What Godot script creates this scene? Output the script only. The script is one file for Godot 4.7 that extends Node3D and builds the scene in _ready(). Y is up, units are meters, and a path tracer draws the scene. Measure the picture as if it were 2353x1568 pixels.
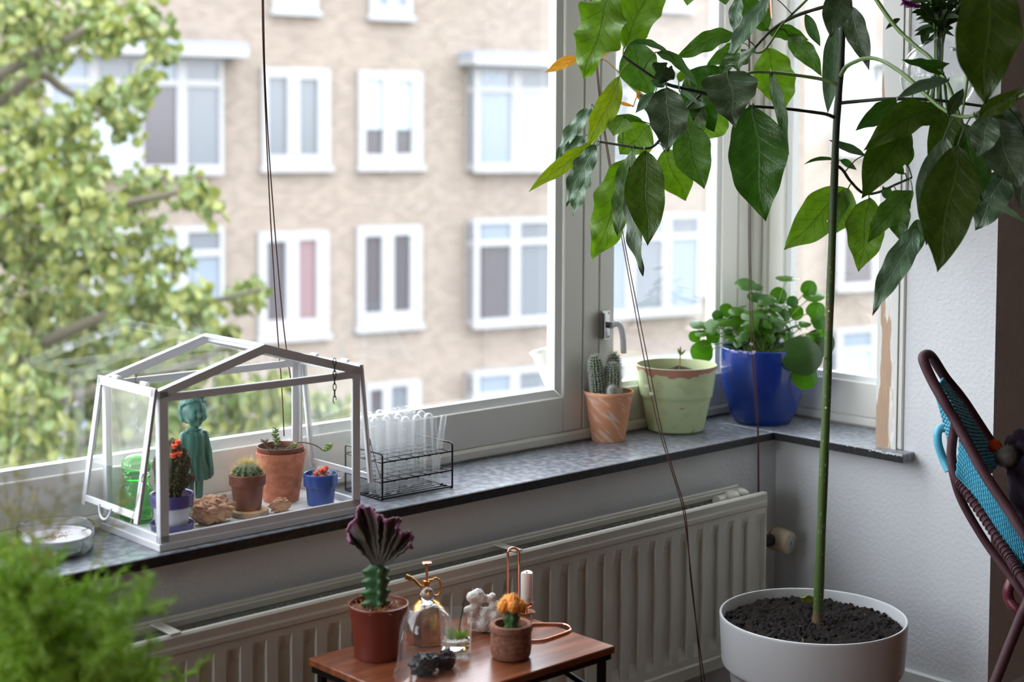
extends Node3D
# A window corner full of plants. Floor y = 0, the big window's sill runs along x with its front edge at z = 0.

const SILL := 0.62
const TOP := 0.43
var mats := {}
var texs := {}
var taken := {}
var rng := RandomNumberGenerator.new()
var nz := FastNoiseLite.new()

class MB:
	var P := PackedVector3Array()
	var N := PackedVector3Array()
	var U := PackedVector2Array()
	var C := PackedColorArray()
	var I := PackedInt32Array()
	func push(p: PackedVector3Array, idx: PackedInt32Array, uv := PackedVector2Array(), n := PackedVector3Array(), c := PackedColorArray()) -> void:
		var o := P.size()
		if n.is_empty():
			n.resize(p.size())
			for k in range(0, idx.size(), 3):
				var a := idx[k]
				var b := idx[k + 1]
				var d := idx[k + 2]
				var f := (p[d] - p[a]).cross(p[b] - p[a])
				n[a] += f
				n[b] += f
				n[d] += f
			for k in n.size():
				n[k] = n[k].normalized() if n[k].length_squared() > 1e-24 else Vector3.UP
		if uv.is_empty():
			uv.resize(p.size())
		if c.is_empty():
			c.resize(p.size())
			c.fill(Color.WHITE)
		P.append_array(p)
		N.append_array(n)
		U.append_array(uv)
		C.append_array(c)
		for k in idx:
			I.append(k + o)
	# nv rows of nu points; wrap joins the last column to the first
	func grid(p: PackedVector3Array, nu: int, nv: int, wrap := false, flip := false, c := PackedColorArray()) -> void:
		var idx := PackedInt32Array()
		var uv := PackedVector2Array()
		for j in nv:
			for i in nu:
				uv.append(Vector2(float(i) / (nu - 1), float(j) / (nv - 1)))
		for j in nv - 1:
			for i in (nu if wrap else nu - 1):
				var i2 := (i + 1) % nu
				var a := j * nu + i
				var b := j * nu + i2
				var d := (j + 1) * nu + i
				var e := (j + 1) * nu + i2
				if flip:
					idx.append_array([a, b, d, b, e, d])
				else:
					idx.append_array([a, d, b, b, d, e])
		push(p, idx, uv, PackedVector3Array(), c)
	func lathe(prof: Array, at := Vector3.ZERO, seg := 40, fn = null) -> void:
		var runs := [[prof[0]]]
		for k in range(1, prof.size()):
			runs[-1].append(prof[k])
			if k < prof.size() - 1:
				var a: Vector2 = (prof[k] - prof[k - 1]).normalized()
				var b: Vector2 = (prof[k + 1] - prof[k]).normalized()
				if a.dot(b) < 0.82:
					runs.append([prof[k]])
		for run in runs:
			var p := PackedVector3Array()
			for q in run:
				for i in seg:
					var t := TAU * i / seg
					var v := Vector3(q.x * cos(t), q.y, -q.x * sin(t))
					if fn:
						v = fn.call(v)
					p.append(v + at)
			grid(p, seg, run.size(), true)
	func tube(path: Array, r, seg := 8, caps := true) -> void:
		var n := path.size()
		var p := PackedVector3Array()
		var a := Vector3.ZERO
		for k in n:
			var t: Vector3 = (path[mini(k + 1, n - 1)] - path[maxi(k - 1, 0)]).normalized()
			if k == 0:
				a = t.cross(Vector3.UP if absf(t.y) < 0.9 else Vector3.RIGHT).normalized()
			else:
				a = (a - t * a.dot(t)).normalized()
			var b := t.cross(a)
			var rr: float = r[k] if r is Array else r
			for i in seg:
				var w := TAU * i / seg
				p.append(path[k] + (a * cos(w) + b * sin(w)) * rr)
		grid(p, seg, n, true)
		if caps:
			for e in 2:
				var q := PackedVector3Array()
				var o := 0 if e == 0 else (n - 1) * seg
				for i in seg:
					q.append(p[o + i])
				q.append(path[0 if e == 0 else n - 1])
				var idx := PackedInt32Array()
				for i in seg:
					if e == 0:
						idx.append_array([seg, i, (i + 1) % seg])
					else:
						idx.append_array([seg, (i + 1) % seg, i])
				push(q, idx)
	# chamfered box: centre, size, bevel, turn
	func box(c: Vector3, s: Vector3, bev := 0.001, b := Basis()) -> void:
		var h := s / 2.0
		bev = minf(bev, minf(h.x, minf(h.y, h.z)) * 0.9)
		var dirs := [Vector3.RIGHT, Vector3.LEFT, Vector3.UP, Vector3.DOWN, Vector3.BACK, Vector3.FORWARD]
		var corner := func(f: Vector3, su: Vector3, sv: Vector3) -> Vector3:
			return (f * h) + su * (h - Vector3.ONE * bev) + sv * (h - Vector3.ONE * bev)
		for f: Vector3 in dirs:
			var u := Vector3(f.y, f.z, f.x).abs()
			var v := f.cross(u)
			poly([corner.call(f, -u, -v), corner.call(f, u, -v), corner.call(f, u, v), corner.call(f, -u, v)], c, b, f)
		for i in 6:
			for j in range(i + 1, 6):
				var f: Vector3 = dirs[i]
				var g: Vector3 = dirs[j]
				if absf(f.dot(g)) > 0.5:
					continue
				var w := f.cross(g).abs()
				poly([corner.call(f, g, -w), corner.call(f, g, w), corner.call(g, f, w), corner.call(g, f, -w)], c, b, f + g)
		for sx in [-1, 1]:
			for sy in [-1, 1]:
				for sz in [-1, 1]:
					var x := Vector3(sx, 0, 0)
					var y := Vector3(0, sy, 0)
					var z := Vector3(0, 0, sz)
					poly([corner.call(x, y, z), corner.call(y, x, z), corner.call(z, x, y)], c, b, x + y + z)
	# a flat convex polygon facing the direction f
	func poly(q: Array, c := Vector3.ZERO, b := Basis(), f := Vector3.UP, uvs := PackedVector2Array()) -> void:
		var p := PackedVector3Array()
		for k in q:
			p.append(b * k + c)
		var n: Vector3 = (b * f).normalized()
		var m := (p[2] - p[0]).cross(p[1] - p[0])
		var idx := PackedInt32Array()
		for k in range(1, p.size() - 1):
			if m.dot(n) > 0:
				idx.append_array([0, k, k + 1])
			else:
				idx.append_array([0, k + 1, k])
		push(p, idx, uvs)
	# a flat outline in the xy plane of the transform, given a thickness towards its +z
	func slab(outline: PackedVector2Array, depth: float, t := Transform3D()) -> void:
		var tri := Geometry2D.triangulate_polygon(outline)
		var ccw := not Geometry2D.is_polygon_clockwise(outline)
		for side in 2:
			var p := PackedVector3Array()
			for q in outline:
				p.append(t * Vector3(q.x, q.y, depth * side))
			var idx := PackedInt32Array()
			for k in range(0, tri.size(), 3):
				var a := p[tri[k]]
				var n := (p[tri[k + 2]] - a).cross(p[tri[k + 1]] - a)
				if n.dot(t.basis.z * (1 if side == 1 else -1)) > 0:
					idx.append_array([tri[k], tri[k + 1], tri[k + 2]])
				else:
					idx.append_array([tri[k], tri[k + 2], tri[k + 1]])
			push(p, idx)
		for k in outline.size():
			var a := outline[k]
			var b := outline[(k + 1) % outline.size()]
			var n2 := Vector3(b.y - a.y, a.x - b.x, 0) * (1.0 if ccw else -1.0)
			poly([Vector3(a.x, a.y, 0), Vector3(b.x, b.y, 0), Vector3(b.x, b.y, depth), Vector3(a.x, a.y, depth)], t.origin, t.basis, n2)
	# round lump: radius per axis, pushed in and out by fn(direction) -> factor
	func lump(c: Vector3, r: Vector3, fn = null, nu := 20, nv := 13, b := Basis()) -> void:
		var p := PackedVector3Array()
		for j in nv:
			var y := -cos(PI * j / (nv - 1))
			var w := sqrt(maxf(0.0, 1.0 - y * y))
			for i in nu:
				var t := TAU * i / nu
				var d := Vector3(w * cos(t), y, -w * sin(t))
				var k: float = fn.call(d) if fn else 1.0
				p.append(b * (d * r * k) + c)
		grid(p, nu, nv, true)
	# surface nets of a field that is negative inside
	func nets(f: Callable, lo: Vector3, hi: Vector3, cell: float, col = null) -> void:
		var n := Vector3i(((hi - lo) / cell).ceil()) + Vector3i.ONE
		var val := PackedFloat32Array()
		val.resize(n.x * n.y * n.z)
		var k := 0
		for z in n.z:
			for y in n.y:
				var x := 0
				while x < n.x:
					var d: float = f.call(lo + Vector3(x, y, z) * cell)
					val[k] = d
					k += 1
					x += 1
					var skip := mini(int(absf(d) / cell * 0.8) - 2, n.x - x)
					for s in maxi(skip, 0):
						val[k] = d
						k += 1
						x += 1
		var id := PackedInt32Array()
		id.resize(val.size())
		id.fill(-1)
		var p := PackedVector3Array()
		var c := PackedColorArray()
		var sx := 1
		var sy := n.x
		var sz := n.x * n.y
		var offs := [0, sx, sy, sx + sy, sz, sx + sz, sy + sz, sx + sy + sz]
		var edges := [[0, 1], [2, 3], [4, 5], [6, 7], [0, 2], [1, 3], [4, 6], [5, 7], [0, 4], [1, 5], [2, 6], [3, 7]]
		for z in n.z - 1:
			for y in n.y - 1:
				for x in n.x - 1:
					var o := x + y * sy + z * sz
					var neg := 0
					for e in 8:
						if val[o + offs[e]] < 0.0:
							neg += 1
					if neg == 0 or neg == 8:
						continue
					var sum := Vector3.ZERO
					var cnt := 0
					for e in edges:
						var va := val[o + offs[e[0]]]
						var vb := val[o + offs[e[1]]]
						if (va < 0.0) != (vb < 0.0):
							var t := va / (va - vb)
							var pa := Vector3(e[0] & 1, (e[0] >> 1) & 1, e[0] >> 2)
							var pb := Vector3(e[1] & 1, (e[1] >> 1) & 1, e[1] >> 2)
							sum += pa.lerp(pb, t)
							cnt += 1
					id[o] = p.size()
					var q := lo + (Vector3(x, y, z) + sum / cnt) * cell
					p.append(q)
					c.append(col.call(q) if col else Color.WHITE)
		var idx := PackedInt32Array()
		for z in range(1, n.z - 1):
			for y in range(1, n.y - 1):
				for x in range(1, n.x - 1):
					var o := x + y * sy + z * sz
					for ax in 3:
						var s0: int = [sx, sy, sz][ax]
						var s1: int = [sy, sz, sx][ax]
						var s2: int = [sz, sx, sy][ax]
						var inside := val[o] < 0.0
						if inside == (val[o + s0] < 0.0):
							continue
						var a := id[o - s1 - s2]
						var b := id[o - s2]
						var d := id[o]
						var e := id[o - s1]
						if inside:
							idx.append_array([a, d, b, a, e, d])
						else:
							idx.append_array([a, b, d, a, d, e])
		push(p, idx, PackedVector2Array(), PackedVector3Array(), c)
	func move(v: Vector3) -> void:
		for k in P.size():
			P[k] += v
	func mesh() -> ArrayMesh:
		var a := []
		a.resize(Mesh.ARRAY_MAX)
		a[Mesh.ARRAY_VERTEX] = P
		a[Mesh.ARRAY_NORMAL] = N
		a[Mesh.ARRAY_TEX_UV] = U
		a[Mesh.ARRAY_COLOR] = C
		a[Mesh.ARRAY_INDEX] = I
		var m := ArrayMesh.new()
		m.add_surface_from_arrays(Mesh.PRIMITIVE_TRIANGLES, a)
		return m

# ---------- naming ----------
func numbered(called: String) -> String:
	var k: int = taken.get(called, 0)
	taken[called] = k + 1
	return called if k == 0 else "%s_%03d" % [called, k]

func thing(called: String, label: String, category: String, at := Vector3.ZERO, turn := 0.0, group := "") -> Node3D:
	var o := Node3D.new()
	o.name = numbered(called)
	o.position = at
	o.rotation.y = turn
	add_child(o)
	o.set_meta("label", label)
	o.set_meta("category", category)
	if group:
		o.set_meta("group", group)
	return o

# commits a mesh built in the thing's own axes
func part(called: String, mb: MB, m: Material, parent: Node3D, label := "", kind := "") -> MeshInstance3D:
	var o := MeshInstance3D.new()
	o.name = called
	o.mesh = mb.mesh()
	o.material_override = m
	if label:
		o.set_meta("label", label)
	if kind:
		o.set_meta("kind", kind)
	parent.add_child(o, true)
	return o

# commits a mesh built in world axes under an unturned thing
func wpart(called: String, mb: MB, m: Material, parent: Node3D, label := "", kind := "") -> MeshInstance3D:
	var off := Vector3.ZERO
	var n: Node = parent
	while n is Node3D and n != self:
		off += (n as Node3D).position
		n = n.get_parent()
	mb.move(-off)
	return part(called, mb, m, parent, label, kind)

func struct(called: String, label := "", at := Vector3.ZERO) -> Node3D:
	var o := Node3D.new()
	o.name = called
	o.position = at
	add_child(o)
	o.set_meta("kind", "structure")
	if label:
		o.set_meta("label", label)
	return o

func slabs(called: String, boxes: Array, m: Material, label := "") -> MeshInstance3D:
	var b := MB.new()
	for q in boxes:
		var lo: Vector3 = q[0]
		var hi: Vector3 = q[1]
		b.box((lo + hi) / 2, hi - lo, q[2] if q.size() > 2 else 0.002)
	var o := part(called, b, m, self, label)
	o.set_meta("kind", "structure")
	return o

func bx(lo: Vector3, hi: Vector3, bev := 0.001) -> MB:
	var b := MB.new()
	b.box((lo + hi) / 2, hi - lo, bev)
	return b

# ---------- materials ----------
func mat(key: String, c: Color, rough := 0.6, metal := 0.0) -> StandardMaterial3D:
	if mats.has(key):
		return mats[key]
	var m := StandardMaterial3D.new()
	m.resource_name = key
	m.albedo_color = c
	m.roughness = rough
	m.metallic = metal
	m.vertex_color_use_as_albedo = true
	mats[key] = m
	return m

func glass(key: String, alpha := 0.03, c := Color(0.9, 0.95, 0.92), spec := 0.5) -> StandardMaterial3D:
	var m := mat(key, Color(c, alpha), 0.02)
	m.transparency = BaseMaterial3D.TRANSPARENCY_ALPHA
	m.metallic_specular = spec
	return m

func noise_tex(key: String, freq: float, lo: Color, hi: Color, oct := 4, seed_ := 1, type := FastNoiseLite.TYPE_SIMPLEX_SMOOTH, a := 0.0, b := 1.0) -> NoiseTexture2D:
	if texs.has(key):
		return texs[key]
	var f := FastNoiseLite.new()
	f.noise_type = type
	f.frequency = freq
	f.fractal_octaves = oct
	f.seed = seed_
	var t := NoiseTexture2D.new()
	t.width = 512
	t.height = 512
	t.seamless = true
	t.noise = f
	var g := Gradient.new()
	g.offsets = PackedFloat32Array([a, b])
	g.colors = PackedColorArray([lo, hi])
	t.color_ramp = g
	texs[key] = t
	return t

# a tone texture over all sides of a thing, in repeats per metre
func tone(m: StandardMaterial3D, t: Texture2D, per_m: Vector3) -> StandardMaterial3D:
	m.albedo_texture = t
	m.uv1_triplanar = true
	m.uv1_world_triplanar = true
	m.uv1_scale = per_m
	return m

func relief(m: StandardMaterial3D, t: Texture2D, per_m: Vector3, cm: float) -> StandardMaterial3D:
	m.heightmap_enabled = true
	m.heightmap_texture = t
	m.heightmap_scale = cm
	m.uv1_triplanar = true
	m.uv1_world_triplanar = true
	m.uv1_scale = per_m
	return m

func picture(key: String, w: int, h: int, fn: Callable) -> ImageTexture:
	if texs.has(key):
		return texs[key]
	var im := Image.create(w, h, false, Image.FORMAT_RGB8)
	for y in h:
		for x in w:
			im.set_pixel(x, y, fn.call(x, y))
	var t := ImageTexture.create_from_image(im)
	texs[key] = t
	return t

func n3(p: Vector3, f: float) -> float:
	return nz.get_noise_3d(p.x * f, p.y * f, p.z * f)

func smin(a: float, b: float, k: float) -> float:
	var h := maxf(k - absf(a - b), 0.0) / k
	return minf(a, b) - h * h * k * 0.25

func caps(p: Vector3, a: Vector3, b: Vector3, ra: float, rb: float) -> float:
	var ab := b - a
	var t := clampf((p - a).dot(ab) / ab.length_squared(), 0.0, 1.0)
	return (p - a - ab * t).length() - lerpf(ra, rb, t)

func ell(p: Vector3, c: Vector3, r: Vector3) -> float:
	var q := (p - c) / r
	return (q.length() - 1.0) * minf(r.x, minf(r.y, r.z))

func curve(pts: Array, n := 6) -> Array:
	if pts.size() < 3:
		return pts
	var out := []
	for k in pts.size() - 1:
		var a: Vector3 = pts[maxi(k - 1, 0)]
		var b: Vector3 = pts[k]
		var c: Vector3 = pts[k + 1]
		var d: Vector3 = pts[mini(k + 2, pts.size() - 1)]
		for i in n:
			out.append(b.cubic_interpolate(c, a, d, float(i) / n))
	out.append(pts[-1])
	return out

func taper(n: int, a: float, b: float) -> Array:
	var r := []
	for k in n:
		r.append(lerpf(a, b, float(k) / maxf(n - 1, 1)))
	return r

func _ready() -> void:
	nz.seed = 7
	nz.frequency = 1.0
	nz.fractal_octaves = 3
	rng.seed = 11
	# camera
	var cam := Camera3D.new()
	cam.name = "camera"
	cam.near = 0.05
	cam.far = 400.0
	var at := CameraAttributesPhysical.new()
	at.frustum_focal_length = 55.0
	at.exposure_aperture = 3.1
	at.frustum_focus_distance = 3.25
	at.frustum_near = 0.05
	at.frustum_far = 400.0
	at.exposure_multiplier = 1.0
	cam.attributes = at
	cam.transform = Transform3D(Basis(Vector3(0.735806, 0.004792, 0.677176), Vector3(0.034856, 0.998381, -0.044939), Vector3(-0.676295, 0.056670, 0.734448)), Vector3(-0.9494, 1.3667, 2.4203))
	cam.projection = Camera3D.PROJECTION_FRUSTUM
	cam.keep_aspect = Camera3D.KEEP_HEIGHT
	cam.size = 0.0218
	cam.frustum_offset = Vector2(0, -0.0038)
	add_child(cam)
	cam.current = true
	# an overcast sky is the only light
	var sky := ProceduralSkyMaterial.new()
	sky.sky_top_color = Color(0.93, 0.96, 1.0)
	sky.sky_horizon_color = Color(0.97, 0.98, 1.0)
	sky.ground_horizon_color = Color(0.62, 0.62, 0.6)
	sky.ground_bottom_color = Color(0.5, 0.5, 0.48)
	sky.sky_energy_multiplier = 1.0
	var env := Environment.new()
	env.background_mode = Environment.BG_SKY
	env.sky = Sky.new()
	env.sky.sky_material = sky
	env.background_energy_multiplier = 1.0
	env.tonemap_mode = Environment.TONE_MAPPER_LINEAR
	env.tonemap_exposure = 9.3
	env.sdfgi_enabled = true
	env.ssao_enabled = true
	env.ssil_enabled = true
	var we := WorldEnvironment.new()
	we.name = "world"
	we.environment = env
	add_child(we)
	materials()
	room()
	windows()
	street()
	greenhouse()
	inside_greenhouse()
	sill_things()
	test_tubes()
	radiator()
	table()
	table_things()
	big_pot()
	avocado()
	flower_vase()
	chair()
	fern()

func materials() -> void:
	var plaster := noise_tex("plaster", 0.035, Color(0.2, 0.2, 0.2), Color(0.8, 0.8, 0.8), 4, 3)
	relief(mat("wall", Color(0.86, 0.865, 0.87), 0.9), plaster, Vector3.ONE * 4.0, 0.13)
	mat("ceiling", Color(0.88, 0.88, 0.87), 0.9)
	mat("paint", Color(0.87, 0.875, 0.86), 0.38)
	mat("frame_paint", Color(0.89, 0.88, 0.845), 0.4)
	tone(mat("stone", Color(0.78, 0.8, 0.83), 0.33), noise_tex("stone", 0.03, Color(0.42, 0.42, 0.43), Color(0.82, 0.82, 0.82), 5, 5), Vector3(2.5, 2.5, 2.5))
	tone(mat("stone_edge", Color(0.27, 0.27, 0.28), 0.45), noise_tex("stone_edge", 0.06, Color(0.2, 0.2, 0.2), Color(0.75, 0.75, 0.75), 5, 6), Vector3(2, 2, 2))
	tone(mat("floor_wood", Color(0.5, 0.3, 0.19), 0.42), noise_tex("grain", 0.012, Color(0.45, 0.42, 0.4), Color(0.85, 0.82, 0.8), 5, 8), Vector3(6, 1, 0.8))
	glass("window_glass", 0.02, Color(0.9, 0.92, 0.9)).roughness = 0.0
	mat("white_metal", Color(0.87, 0.87, 0.88), 0.35)
	mat("black_metal", Color(0.05, 0.05, 0.055), 0.4, 0.3)
	mat("chrome", Color(0.75, 0.75, 0.75), 0.22, 1.0)
	mat("silver", Color(0.6, 0.6, 0.6), 0.3, 1.0)
	mat("brass", Color(0.83, 0.62, 0.33), 0.25, 1.0)
	mat("copper", Color(0.97, 0.68, 0.56), 0.22, 1.0)
	mat("soil", Color(0.22, 0.16, 0.13), 1.0)
	mat("radiator_paint", Color(0.82, 0.81, 0.76), 0.4)

func room() -> void:
	var w: Material = mats.wall
	var warm := mat("warm_wall", Color(0.62, 0.48, 0.37), 0.9)
	var s := SILL - 0.02
	# under the window, above it, and to its left
	slabs("wall_front", [
		[Vector3(-2.6, 0, -0.36), Vector3(2.45, s, -0.03)],
		[Vector3(-2.6, 2.38, -0.36), Vector3(2.6, 2.8, -0.2)],
		[Vector3(-3.9, 0, -0.36), Vector3(-2.6, 2.8, -0.03)]], w)
	# the short return with the narrow window, then the plastered pier beside it
	slabs("wall_right", [
		[Vector3(2.227, 0, -0.03), Vector3(2.6, s, 0.58), 0.0],
		[Vector3(2.227, s, 0.34), Vector3(2.6, 2.8, 0.58), 0.0],
		[Vector3(2.3, 2.38, -0.2), Vector3(2.6, 2.8, 0.35)]], w)
	slabs("wall_niche", [[Vector3(2.6, 0, 0.3), Vector3(4.4, 2.8, 0.58)]], w)
	slabs("wall_side", [[Vector3(4.4, 0, 0.3), Vector3(4.6, 2.8, 5.2)]], warm)
	slabs("wall_left", [
		[Vector3(-3.9, 0, -0.03), Vector3(-3.7, 0.7, 5.2)], [Vector3(-3.9, 2.4, -0.03), Vector3(-3.7, 2.8, 5.2)],
		[Vector3(-3.9, 0.7, -0.03), Vector3(-3.7, 2.4, 0.05)], [Vector3(-3.9, 0.7, 1.65), Vector3(-3.7, 2.4, 5.2)]], warm)
	slabs("wall_back", [[Vector3(-3.9, 0, 5.2), Vector3(4.6, 2.8, 5.4)]], warm)
	slabs("ceiling", [[Vector3(-3.9, 2.8, -0.36), Vector3(4.6, 3.0, 5.4)]], mats.ceiling)
	var fl := slabs("floor", [[Vector3(-3.9, -0.2, -0.36), Vector3(4.6, -0.012, 5.4)]], mats.floor_wood)
	for k in 22:
		var x := 0.6 + k * 0.09
		part("plank", bx(Vector3(x + 0.0006, -0.012, -0.01), Vector3(x + 0.0894, 0, 2.6), 0.0015), mats.floor_wood, fl)
	var o := slabs("floor_edge", [[Vector3(-3.7, -0.02, 0), Vector3(0.6, 0, 5.2)], [Vector3(0.6, -0.02, 2.6), Vector3(4.4, 0, 5.2)], [Vector3(2.58, -0.02, 0.58), Vector3(4.4, 0, 2.6)]], mats.floor_wood)
	o.name = "trim_9"
	# stone sill: long slab and the short return, with a visible joint at the corner
	var sill := MB.new()
	sill.box(Vector3(0.15 - 0.2, SILL - 0.01, -0.135), Vector3(4.452, 0.02, 0.27), 0.0025)
	var st := part("trim_1", sill, mats.stone, self, "long dark grey stone windowsill under the wide window")
	st.set_meta("kind", "structure")
	part("front_edge", bx(Vector3(-2.27, SILL - 0.0196, -0.004), Vector3(2.176, SILL - 0.0012, 0.0012), 0.0004), mats.stone_edge, st)
	var ret := bx(Vector3(2.1775, SILL - 0.02, -0.27), Vector3(2.5, SILL, 0.3768), 0.0025)
	var rt := part("trim_2", ret, mats.stone, self, "short stone sill with a chipped end under the narrow window")
	rt.set_meta("kind", "structure")
	part("front_edge", bx(Vector3(2.1763, SILL - 0.0196, 0.001), Vector3(2.18, SILL - 0.0012, 0.376), 0.0004), mats.stone_edge, rt)
	var chip := MB.new()
	rng.seed = 5
	for k in 44:
		var z := 0.376 - absf(rng.randfn(0.0, 0.06))
		if z > 0.2:
			chip.lump(Vector3(2.1765, SILL - rng.randf_range(0.0, 0.004), z), Vector3(0.0008, rng.randf_range(0.0005, 0.0016), rng.randf_range(0.001, 0.005)), null, 6, 5)
	part("paint_chips", chip, mats.paint, rt, "flecks of white paint", "stuff")
	slabs("baseboard_right", [[Vector3(2.214, 0, 0.001), Vector3(2.228, 0.1, 0.592), 0.004]], mats.paint)
	slabs("baseboard_niche", [[Vector3(2.216, 0, 0.579), Vector3(4.4, 0.1, 0.592), 0.004]], mats.paint)
	slabs("baseboard_front", [[Vector3(-3.7, 0, -0.031), Vector3(2.214, 0.1, -0.016), 0.004]], mats.paint)
	jamb()

# the bare board at the window's edge, its paint flaking off
func jamb() -> void:
	var t := picture("peeling", 96, 1024, func(x: int, y: int) -> Color:
		var h := (1.0 - y / 1024.0) * 1.7
		var u := x / 96.0
		var k := 0.0
		if h < 0.42:
			k = 1.2 - absf(u - 0.42) * 2.3 - maxf(0.0, h - 0.24) * 6.0 * (0.35 + u) + nz.get_noise_2d(x * 0.02, y * 0.007) * 0.9
		elif h < 1.05 and h > 0.5:
			k = 0.45 - u * 1.6 + nz.get_noise_2d(x * 0.02, y * 0.006) * 0.9 - absf(h - 0.75) * 1.2
		if k < 0.32:
			return Color(0.87, 0.87, 0.85)
		if k < 0.42:
			return Color(0.93, 0.92, 0.9)
		if k < 0.52:
			return Color(0.84, 0.8, 0.7)
		var g := nz.get_noise_2d(x * 0.35, y * 0.012) * 0.07
		return Color(0.72 + g, 0.6 + g, 0.5 + g))
	var m := mat("peeling", Color.WHITE, 0.55)
	m.albedo_texture = t
	var z0 := 0.2735
	var z1 := 0.33
	var y0 := SILL
	var y1 := 2.32
	var b := MB.new()
	b.poly([Vector3(2.218, y0, z0), Vector3(2.218, y0, z1), Vector3(2.218, y1, z1), Vector3(2.218, y1, z0)], Vector3.ZERO, Basis(), Vector3.LEFT, PackedVector2Array([Vector2(0, 1), Vector2(1, 1), Vector2(1, 0), Vector2(0, 0)]))
	var o := part("trim_3", b, m, self, "white board at the window edge with paint peeled off bare wood")
	o.set_meta("kind", "structure")
	part("board_back", bx(Vector3(2.2181, y0, z0), Vector3(2.44, y1, z1), 0.0), mats.paint, o)
	part("edge_strip", bx(Vector3(2.221, y0, z1), Vector3(2.24, y1, 0.345), 0.003), mats.frame_paint, o)
	slabs("trim_4", [[Vector3(2.218, 2.32, -0.2), Vector3(2.44, 2.38, 0.345)], [Vector3(-2.6, 2.3, -0.34), Vector3(2.45, 2.38, -0.24)]], mats.paint)

# a fixed or hinged sash in the plane of the local x and y axes, glass at z = 0
func sash(called: String, label: String, at: Vector3, turn: float, w: float, h: float, l: float, r: float, b: float, t: float, bead := 0.018) -> Node3D:
	var o := struct(called, label, at)
	o.rotation.y = turn
	var p: Material = mats.frame_paint
	part("stile", bx(Vector3(0, 0, -0.02), Vector3(l, h, 0.04), 0.003), p, o)
	part("stile", bx(Vector3(w - r, 0, -0.02), Vector3(w, h, 0.04), 0.003), p, o)
	part("bottom_rail", bx(Vector3(l, 0, -0.02), Vector3(w - r, b, 0.04), 0.002), p, o)
	part("top_rail", bx(Vector3(l, h - t, -0.02), Vector3(w - r, h, 0.04), 0.002), p, o)
	# putty beads, sloping down to the glass
	var x0 := l
	var x1 := w - r
	var y0 := b
	var y1 := h - t
	var q := MB.new()
	var e := bead
	var ring := [[Vector3(x0, y0, 0.034), Vector3(x1, y0, 0.034)], [Vector3(x1, y0, 0.034), Vector3(x1, y1, 0.034)], [Vector3(x1, y1, 0.034), Vector3(x0, y1, 0.034)], [Vector3(x0, y1, 0.034), Vector3(x0, y0, 0.034)]]
	for s in ring:
		var a: Vector3 = s[0]
		var c: Vector3 = s[1]
		var mid := Vector3((x0 + x1) / 2, (y0 + y1) / 2, 0)
		var ia := a + Vector3(signf(mid.x - a.x), signf(mid.y - a.y), 0) * e
		var ic := c + Vector3(signf(mid.x - c.x), signf(mid.y - c.y), 0) * e
		var lip := Vector3(0, 0, 0.012)
		q.poly([a, c, ic - Vector3(0, 0, 0.008), ia - Vector3(0, 0, 0.006)], Vector3.ZERO, Basis(), Vector3(0, 0, 1))
		q.poly([ia - Vector3(0, 0, 0.01), ic - Vector3(0, 0, 0.01), ic - Vector3(0, 0, 0.033), ia - Vector3(0, 0, 0.033)], Vector3.ZERO, Basis(), (mid - (a + c) / 2))
	part("putty_bead", q, mats.paint, o)
	var g := MB.new()
	for gz in [0.002, -0.002]:
		g.poly([Vector3(x0, y0, gz), Vector3(x1, y0, gz), Vector3(x1, y1, gz), Vector3(x0, y1, gz)], Vector3.ZERO, Basis(), Vector3(0, 0, gz))
	part("pane", g, mats.window_glass, o)
	return o

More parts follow.
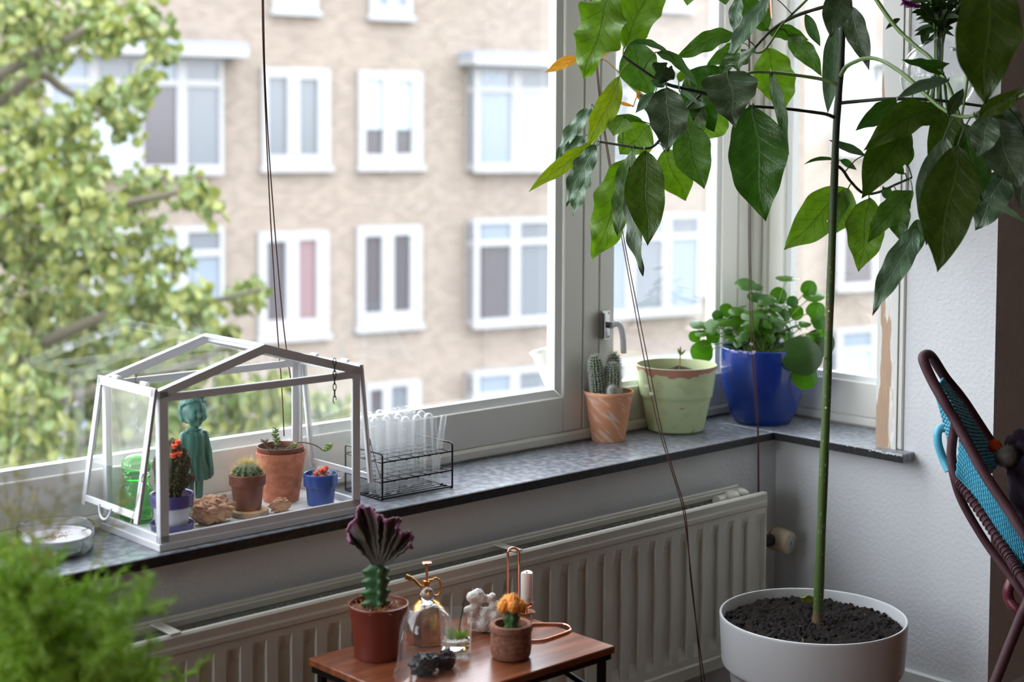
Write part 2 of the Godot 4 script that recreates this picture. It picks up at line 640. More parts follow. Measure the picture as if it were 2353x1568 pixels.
func windows() -> void:
	var zf := -0.286
	var y := SILL
	# moulding along the foot of the frames
	slabs("trim_5", [[Vector3(-2.6, y, -0.3), Vector3(2.41, y + 0.027, -0.236), 0.006]], mats.frame_paint)
	slabs("trim_6", [[Vector3(2.4, y, -0.24), Vector3(2.46, y + 0.027, 0.274), 0.006]], mats.frame_paint)
	var h := 2.3 - y - 0.027
	sash("window_1", "wide fixed window behind the small greenhouse", Vector3(-2.55, y + 0.027, zf), 0.0, 1.742 + 2.55, h, 0.06, 0.066, 0.086, 0.06)
	# post between the two front windows, then the casement with its handle
	slabs("trim_7", [[Vector3(1.744, y + 0.027, -0.3), Vector3(1.797, 2.3, -0.246), 0.002]], mats.frame_paint)
	var w2 := sash("window_2", "narrow casement window with a metal handle", Vector3(1.799, y + 0.027, zf), 0.0, 0.53, h, 0.053, 0.062, 0.086, 0.06, 0.012)
	slabs("trim_8", [[Vector3(2.331, y + 0.027, -0.3), Vector3(2.385, 2.3, -0.247), 0.004], [Vector3(2.385, y + 0.027, -0.3), Vector3(2.46, 2.3, -0.228), 0.008], [Vector3(2.404, y + 0.027, -0.23), Vector3(2.46, 2.3, -0.2), 0.008]], mats.frame_paint)
	# the return window faces the other way: local x runs towards the room
	var w3 := sash("window_3", "narrow side window on the return wall", Vector3(2.44, y + 0.027, 0.272), PI / 2, 0.47, h, 0.05, 0.068, 0.088, 0.06, 0.014)
	w3.rotation.y = -PI / 2
	w3.position = Vector3(2.44, y + 0.027, -0.198)
	sash("window_4", "wide window in the wall to the left", Vector3(-3.8, 0.7, 1.65), PI / 2, 1.6, 1.7, 0.07, 0.07, 0.08, 0.07)
	# espagnolette handle on the casement stile
	var hd := thing("window_handle", "metal window handle with a white lever on the casement frame", "handle", Vector3(1.813, 0.8954, -0.244))
	part("plate", bx(Vector3(-0.013, -0.034, 0), Vector3(0.017, 0.038, 0.006), 0.002), mats.chrome, hd)
	part("case", bx(Vector3(-0.022, -0.03, 0), Vector3(-0.012, 0.034, 0.02), 0.003), mats.silver, hd)
	for sx in [-0.007, 0.011]:
		for sy in [-0.028, 0.03]:
			var sc := MB.new()
			sc.lump(Vector3(sx, sy, 0.006), Vector3(0.0028, 0.0028, 0.0015), null, 8, 6)
			part("screw", sc, mats.silver, hd)
	var hub := MB.new()
	hub.tube([Vector3(0.003, 0.002, 0.004), Vector3(0.003, 0.002, 0.026)], 0.008, 14)
	part("spindle", hub, mats.silver, hd)
	var lv := MB.new()
	lv.tube(curve([Vector3(0.002, 0.004, 0.026), Vector3(0.016, 0.006, 0.034), Vector3(0.026, -0.008, 0.035), Vector3(0.034, -0.034, 0.033), Vector3(0.04, -0.068, 0.03)]), 0.0075, 10)
	part("lever", lv, mats.white_metal, hd, "white lever")

# facade across the street: u along it, y up, out towards us
var FU := Vector3(0.9774, 0, 0.2113)
var FO := Vector3(-0.2113, 0, 0.9774)
var F0 := Vector3(15.0346, 0, -21.786)

func fbox(b: MB, u0: float, u1: float, y0: float, y1: float, o0: float, o1: float, bev := 0.01) -> void:
	b.box(Vector3((u0 + u1) / 2, (y0 + y1) / 2, (o0 + o1) / 2), Vector3(u1 - u0, y1 - y0, o1 - o0), bev)

func fpart(called: String, b: MB, m: Material, parent: Node3D, label := "") -> MeshInstance3D:
	return part(called, b, m, parent, label)

# frame with panes; panes is a list of [u0, y0, u1, y1, material]
func house_window(h: Node3D, r: Array, panes: Array, out := 0.0, name_ := "window") -> void:
	var b := MB.new()
	var us := [r[0], r[2]]
	var ys := [r[1], r[3]]
	for p in panes:
		us.append_array([p[0], p[2]])
		ys.append_array([p[1], p[3]])
	us.sort()
	ys.sort()
	for i in us.size() - 1:
		for j in ys.size() - 1:
			var c := Vector2((us[i] + us[i + 1]) / 2, (ys[j] + ys[j + 1]) / 2)
			if us[i + 1] - us[i] < 0.004 or ys[j + 1] - ys[j] < 0.004:
				continue
			var hole := false
			for p in panes:
				if c.x > p[0] and c.x < p[2] and c.y > p[1] and c.y < p[3]:
					hole = true
			if not hole:
				fbox(b, us[i], us[i + 1], ys[j], ys[j + 1], out, out + 0.09, 0.0)
	fbox(b, r[0] - 0.05, r[2] + 0.05, r[1] - 0.06, r[1] + 0.04, out, out + 0.16)
	var f := fpart(name_, b, mats.house_white, h)
	for p in panes:
		var g := MB.new()
		fbox(g, p[0] - 0.01, p[2] + 0.01, p[1] - 0.01, p[3] + 0.01, out + 0.0, out + 0.02, 0.0)
		fpart("pane", g, mats["pane_" + p[4]], f)

func street() -> void:
	var bm := mat("brick_facade", Color(0.63, 0.63, 0.635), 0.9)
	bm.albedo_texture = picture("brick", 512, 512, func(x: int, y: int) -> Color:
		var row := y / 16
		var xx := x + (27 if row % 2 else 0)
		var col := xx / 54
		if y % 16 < 3 or xx % 54 < 3:
			return Color(0.78, 0.73, 0.67)
		var t := fposmod(sin(row * 12.9898 + (col % 9 if x < 490 else 0) * 78.233) * 43758.5453, 1.0)
		var n := nz.get_noise_2d(x * 0.012, y * 0.012) * 0.03
		return Color(0.7 + t * 0.11 + n, 0.635 + t * 0.105 + n, 0.57 + t * 0.1 + n))
	bm.uv1_triplanar = true
	bm.uv1_scale = Vector3(0.5, 0.5, 0.5)
	mat("house_white", Color(0.54, 0.54, 0.54), 0.6)
	mat("lead", Color(0.46, 0.49, 0.56), 0.6)
	mat("pane_dark", Color(0.27, 0.26, 0.28), 0.12)
	mat("pane_grey", Color(0.36, 0.38, 0.4), 0.12)
	mat("pane_light", Color(0.56, 0.6, 0.63), 0.2)
	mat("pane_pink", Color(0.44, 0.36, 0.37), 0.2)
	mat("pane_blue", Color(0.42, 0.46, 0.5), 0.12)
	var h := thing("apartment_building", "long brown brick apartment building with white windows across the street", "building", F0, atan2(-FU.z, FU.x))
	var w := MB.new()
	fbox(w, -30, 60, -8.5, 9.0, -1.0, 0.0)
	fpart("brick_wall", w, bm, h)
	# plain double windows, three floors of them
	house_window(h, [0.0479, 0.6876, 1.3942, 2.551], [[0.1649, 0.9504, 0.5334, 2.372, "grey"], [0.7789, 0.9568, 1.1398, 2.3537, "grey"]])
	house_window(h, [1.9759, 0.6903, 3.3299, 2.543], [[2.1199, 1.4414, 2.4742, 2.3746, "light"], [2.1193, 0.9615, 2.4742, 1.423, "dark"], [2.7496, 1.4449, 3.0847, 2.355, "light"], [2.7502, 0.9683, 3.0853, 1.4264, "dark"]])
	house_window(h, [-0.0334, -2.4549, 1.3613, -0.4637], [[0.1264, -2.1017, 0.4965, -0.6441, "dark"], [0.7521, -2.1032, 1.1058, -0.6312, "pink"]])
	house_window(h, [1.9462, -2.3795, 3.3161, -0.4115], [[2.0999, -2.0612, 2.456, -0.6059, "dark"], [2.7142, -2.0599, 3.0607, -0.5988, "dark"]])
	house_window(h, [2.1346, -5.5006, 3.3022, -3.4219], [[2.2077, -5.1124, 2.4746, -3.5533, "dark"], [2.6599, -5.143, 3.0076, -3.5216, "grey"]])
	house_window(h, [0.262, 3.559, 1.1549, 5.3924], [[0.4133, 3.6951, 0.6202, 5.2467, "light"], [0.8224, 3.7134, 1.0249, 5.2764, "light"]])
	house_window(h, [2.2117, 3.5421, 3.1008, 5.3772], [[2.3561, 3.7748, 2.5654, 5.2251, "blue"], [2.7479, 3.7844, 2.9611, 5.2525, "blue"]])
	house_window(h, [10.0954, -2.096, 10.737, -0.3417], [[10.2265, -1.8782, 10.5548, -0.4858, "grey"]])
	house_window(h, [10.2295, 0.7324, 10.8119, 3.2753], [[10.3977, 1.035, 10.7118, 3.001, "blue"]])
	house_window(h, [8.7606, 3.9786, 9.7438, 5.5823], [[8.9191, 4.1547, 9.5693, 5.4123, "light"]])
	# three stacks of bay windows
	bays(h, 4.3245, 9.8769, 0.35, 6)
	bays(h, 13.7619, 20.6619, 0.35, 6, 0.28)
	bays(h, -3.8966, -0.7706, 0.3, 4)
	var g := MB.new()
	g.box(Vector3(15, -8.6, -15), Vector3(120, 0.2, 60), 0.0)
	var gr := part("pavement_ground", g, mat("street", Color(0.45, 0.45, 0.45), 0.9), self, "grey street pavement below the window")
	gr.set_meta("kind", "structure")
	# own outer wall under and above the window, seen by nobody but it stops light from below
	spout()
	tree()

const ROWS := [[0.5912, 2.6795], [-2.4849, -0.32], [-5.5706, -3.3365]]

func bays(h: Node3D, u0: float, u1: float, deep: float, n: int, dv := 0.0) -> void:
	for k in 3:
		var y0: float = ROWS[k][0] + dv
		var y1: float = ROWS[k][1] + dv
		var core := MB.new()
		fbox(core, u0 + 0.02, u1 - 0.02, y0 + 0.05, y1, 0.0, deep - 0.1, 0.0)
		var bay := fpart("bay_window", core, mats.house_white, h)
		var skin := MB.new()
		var pw := (u1 - u0) / n
		var yt := y1 - (y1 - y0) * 0.22
		var tones := ["blue", "light", "dark", "grey", "light", "blue", "grey"]
		for i in n:
			var a := u0 + pw * i + pw * 0.14
			var b := u0 + pw * (i + 1) - pw * 0.1
			var t: String = tones[(i + k * 2) % 7]
			for q in [[y0 + (y1 - y0) * 0.09, yt - 0.06], [yt + 0.06, y1 - 0.1]]:
				var g := MB.new()
				fbox(g, a, b, q[0], q[1], deep - 0.1, deep - 0.06, 0.0)
				fpart("pane", g, mats["pane_" + (t if q[0] < yt else ("grey" if i % 2 else "blue"))], bay)
			fbox(skin, a - pw * 0.14, a, y0, y1, deep - 0.1, deep)
			fbox(skin, b, b + pw * 0.1, y0, y1, deep - 0.1, deep)
			fbox(skin, a, b, yt - 0.06, yt + 0.06, deep - 0.1, deep)
			fbox(skin, a, b, y0, y0 + (y1 - y0) * 0.09, deep - 0.1, deep)
			fbox(skin, a, b, y1 - 0.1, y1, deep - 0.1, deep)
		fpart("frame", skin, mats.house_white, bay)
		# narrow light in the near flank
		for q in [[y0 + (y1 - y0) * 0.09, yt - 0.06], [yt + 0.06, y1 - 0.1]]:
			var s := MB.new()
			fbox(s, u0 - 0.0, u0 + 0.03, q[0], q[1], deep * 0.3, deep * 0.72, 0.0)
			fpart("pane", s, mats.pane_grey, bay)
		if k == 0:
			var c := MB.new()
			fbox(c, u0 - 0.2, u1 + 0.35, y1, y1 + 0.17, 0.0, deep + 0.35)
			fpart("canopy", c, mats.house_white, h)
			var l := MB.new()
			fbox(l, u0 - 0.2, u1 + 0.35, y1 + 0.17, y1 + 0.26, 0.0, deep + 0.3)
			fpart("canopy_cover", l, mats.lead, h)

func spout() -> void:
	var p: Vector3 = Vector3(1.6841, 0.744, -0.3)
	var t := thing("white_spout", "white flared plastic spout leaning outside the wide window's corner", "spout", p)
	var d := (Vector3(1.6834, 0.8379, -0.34) - p)
	var m := mat("white_plastic", Color(0.72, 0.72, 0.68), 0.4)
	var b := MB.new()
	b.tube([Vector3.ZERO, d * 0.5, d * 0.9], [0.008, 0.016, 0.021], 20, false)
	part("cone", b, m, t)
	var r := MB.new()
	r.tube([d * 0.88, d * 0.93, d * 0.98, d, d * 0.95], [0.0215, 0.025, 0.025, 0.021, 0.017], 20, true)
	part("rim", r, m, t)

func tree() -> void:
	var t := thing("street_tree", "tree with yellowing green leaves filling the left of the window", "tree", Vector3(4.3176, -8.5, -8.1167))
	var bark := mat("bark", Color(0.32, 0.3, 0.24), 0.9)
	var trunk := MB.new()
	var base := t.position
	var fork: Vector3 = Vector3(3.739, -0.5574, -8.7721)
	trunk.tube(curve([base, base.lerp(fork, 0.5) + Vector3(0.2, 0, 0), fork, Vector3(3.7118, 1.3542, -8.9446), Vector3(3.6846, 3.2658, -9.1172)]), taper(25, 0.2, 0.07), 10)
	wpart("trunk", trunk, bark, t)
	for q in [[Vector3(3.685, 1.2584, -8.9619), Vector3(4.0582, 1.7674, -8.5214), Vector3(4.2983, 1.9693, -8.1797), Vector3(4.5105, 2.1673, -7.8634), Vector3(4.6441, 2.3374, -7.4812)],
			[Vector3(3.6985, 0.9717, -8.9274), Vector3(4.3322, 1.7465, -8.6759), Vector3(4.5914, 1.6694, -8.5675), Vector3(4.9474, 1.4601, -8.4959), Vector3(5.0477, 1.5273, -8.4086)],
			[Vector3(3.7143, 0.0797, -8.844), Vector3(4.1154, 0.6752, -8.1121), Vector3(4.4347, 0.8426, -7.5587), Vector3(4.7006, 0.94, -7.1853), Vector3(4.8063, 1.0348, -6.9591)],
			[Vector3(3.739, -0.5574, -8.7721), Vector3(4.1567, -0.043, -7.7464), Vector3(4.4672, 0.1648, -7.2042), Vector3(4.6926, 0.2185, -6.7284), Vector3(4.8998, 0.3183, -6.4092)],
			[Vector3(3.7334, -0.7168, -8.7649), Vector3(4.2541, -0.4691, -7.6238), Vector3(4.6511, -0.253, -7.0026), Vector3(4.8133, -0.045, -6.597)],
			[Vector3(3.7279, -0.8761, -8.7577), Vector3(4.3772, -0.8035, -7.4846), Vector3(4.7709, -0.6113, -6.8647), Vector3(5.0618, -0.3665, -6.3433)]]:
		var b := MB.new()
		var c := curve(q)
		b.tube(c, taper(c.size(), 0.06, 0.012), 6)
		wpart("branch", b, bark, t)
	# crown: leaves in lumps round the twigs
	var leaf := MB.new()
	var p := PackedVector3Array()
	for j in 5:
		var s := j / 4.0
		var w: float = [0.08, 0.42, 0.5, 0.3, 0.0][j]
		for i in 3:
			p.append(Vector3((i - 1) * w, s, (absf(i - 1.0) - 0.5) * 0.16 + s * s * 0.15))
	leaf.grid(p, 3, 5)
	var lm := leaf.mesh()
	rng.seed = 77
	var spots := []
	for q in BLOBS:
		var c := Vector3(q[0], q[1], q[2])
		for k in int(q[4] * q[5] * 1.5):
			var d := Vector3(rng.randfn(), rng.randfn(), rng.randfn()) * 0.55
			if d.length() < 1.3:
				spots.append(c + d * q[3])
	for tone_i in 3:
		var m := mat("tree_leaf_%d" % tone_i, [Color(0.46, 0.48, 0.24), Color(0.34, 0.4, 0.19), Color(0.56, 0.46, 0.18)][tone_i], 0.5)
		m.backlight_enabled = true
		m.backlight = Color(0.64, 0.67, 0.36)
		m.cull_mode = BaseMaterial3D.CULL_DISABLED
		var mine := []
		for k in spots.size():
			var z := 0 if k % 10 < 5 else (1 if k % 10 < 9 or k % 2 else 2)
			if z == tone_i:
				mine.append(spots[k])
		var mm := MultiMesh.new()
		mm.transform_format = MultiMesh.TRANSFORM_3D
		mm.mesh = lm
		mm.instance_count = mine.size()
		for k in mine.size():
			var b := Basis.from_euler(Vector3(rng.randf_range(-0.9, 0.5) + PI, rng.randf() * TAU, rng.randf_range(-0.6, 0.6))).scaled(Vector3.ONE * rng.randf_range(0.06, 0.1))
			mm.set_instance_transform(k, Transform3D(b, mine[k] - base))
		var o := MultiMeshInstance3D.new()
		o.name = "foliage"
		o.multimesh = mm
		o.material_override = m
		o.set_meta("kind", "stuff")
		t.add_child(o, true)

const BLOBS := [[4.1408, 2.1678, -8.2614, 0.2809, 14, 13], [4.6754, 2.2337, -8.3741, 0.2594, 14, 10], [4.3911, 2.1197, -7.0364, 0.1751, 14, 5], [4.7997, 1.9794, -7.4877, 0.1236, 14, 2.2], [4.5094, 1.7962, -9.1978, 0.2032, 14, 6], [4.7712, 2.035, -8.9878, 0.1864, 14, 4], [3.9898, 2.0298, -6.7687, 0.1395, 14, 4], [4.0448, 1.603, -6.9965, 0.1284, 14, 3.5], [4.0382, 1.7171, -6.4174, 0.0956, 14, 2], [3.9525, 1.3882, -7.9553, 0.2125, 14, 9], [3.6793, 1.4688, -6.6464, 0.1358, 14, 4], [4.5423, 1.6505, -7.4935, 0.1067, 14, 2], [4.3272, 1.2624, -8.3948, 0.1918, 14, 5], [3.757, 1.0098, -7.4873, 0.2618, 14, 12], [4.5706, 1.1346, -8.2642, 0.1931, 14, 5.5], [4.6986, 1.4241, -7.8431, 0.1261, 14, 2.5], [3.6735, 0.9545, -6.5896, 0.244, 14, 11], [4.7297, 0.9559, -7.6563, 0.2189, 14, 6], [4.5415, 1.0025, -6.691, 0.1302, 14, 3.5], [3.9141, 0.5754, -7.83, 0.2412, 14, 10], [4.0492, 0.6042, -7.2062, 0.2622, 14, 12], [4.9063, 0.5712, -7.976, 0.1939, 14, 5], [4.7019, 0.4842, -7.1941, 0.1214, 14, 2.5], [4.4897, 0.8867, -6.3395, 0.0704, 14, 1], [4.0613, 0.1134, -8.1527, 0.2804, 14, 12], [4.6957, 0.042, -8.4614, 0.3299, 14, 14], [4.3251, 0.2208, -7.0095, 0.2345, 14, 9], [4.4801, 0.2197, -6.545, 0.1719, 14, 5], [4.9701, 0.2593, -6.7297, 0.1198, 14, 2.5], [5.8901, 0.1533, -7.9652, 0.0855, 14, 1.5], [4.5848, -0.4693, -9.2701, 0.3106, 14, 13], [4.5376, -0.3416, -8.1659, 0.3215, 14, 15], [5.1941, -0.4006, -8.4354, 0.3055, 14, 12], [5.4389, -0.2417, -8.0047, 0.201, 14, 6], [4.8785, -0.0364, -6.7533, 0.1045, 14, 2], [3.4708, -0.4627, -6.9271, 0.2764, 14, 16], [4.545, -0.7489, -8.0554, 0.32, 14, 16], [4.7888, -0.6037, -7.4777, 0.3126, 14, 14], [4.8182, -0.4165, -6.7168, 0.2379, 14, 9], [4.8234, -0.3515, -6.1966, 0.172, 14, 5], [3.8931, -0.9845, -7.6962, 0.3309, 14, 14], [4.3771, -0.9892, -7.4881, 0.3363, 14, 14], [4.495, -0.7512, -6.6366, 0.3192, 14, 14], [4.8767, -0.6161, -6.3815, 0.2335, 14, 9], [5.4534, -0.5494, -6.4881, 0.1219, 14, 3], [6.21, -0.7456, -7.3121, 0.1008, 14, 2], [3.8902, 1.6702, -8.5889, 0.3778, 14, 10], [3.498, 0.775, -7.7268, 0.3495, 14, 10], [3.461, -0.0953, -7.6726, 0.349, 14, 10], [5.2669, -0.6099, -6.6434, 0.1523, 14, 4]]


const GH := Vector3(0.4495, SILL, -0.0187)

# a miniature greenhouse: local x along its long side, local -z towards the window
func greenhouse() -> void:
	var g := thing("miniature_greenhouse", "white metal framed tabletop greenhouse with glass walls and its roof panels hanging open", "greenhouse", GH, -0.0063)
	var m: Material = mats.white_metal
	var pane := glass("greenhouse_glass", 0.025, Color(0.85, 0.95, 0.85))
	var W := 0.45
	var D := 0.22
	var H := 0.286
	var base := MB.new()
	base.box(Vector3(W / 2, 0.0065, -D / 2), Vector3(W, 0.013, D), 0.0012)
	base.box(Vector3(W / 2, 0.017, -0.0075), Vector3(W - 0.008, 0.02, 0.007), 0.001)
	base.box(Vector3(W / 2, 0.017, -D + 0.0075), Vector3(W - 0.008, 0.02, 0.007), 0.001)
	base.box(Vector3(0.0075, 0.017, -D / 2), Vector3(0.007, 0.02, D - 0.022), 0.001)
	base.box(Vector3(W - 0.0075, 0.017, -D / 2), Vector3(0.007, 0.02, D - 0.022), 0.001)
	part("base_tray", base, m, g)
	for k in 5:
		part("floor_slat", bx(Vector3(0.012, 0.0128, -0.018 - (k + 1) * 0.037), Vector3(W - 0.012, 0.015, -0.0185 - k * 0.037), 0.0008), mats.paint, g)
	var x0 := 0.004
	var x1 := W - 0.004
	var z0 := -0.004
	var z1 := -D + 0.004
	for x in [x0, x1]:
		for z in [z0, z1]:
			var sx := 1.0 if x == x0 else -1.0
			var sz := -1.0 if z == z0 else 1.0
			var b := MB.new()
			b.box(Vector3(x + sx * 0.009, (H + 0.012) / 2, z + sz * 0.0025), Vector3(0.018, H - 0.012, 0.005), 0.0008)
			b.box(Vector3(x + sx * 0.0025, (H + 0.012) / 2, z + sz * 0.0085), Vector3(0.005, H - 0.012, 0.012), 0.0008)
			part("corner_post", b, m, g)
	for z in [z0, z1]:
		var sz := -1.0 if z == z0 else 1.0
		part("top_rail", bx(Vector3(x0 + 0.016, H - 0.019, minf(z, z + sz * 0.008)), Vector3(x1 - 0.016, H - 0.005, maxf(z, z + sz * 0.008)), 0.0012), m, g)
		for side in 2:
			var xa := x0 if side == 0 else x1
			var o := PackedVector2Array([Vector2(xa, H - 0.014), Vector2(xa, H + 0.002), Vector2(W / 2, 0.352), Vector2(W / 2, 0.335)])
			var gb := MB.new()
			gb.slab(o, 0.014, Transform3D(Basis(), Vector3(0, 0, z if sz > 0 else z - 0.014)))
			part("gable_beam", gb, m, g)
	var ridge := MB.new()
	ridge.box(Vector3(W / 2, 0.3445, -D / 2), Vector3(0.005, 0.013, D - 0.02), 0.001)
	ridge.box(Vector3(W / 2 - 0.004, 0.35, -D / 2), Vector3(0.012, 0.0025, D - 0.02), 0.0006, Basis(Vector3.BACK, 0.27))
	part("ridge_bar", ridge, m, g)
	for x in [x0 + 0.001, x1 - 0.006]:
		part("eave_rail", bx(Vector3(x, H - 0.014, z1 + 0.012), Vector3(x + 0.005, H - 0.002, z0 - 0.012), 0.001), m, g)
	# glass walls
	for q in [[Vector3(x0 + 0.014, 0.018, z0 - 0.006), Vector3(x1 - x0 - 0.028, 0, 0), Vector3(0, 0, 1)], [Vector3(x0 + 0.014, 0.018, z1 + 0.006), Vector3(x1 - x0 - 0.028, 0, 0), Vector3(0, 0, -1)],
			[Vector3(x0 + 0.006, 0.018, z0 - 0.01), Vector3(0, 0, z1 - z0 + 0.02), Vector3(-1, 0, 0)], [Vector3(x1 - 0.006, 0.018, z0 - 0.01), Vector3(0, 0, z1 - z0 + 0.02), Vector3(1, 0, 0)]]:
		var b := MB.new()
		var a: Vector3 = q[0]
		var e: Vector3 = q[1]
		var up := Vector3(0, H - 0.03, 0)
		b.poly([a, a + e, a + e + up, a + up], Vector3.ZERO, Basis(), q[2])
		part("glass_wall", b, pane, g)
	# gable glass
	for z in [z0 - 0.007, z1 + 0.007]:
		var b := MB.new()
		b.poly([Vector3(x0 + 0.02, H - 0.004, z), Vector3(x1 - 0.02, H - 0.004, z), Vector3(W / 2, 0.342, z)], Vector3.ZERO, Basis(), Vector3(0, 0, 1 if z > -0.1 else -1))
		part("gable_glass", b, pane, g)
	# the two roof panels, let down on their hinges along the eaves
	for side in 2:
		var s := -1.0 if side == 0 else 1.0
		var lid := MB.new()
		var len := 0.24
		var lx := x0 - 0.004 if side == 0 else x1 + 0.004
		var tilt := (0.155 if side == 0 else 0.1) * s
		var t := Transform3D(Basis(Vector3.BACK, tilt), Vector3(lx, H + 0.006, 0))
		var fr := 0.016
		lid.box(t * Vector3(0, -len / 2, -0.01), Vector3(0.007, len, 0.008), 0.001, t.basis)
		lid.box(t * Vector3(s * 0.003, -len / 2, -0.0115), Vector3(0.0025, len, 0.014), 0.0006, t.basis)
		lid.box(t * Vector3(0, -len / 2, -D + 0.01), Vector3(0.007, len, 0.008), 0.001, t.basis)
		lid.box(t * Vector3(s * 0.003, -len / 2, -D + 0.0115), Vector3(0.0025, len, 0.014), 0.0006, t.basis)
		lid.box(t * Vector3(s * 0.003, -fr / 2, -D / 2), Vector3(0.0025, fr, D - 0.012), 0.0006, t.basis)
		lid.box(t * Vector3(0, -0.003, -D / 2), Vector3(0.007, 0.006, D - 0.012), 0.001, t.basis)
		lid.box(t * Vector3(s * 0.002, -len + 0.013, -D / 2), Vector3(0.004, 0.012, D - 0.014), 0.001, t.basis)
		var lo := part("roof_panel", lid, m, g)
		var gl := MB.new()
		gl.poly([t * Vector3(0, -len + 0.01, -0.014), t * Vector3(0, -len + 0.01, -D + 0.014), t * Vector3(0, -0.012, -D + 0.014), t * Vector3(0, -0.012, -0.014)], Vector3.ZERO, Basis(), t.basis.x * s)
		part("panel_glass", gl, pane, lo)
		for z in [-0.055, -0.16]:
			part("hinge_clip", (func() -> MB:
				var b := MB.new()
				b.box(t * Vector3(-s * 0.003, 0.004, z), Vector3(0.008, 0.006, 0.022), 0.001, t.basis)
				return b).call(), m, lo)
		var hd := MB.new()
		var arc := []
		for k in 11:
			var w := PI * k / 10
			arc.append(t * Vector3(s * 0.005, -len + 0.012 - sin(w) * 0.024, -D * 0.56 + cos(w) * 0.022))
		hd.tube(arc, 0.0022, 8)
		part("pull_handle", hd, mats.white_metal, lo)
		var hook := MB.new()
		var hz := -0.006
		hook.tube(curve([t * Vector3(s * 0.004, -0.165, hz), t * Vector3(s * 0.007, -0.158, hz), t * Vector3(s * 0.005, -0.15, hz), t * Vector3(s * 0.007, -0.165, hz + 0.001), t * Vector3(s * 0.012, -0.2, hz + 0.004), t * Vector3(s * 0.02, -0.235, hz + 0.006)]), 0.0008, 6)
		part("wire_stay", hook, mats.silver, lo)
	for q in [["left", Vector3(0.5213, 0.9136, -0.226), 9, "light chain hanging inside the greenhouse from its rear gable beam"], ["right", Vector3(0.8313, 0.9245, -0.017), 7, "dark chain hanging in front of the greenhouse from its front gable beam"]]:
		var ch := thing("hanging_chain", q[3], "chain", q[1])
		var n: int = q[2]
		for k in n:
			var lk := MB.new()
			var pts := []
			var st := 0.0148 if n == 9 else 0.0122
			for i in 13:
				var w := TAU * i / 12
				var o := Vector3(cos(w) * 0.0032, sin(w) * st * 0.62 - k * st, 0)
				if k == n - 1 and i > 9:
					continue
				pts.append(o.rotated(Vector3.UP, 0.7 if k % 2 else -0.9))
			lk.tube(pts, 0.0009, 6)
			part("link", lk, mat("dark_chain", Color(0.3, 0.3, 0.3), 0.35, 1.0) if n == 7 else mats.silver, ch)

# flower pot: foot radius, rim radius, height, rim height; returns the thing
func pot(called: String, label: String, at: Vector3, rb: float, rt: float, h: float, rim: float, lip: float, m: Material, fill := 0.85) -> Node3D:
	var t := thing(called, label, "flower pot" if "pot" in called else called, at)
	var b := MB.new()
	var rr := rt - lip
	var prof := [Vector2(0, 0), Vector2(rb * 0.97, 0), Vector2(rb, 0.002), Vector2(lerpf(rb, rr, 1.0 - rim / h), h - rim)]
	if lip > 0:
		prof.append_array([Vector2(rt - lip * 0.4, h - rim + lip * 0.1), Vector2(rt - lip * 0.05, h - rim + lip)])
	var wt := 0.0035
	prof.append_array([Vector2(rt, h - 0.003), Vector2(rt - 0.0008, h - 0.0008), Vector2(rt - wt * 0.5, h), Vector2(rt - wt * 0.95, h - 0.001), Vector2(rt - wt, h - 0.004), Vector2(lerpf(rb, rr, fill) - wt, h * fill - 0.004)])
	b.lathe(prof, Vector3.ZERO, 56)
	part("pot", b, m, t)
	return t

func soil_in(t: Node3D, y: float, r: float, m: Material, rough := 0.003) -> void:
	var b := MB.new()
	var p := PackedVector3Array()
	for j in 9:
		for i in 28:
			var a := TAU * i / 28
			var q := Vector3(cos(a), 0, -sin(a)) * r * (1.0 - j / 8.0)
			q.y = y + n3(q + t.position, 130.0) * rough * 2 + n3(q + t.position, 400.0) * rough
			p.append(q)
	b.grid(p, 28, 9, true)
	part("soil", b, m, t)

# many thin spines in one mesh: roots, directions, length
func spines(b: MB, roots: Array, dirs: Array, len: float, r: float) -> void:
	for k in roots.size():
		var a: Vector3 = roots[k]
		var d: Vector3 = dirs[k].normalized()
		var u := d.cross(Vector3(0.3, 0.5, 0.81)).normalized() * r
		var v := d.cross(u).normalized() * r
		var e := a + d * len * rng.randf_range(0.6, 1.1)
		var p := PackedVector3Array([a + u, a - u * 0.5 + v * 0.87, a - u * 0.5 - v * 0.87, e])
		b.push(p, PackedInt32Array([0, 3, 1, 1, 3, 2, 2, 3, 0]))

# ribbed round cactus body following a path of centres
func cactus_column(b: MB, foot: Vector3, tip: Vector3, r: float, ribs: int, bulge := 0.12) -> void:
	var nv := 14
	var nu := ribs * 4
	var p := PackedVector3Array()
	var ax := tip - foot
	var u := ax.cross(Vector3.BACK).normalized()
	var v := ax.cross(u).normalized()
	for j in nv:
		var s := float(j) / (nv - 1)
		var w := r * (0.82 + 0.18 * sin(minf(s * 2.2, 1.57))) * (sqrt(maxf(0.0, 1.0 - pow(maxf(0.0, (s - 0.72) / 0.28), 2.0))) if s > 0.72 else 1.0)
		for i in nu:
			var a := TAU * i / nu
			p.append(foot + ax * s + (u * cos(a) + v * sin(a)) * w * (1.0 - bulge + bulge * cos(a * ribs)))
	b.grid(p, nu, nv, true, true)

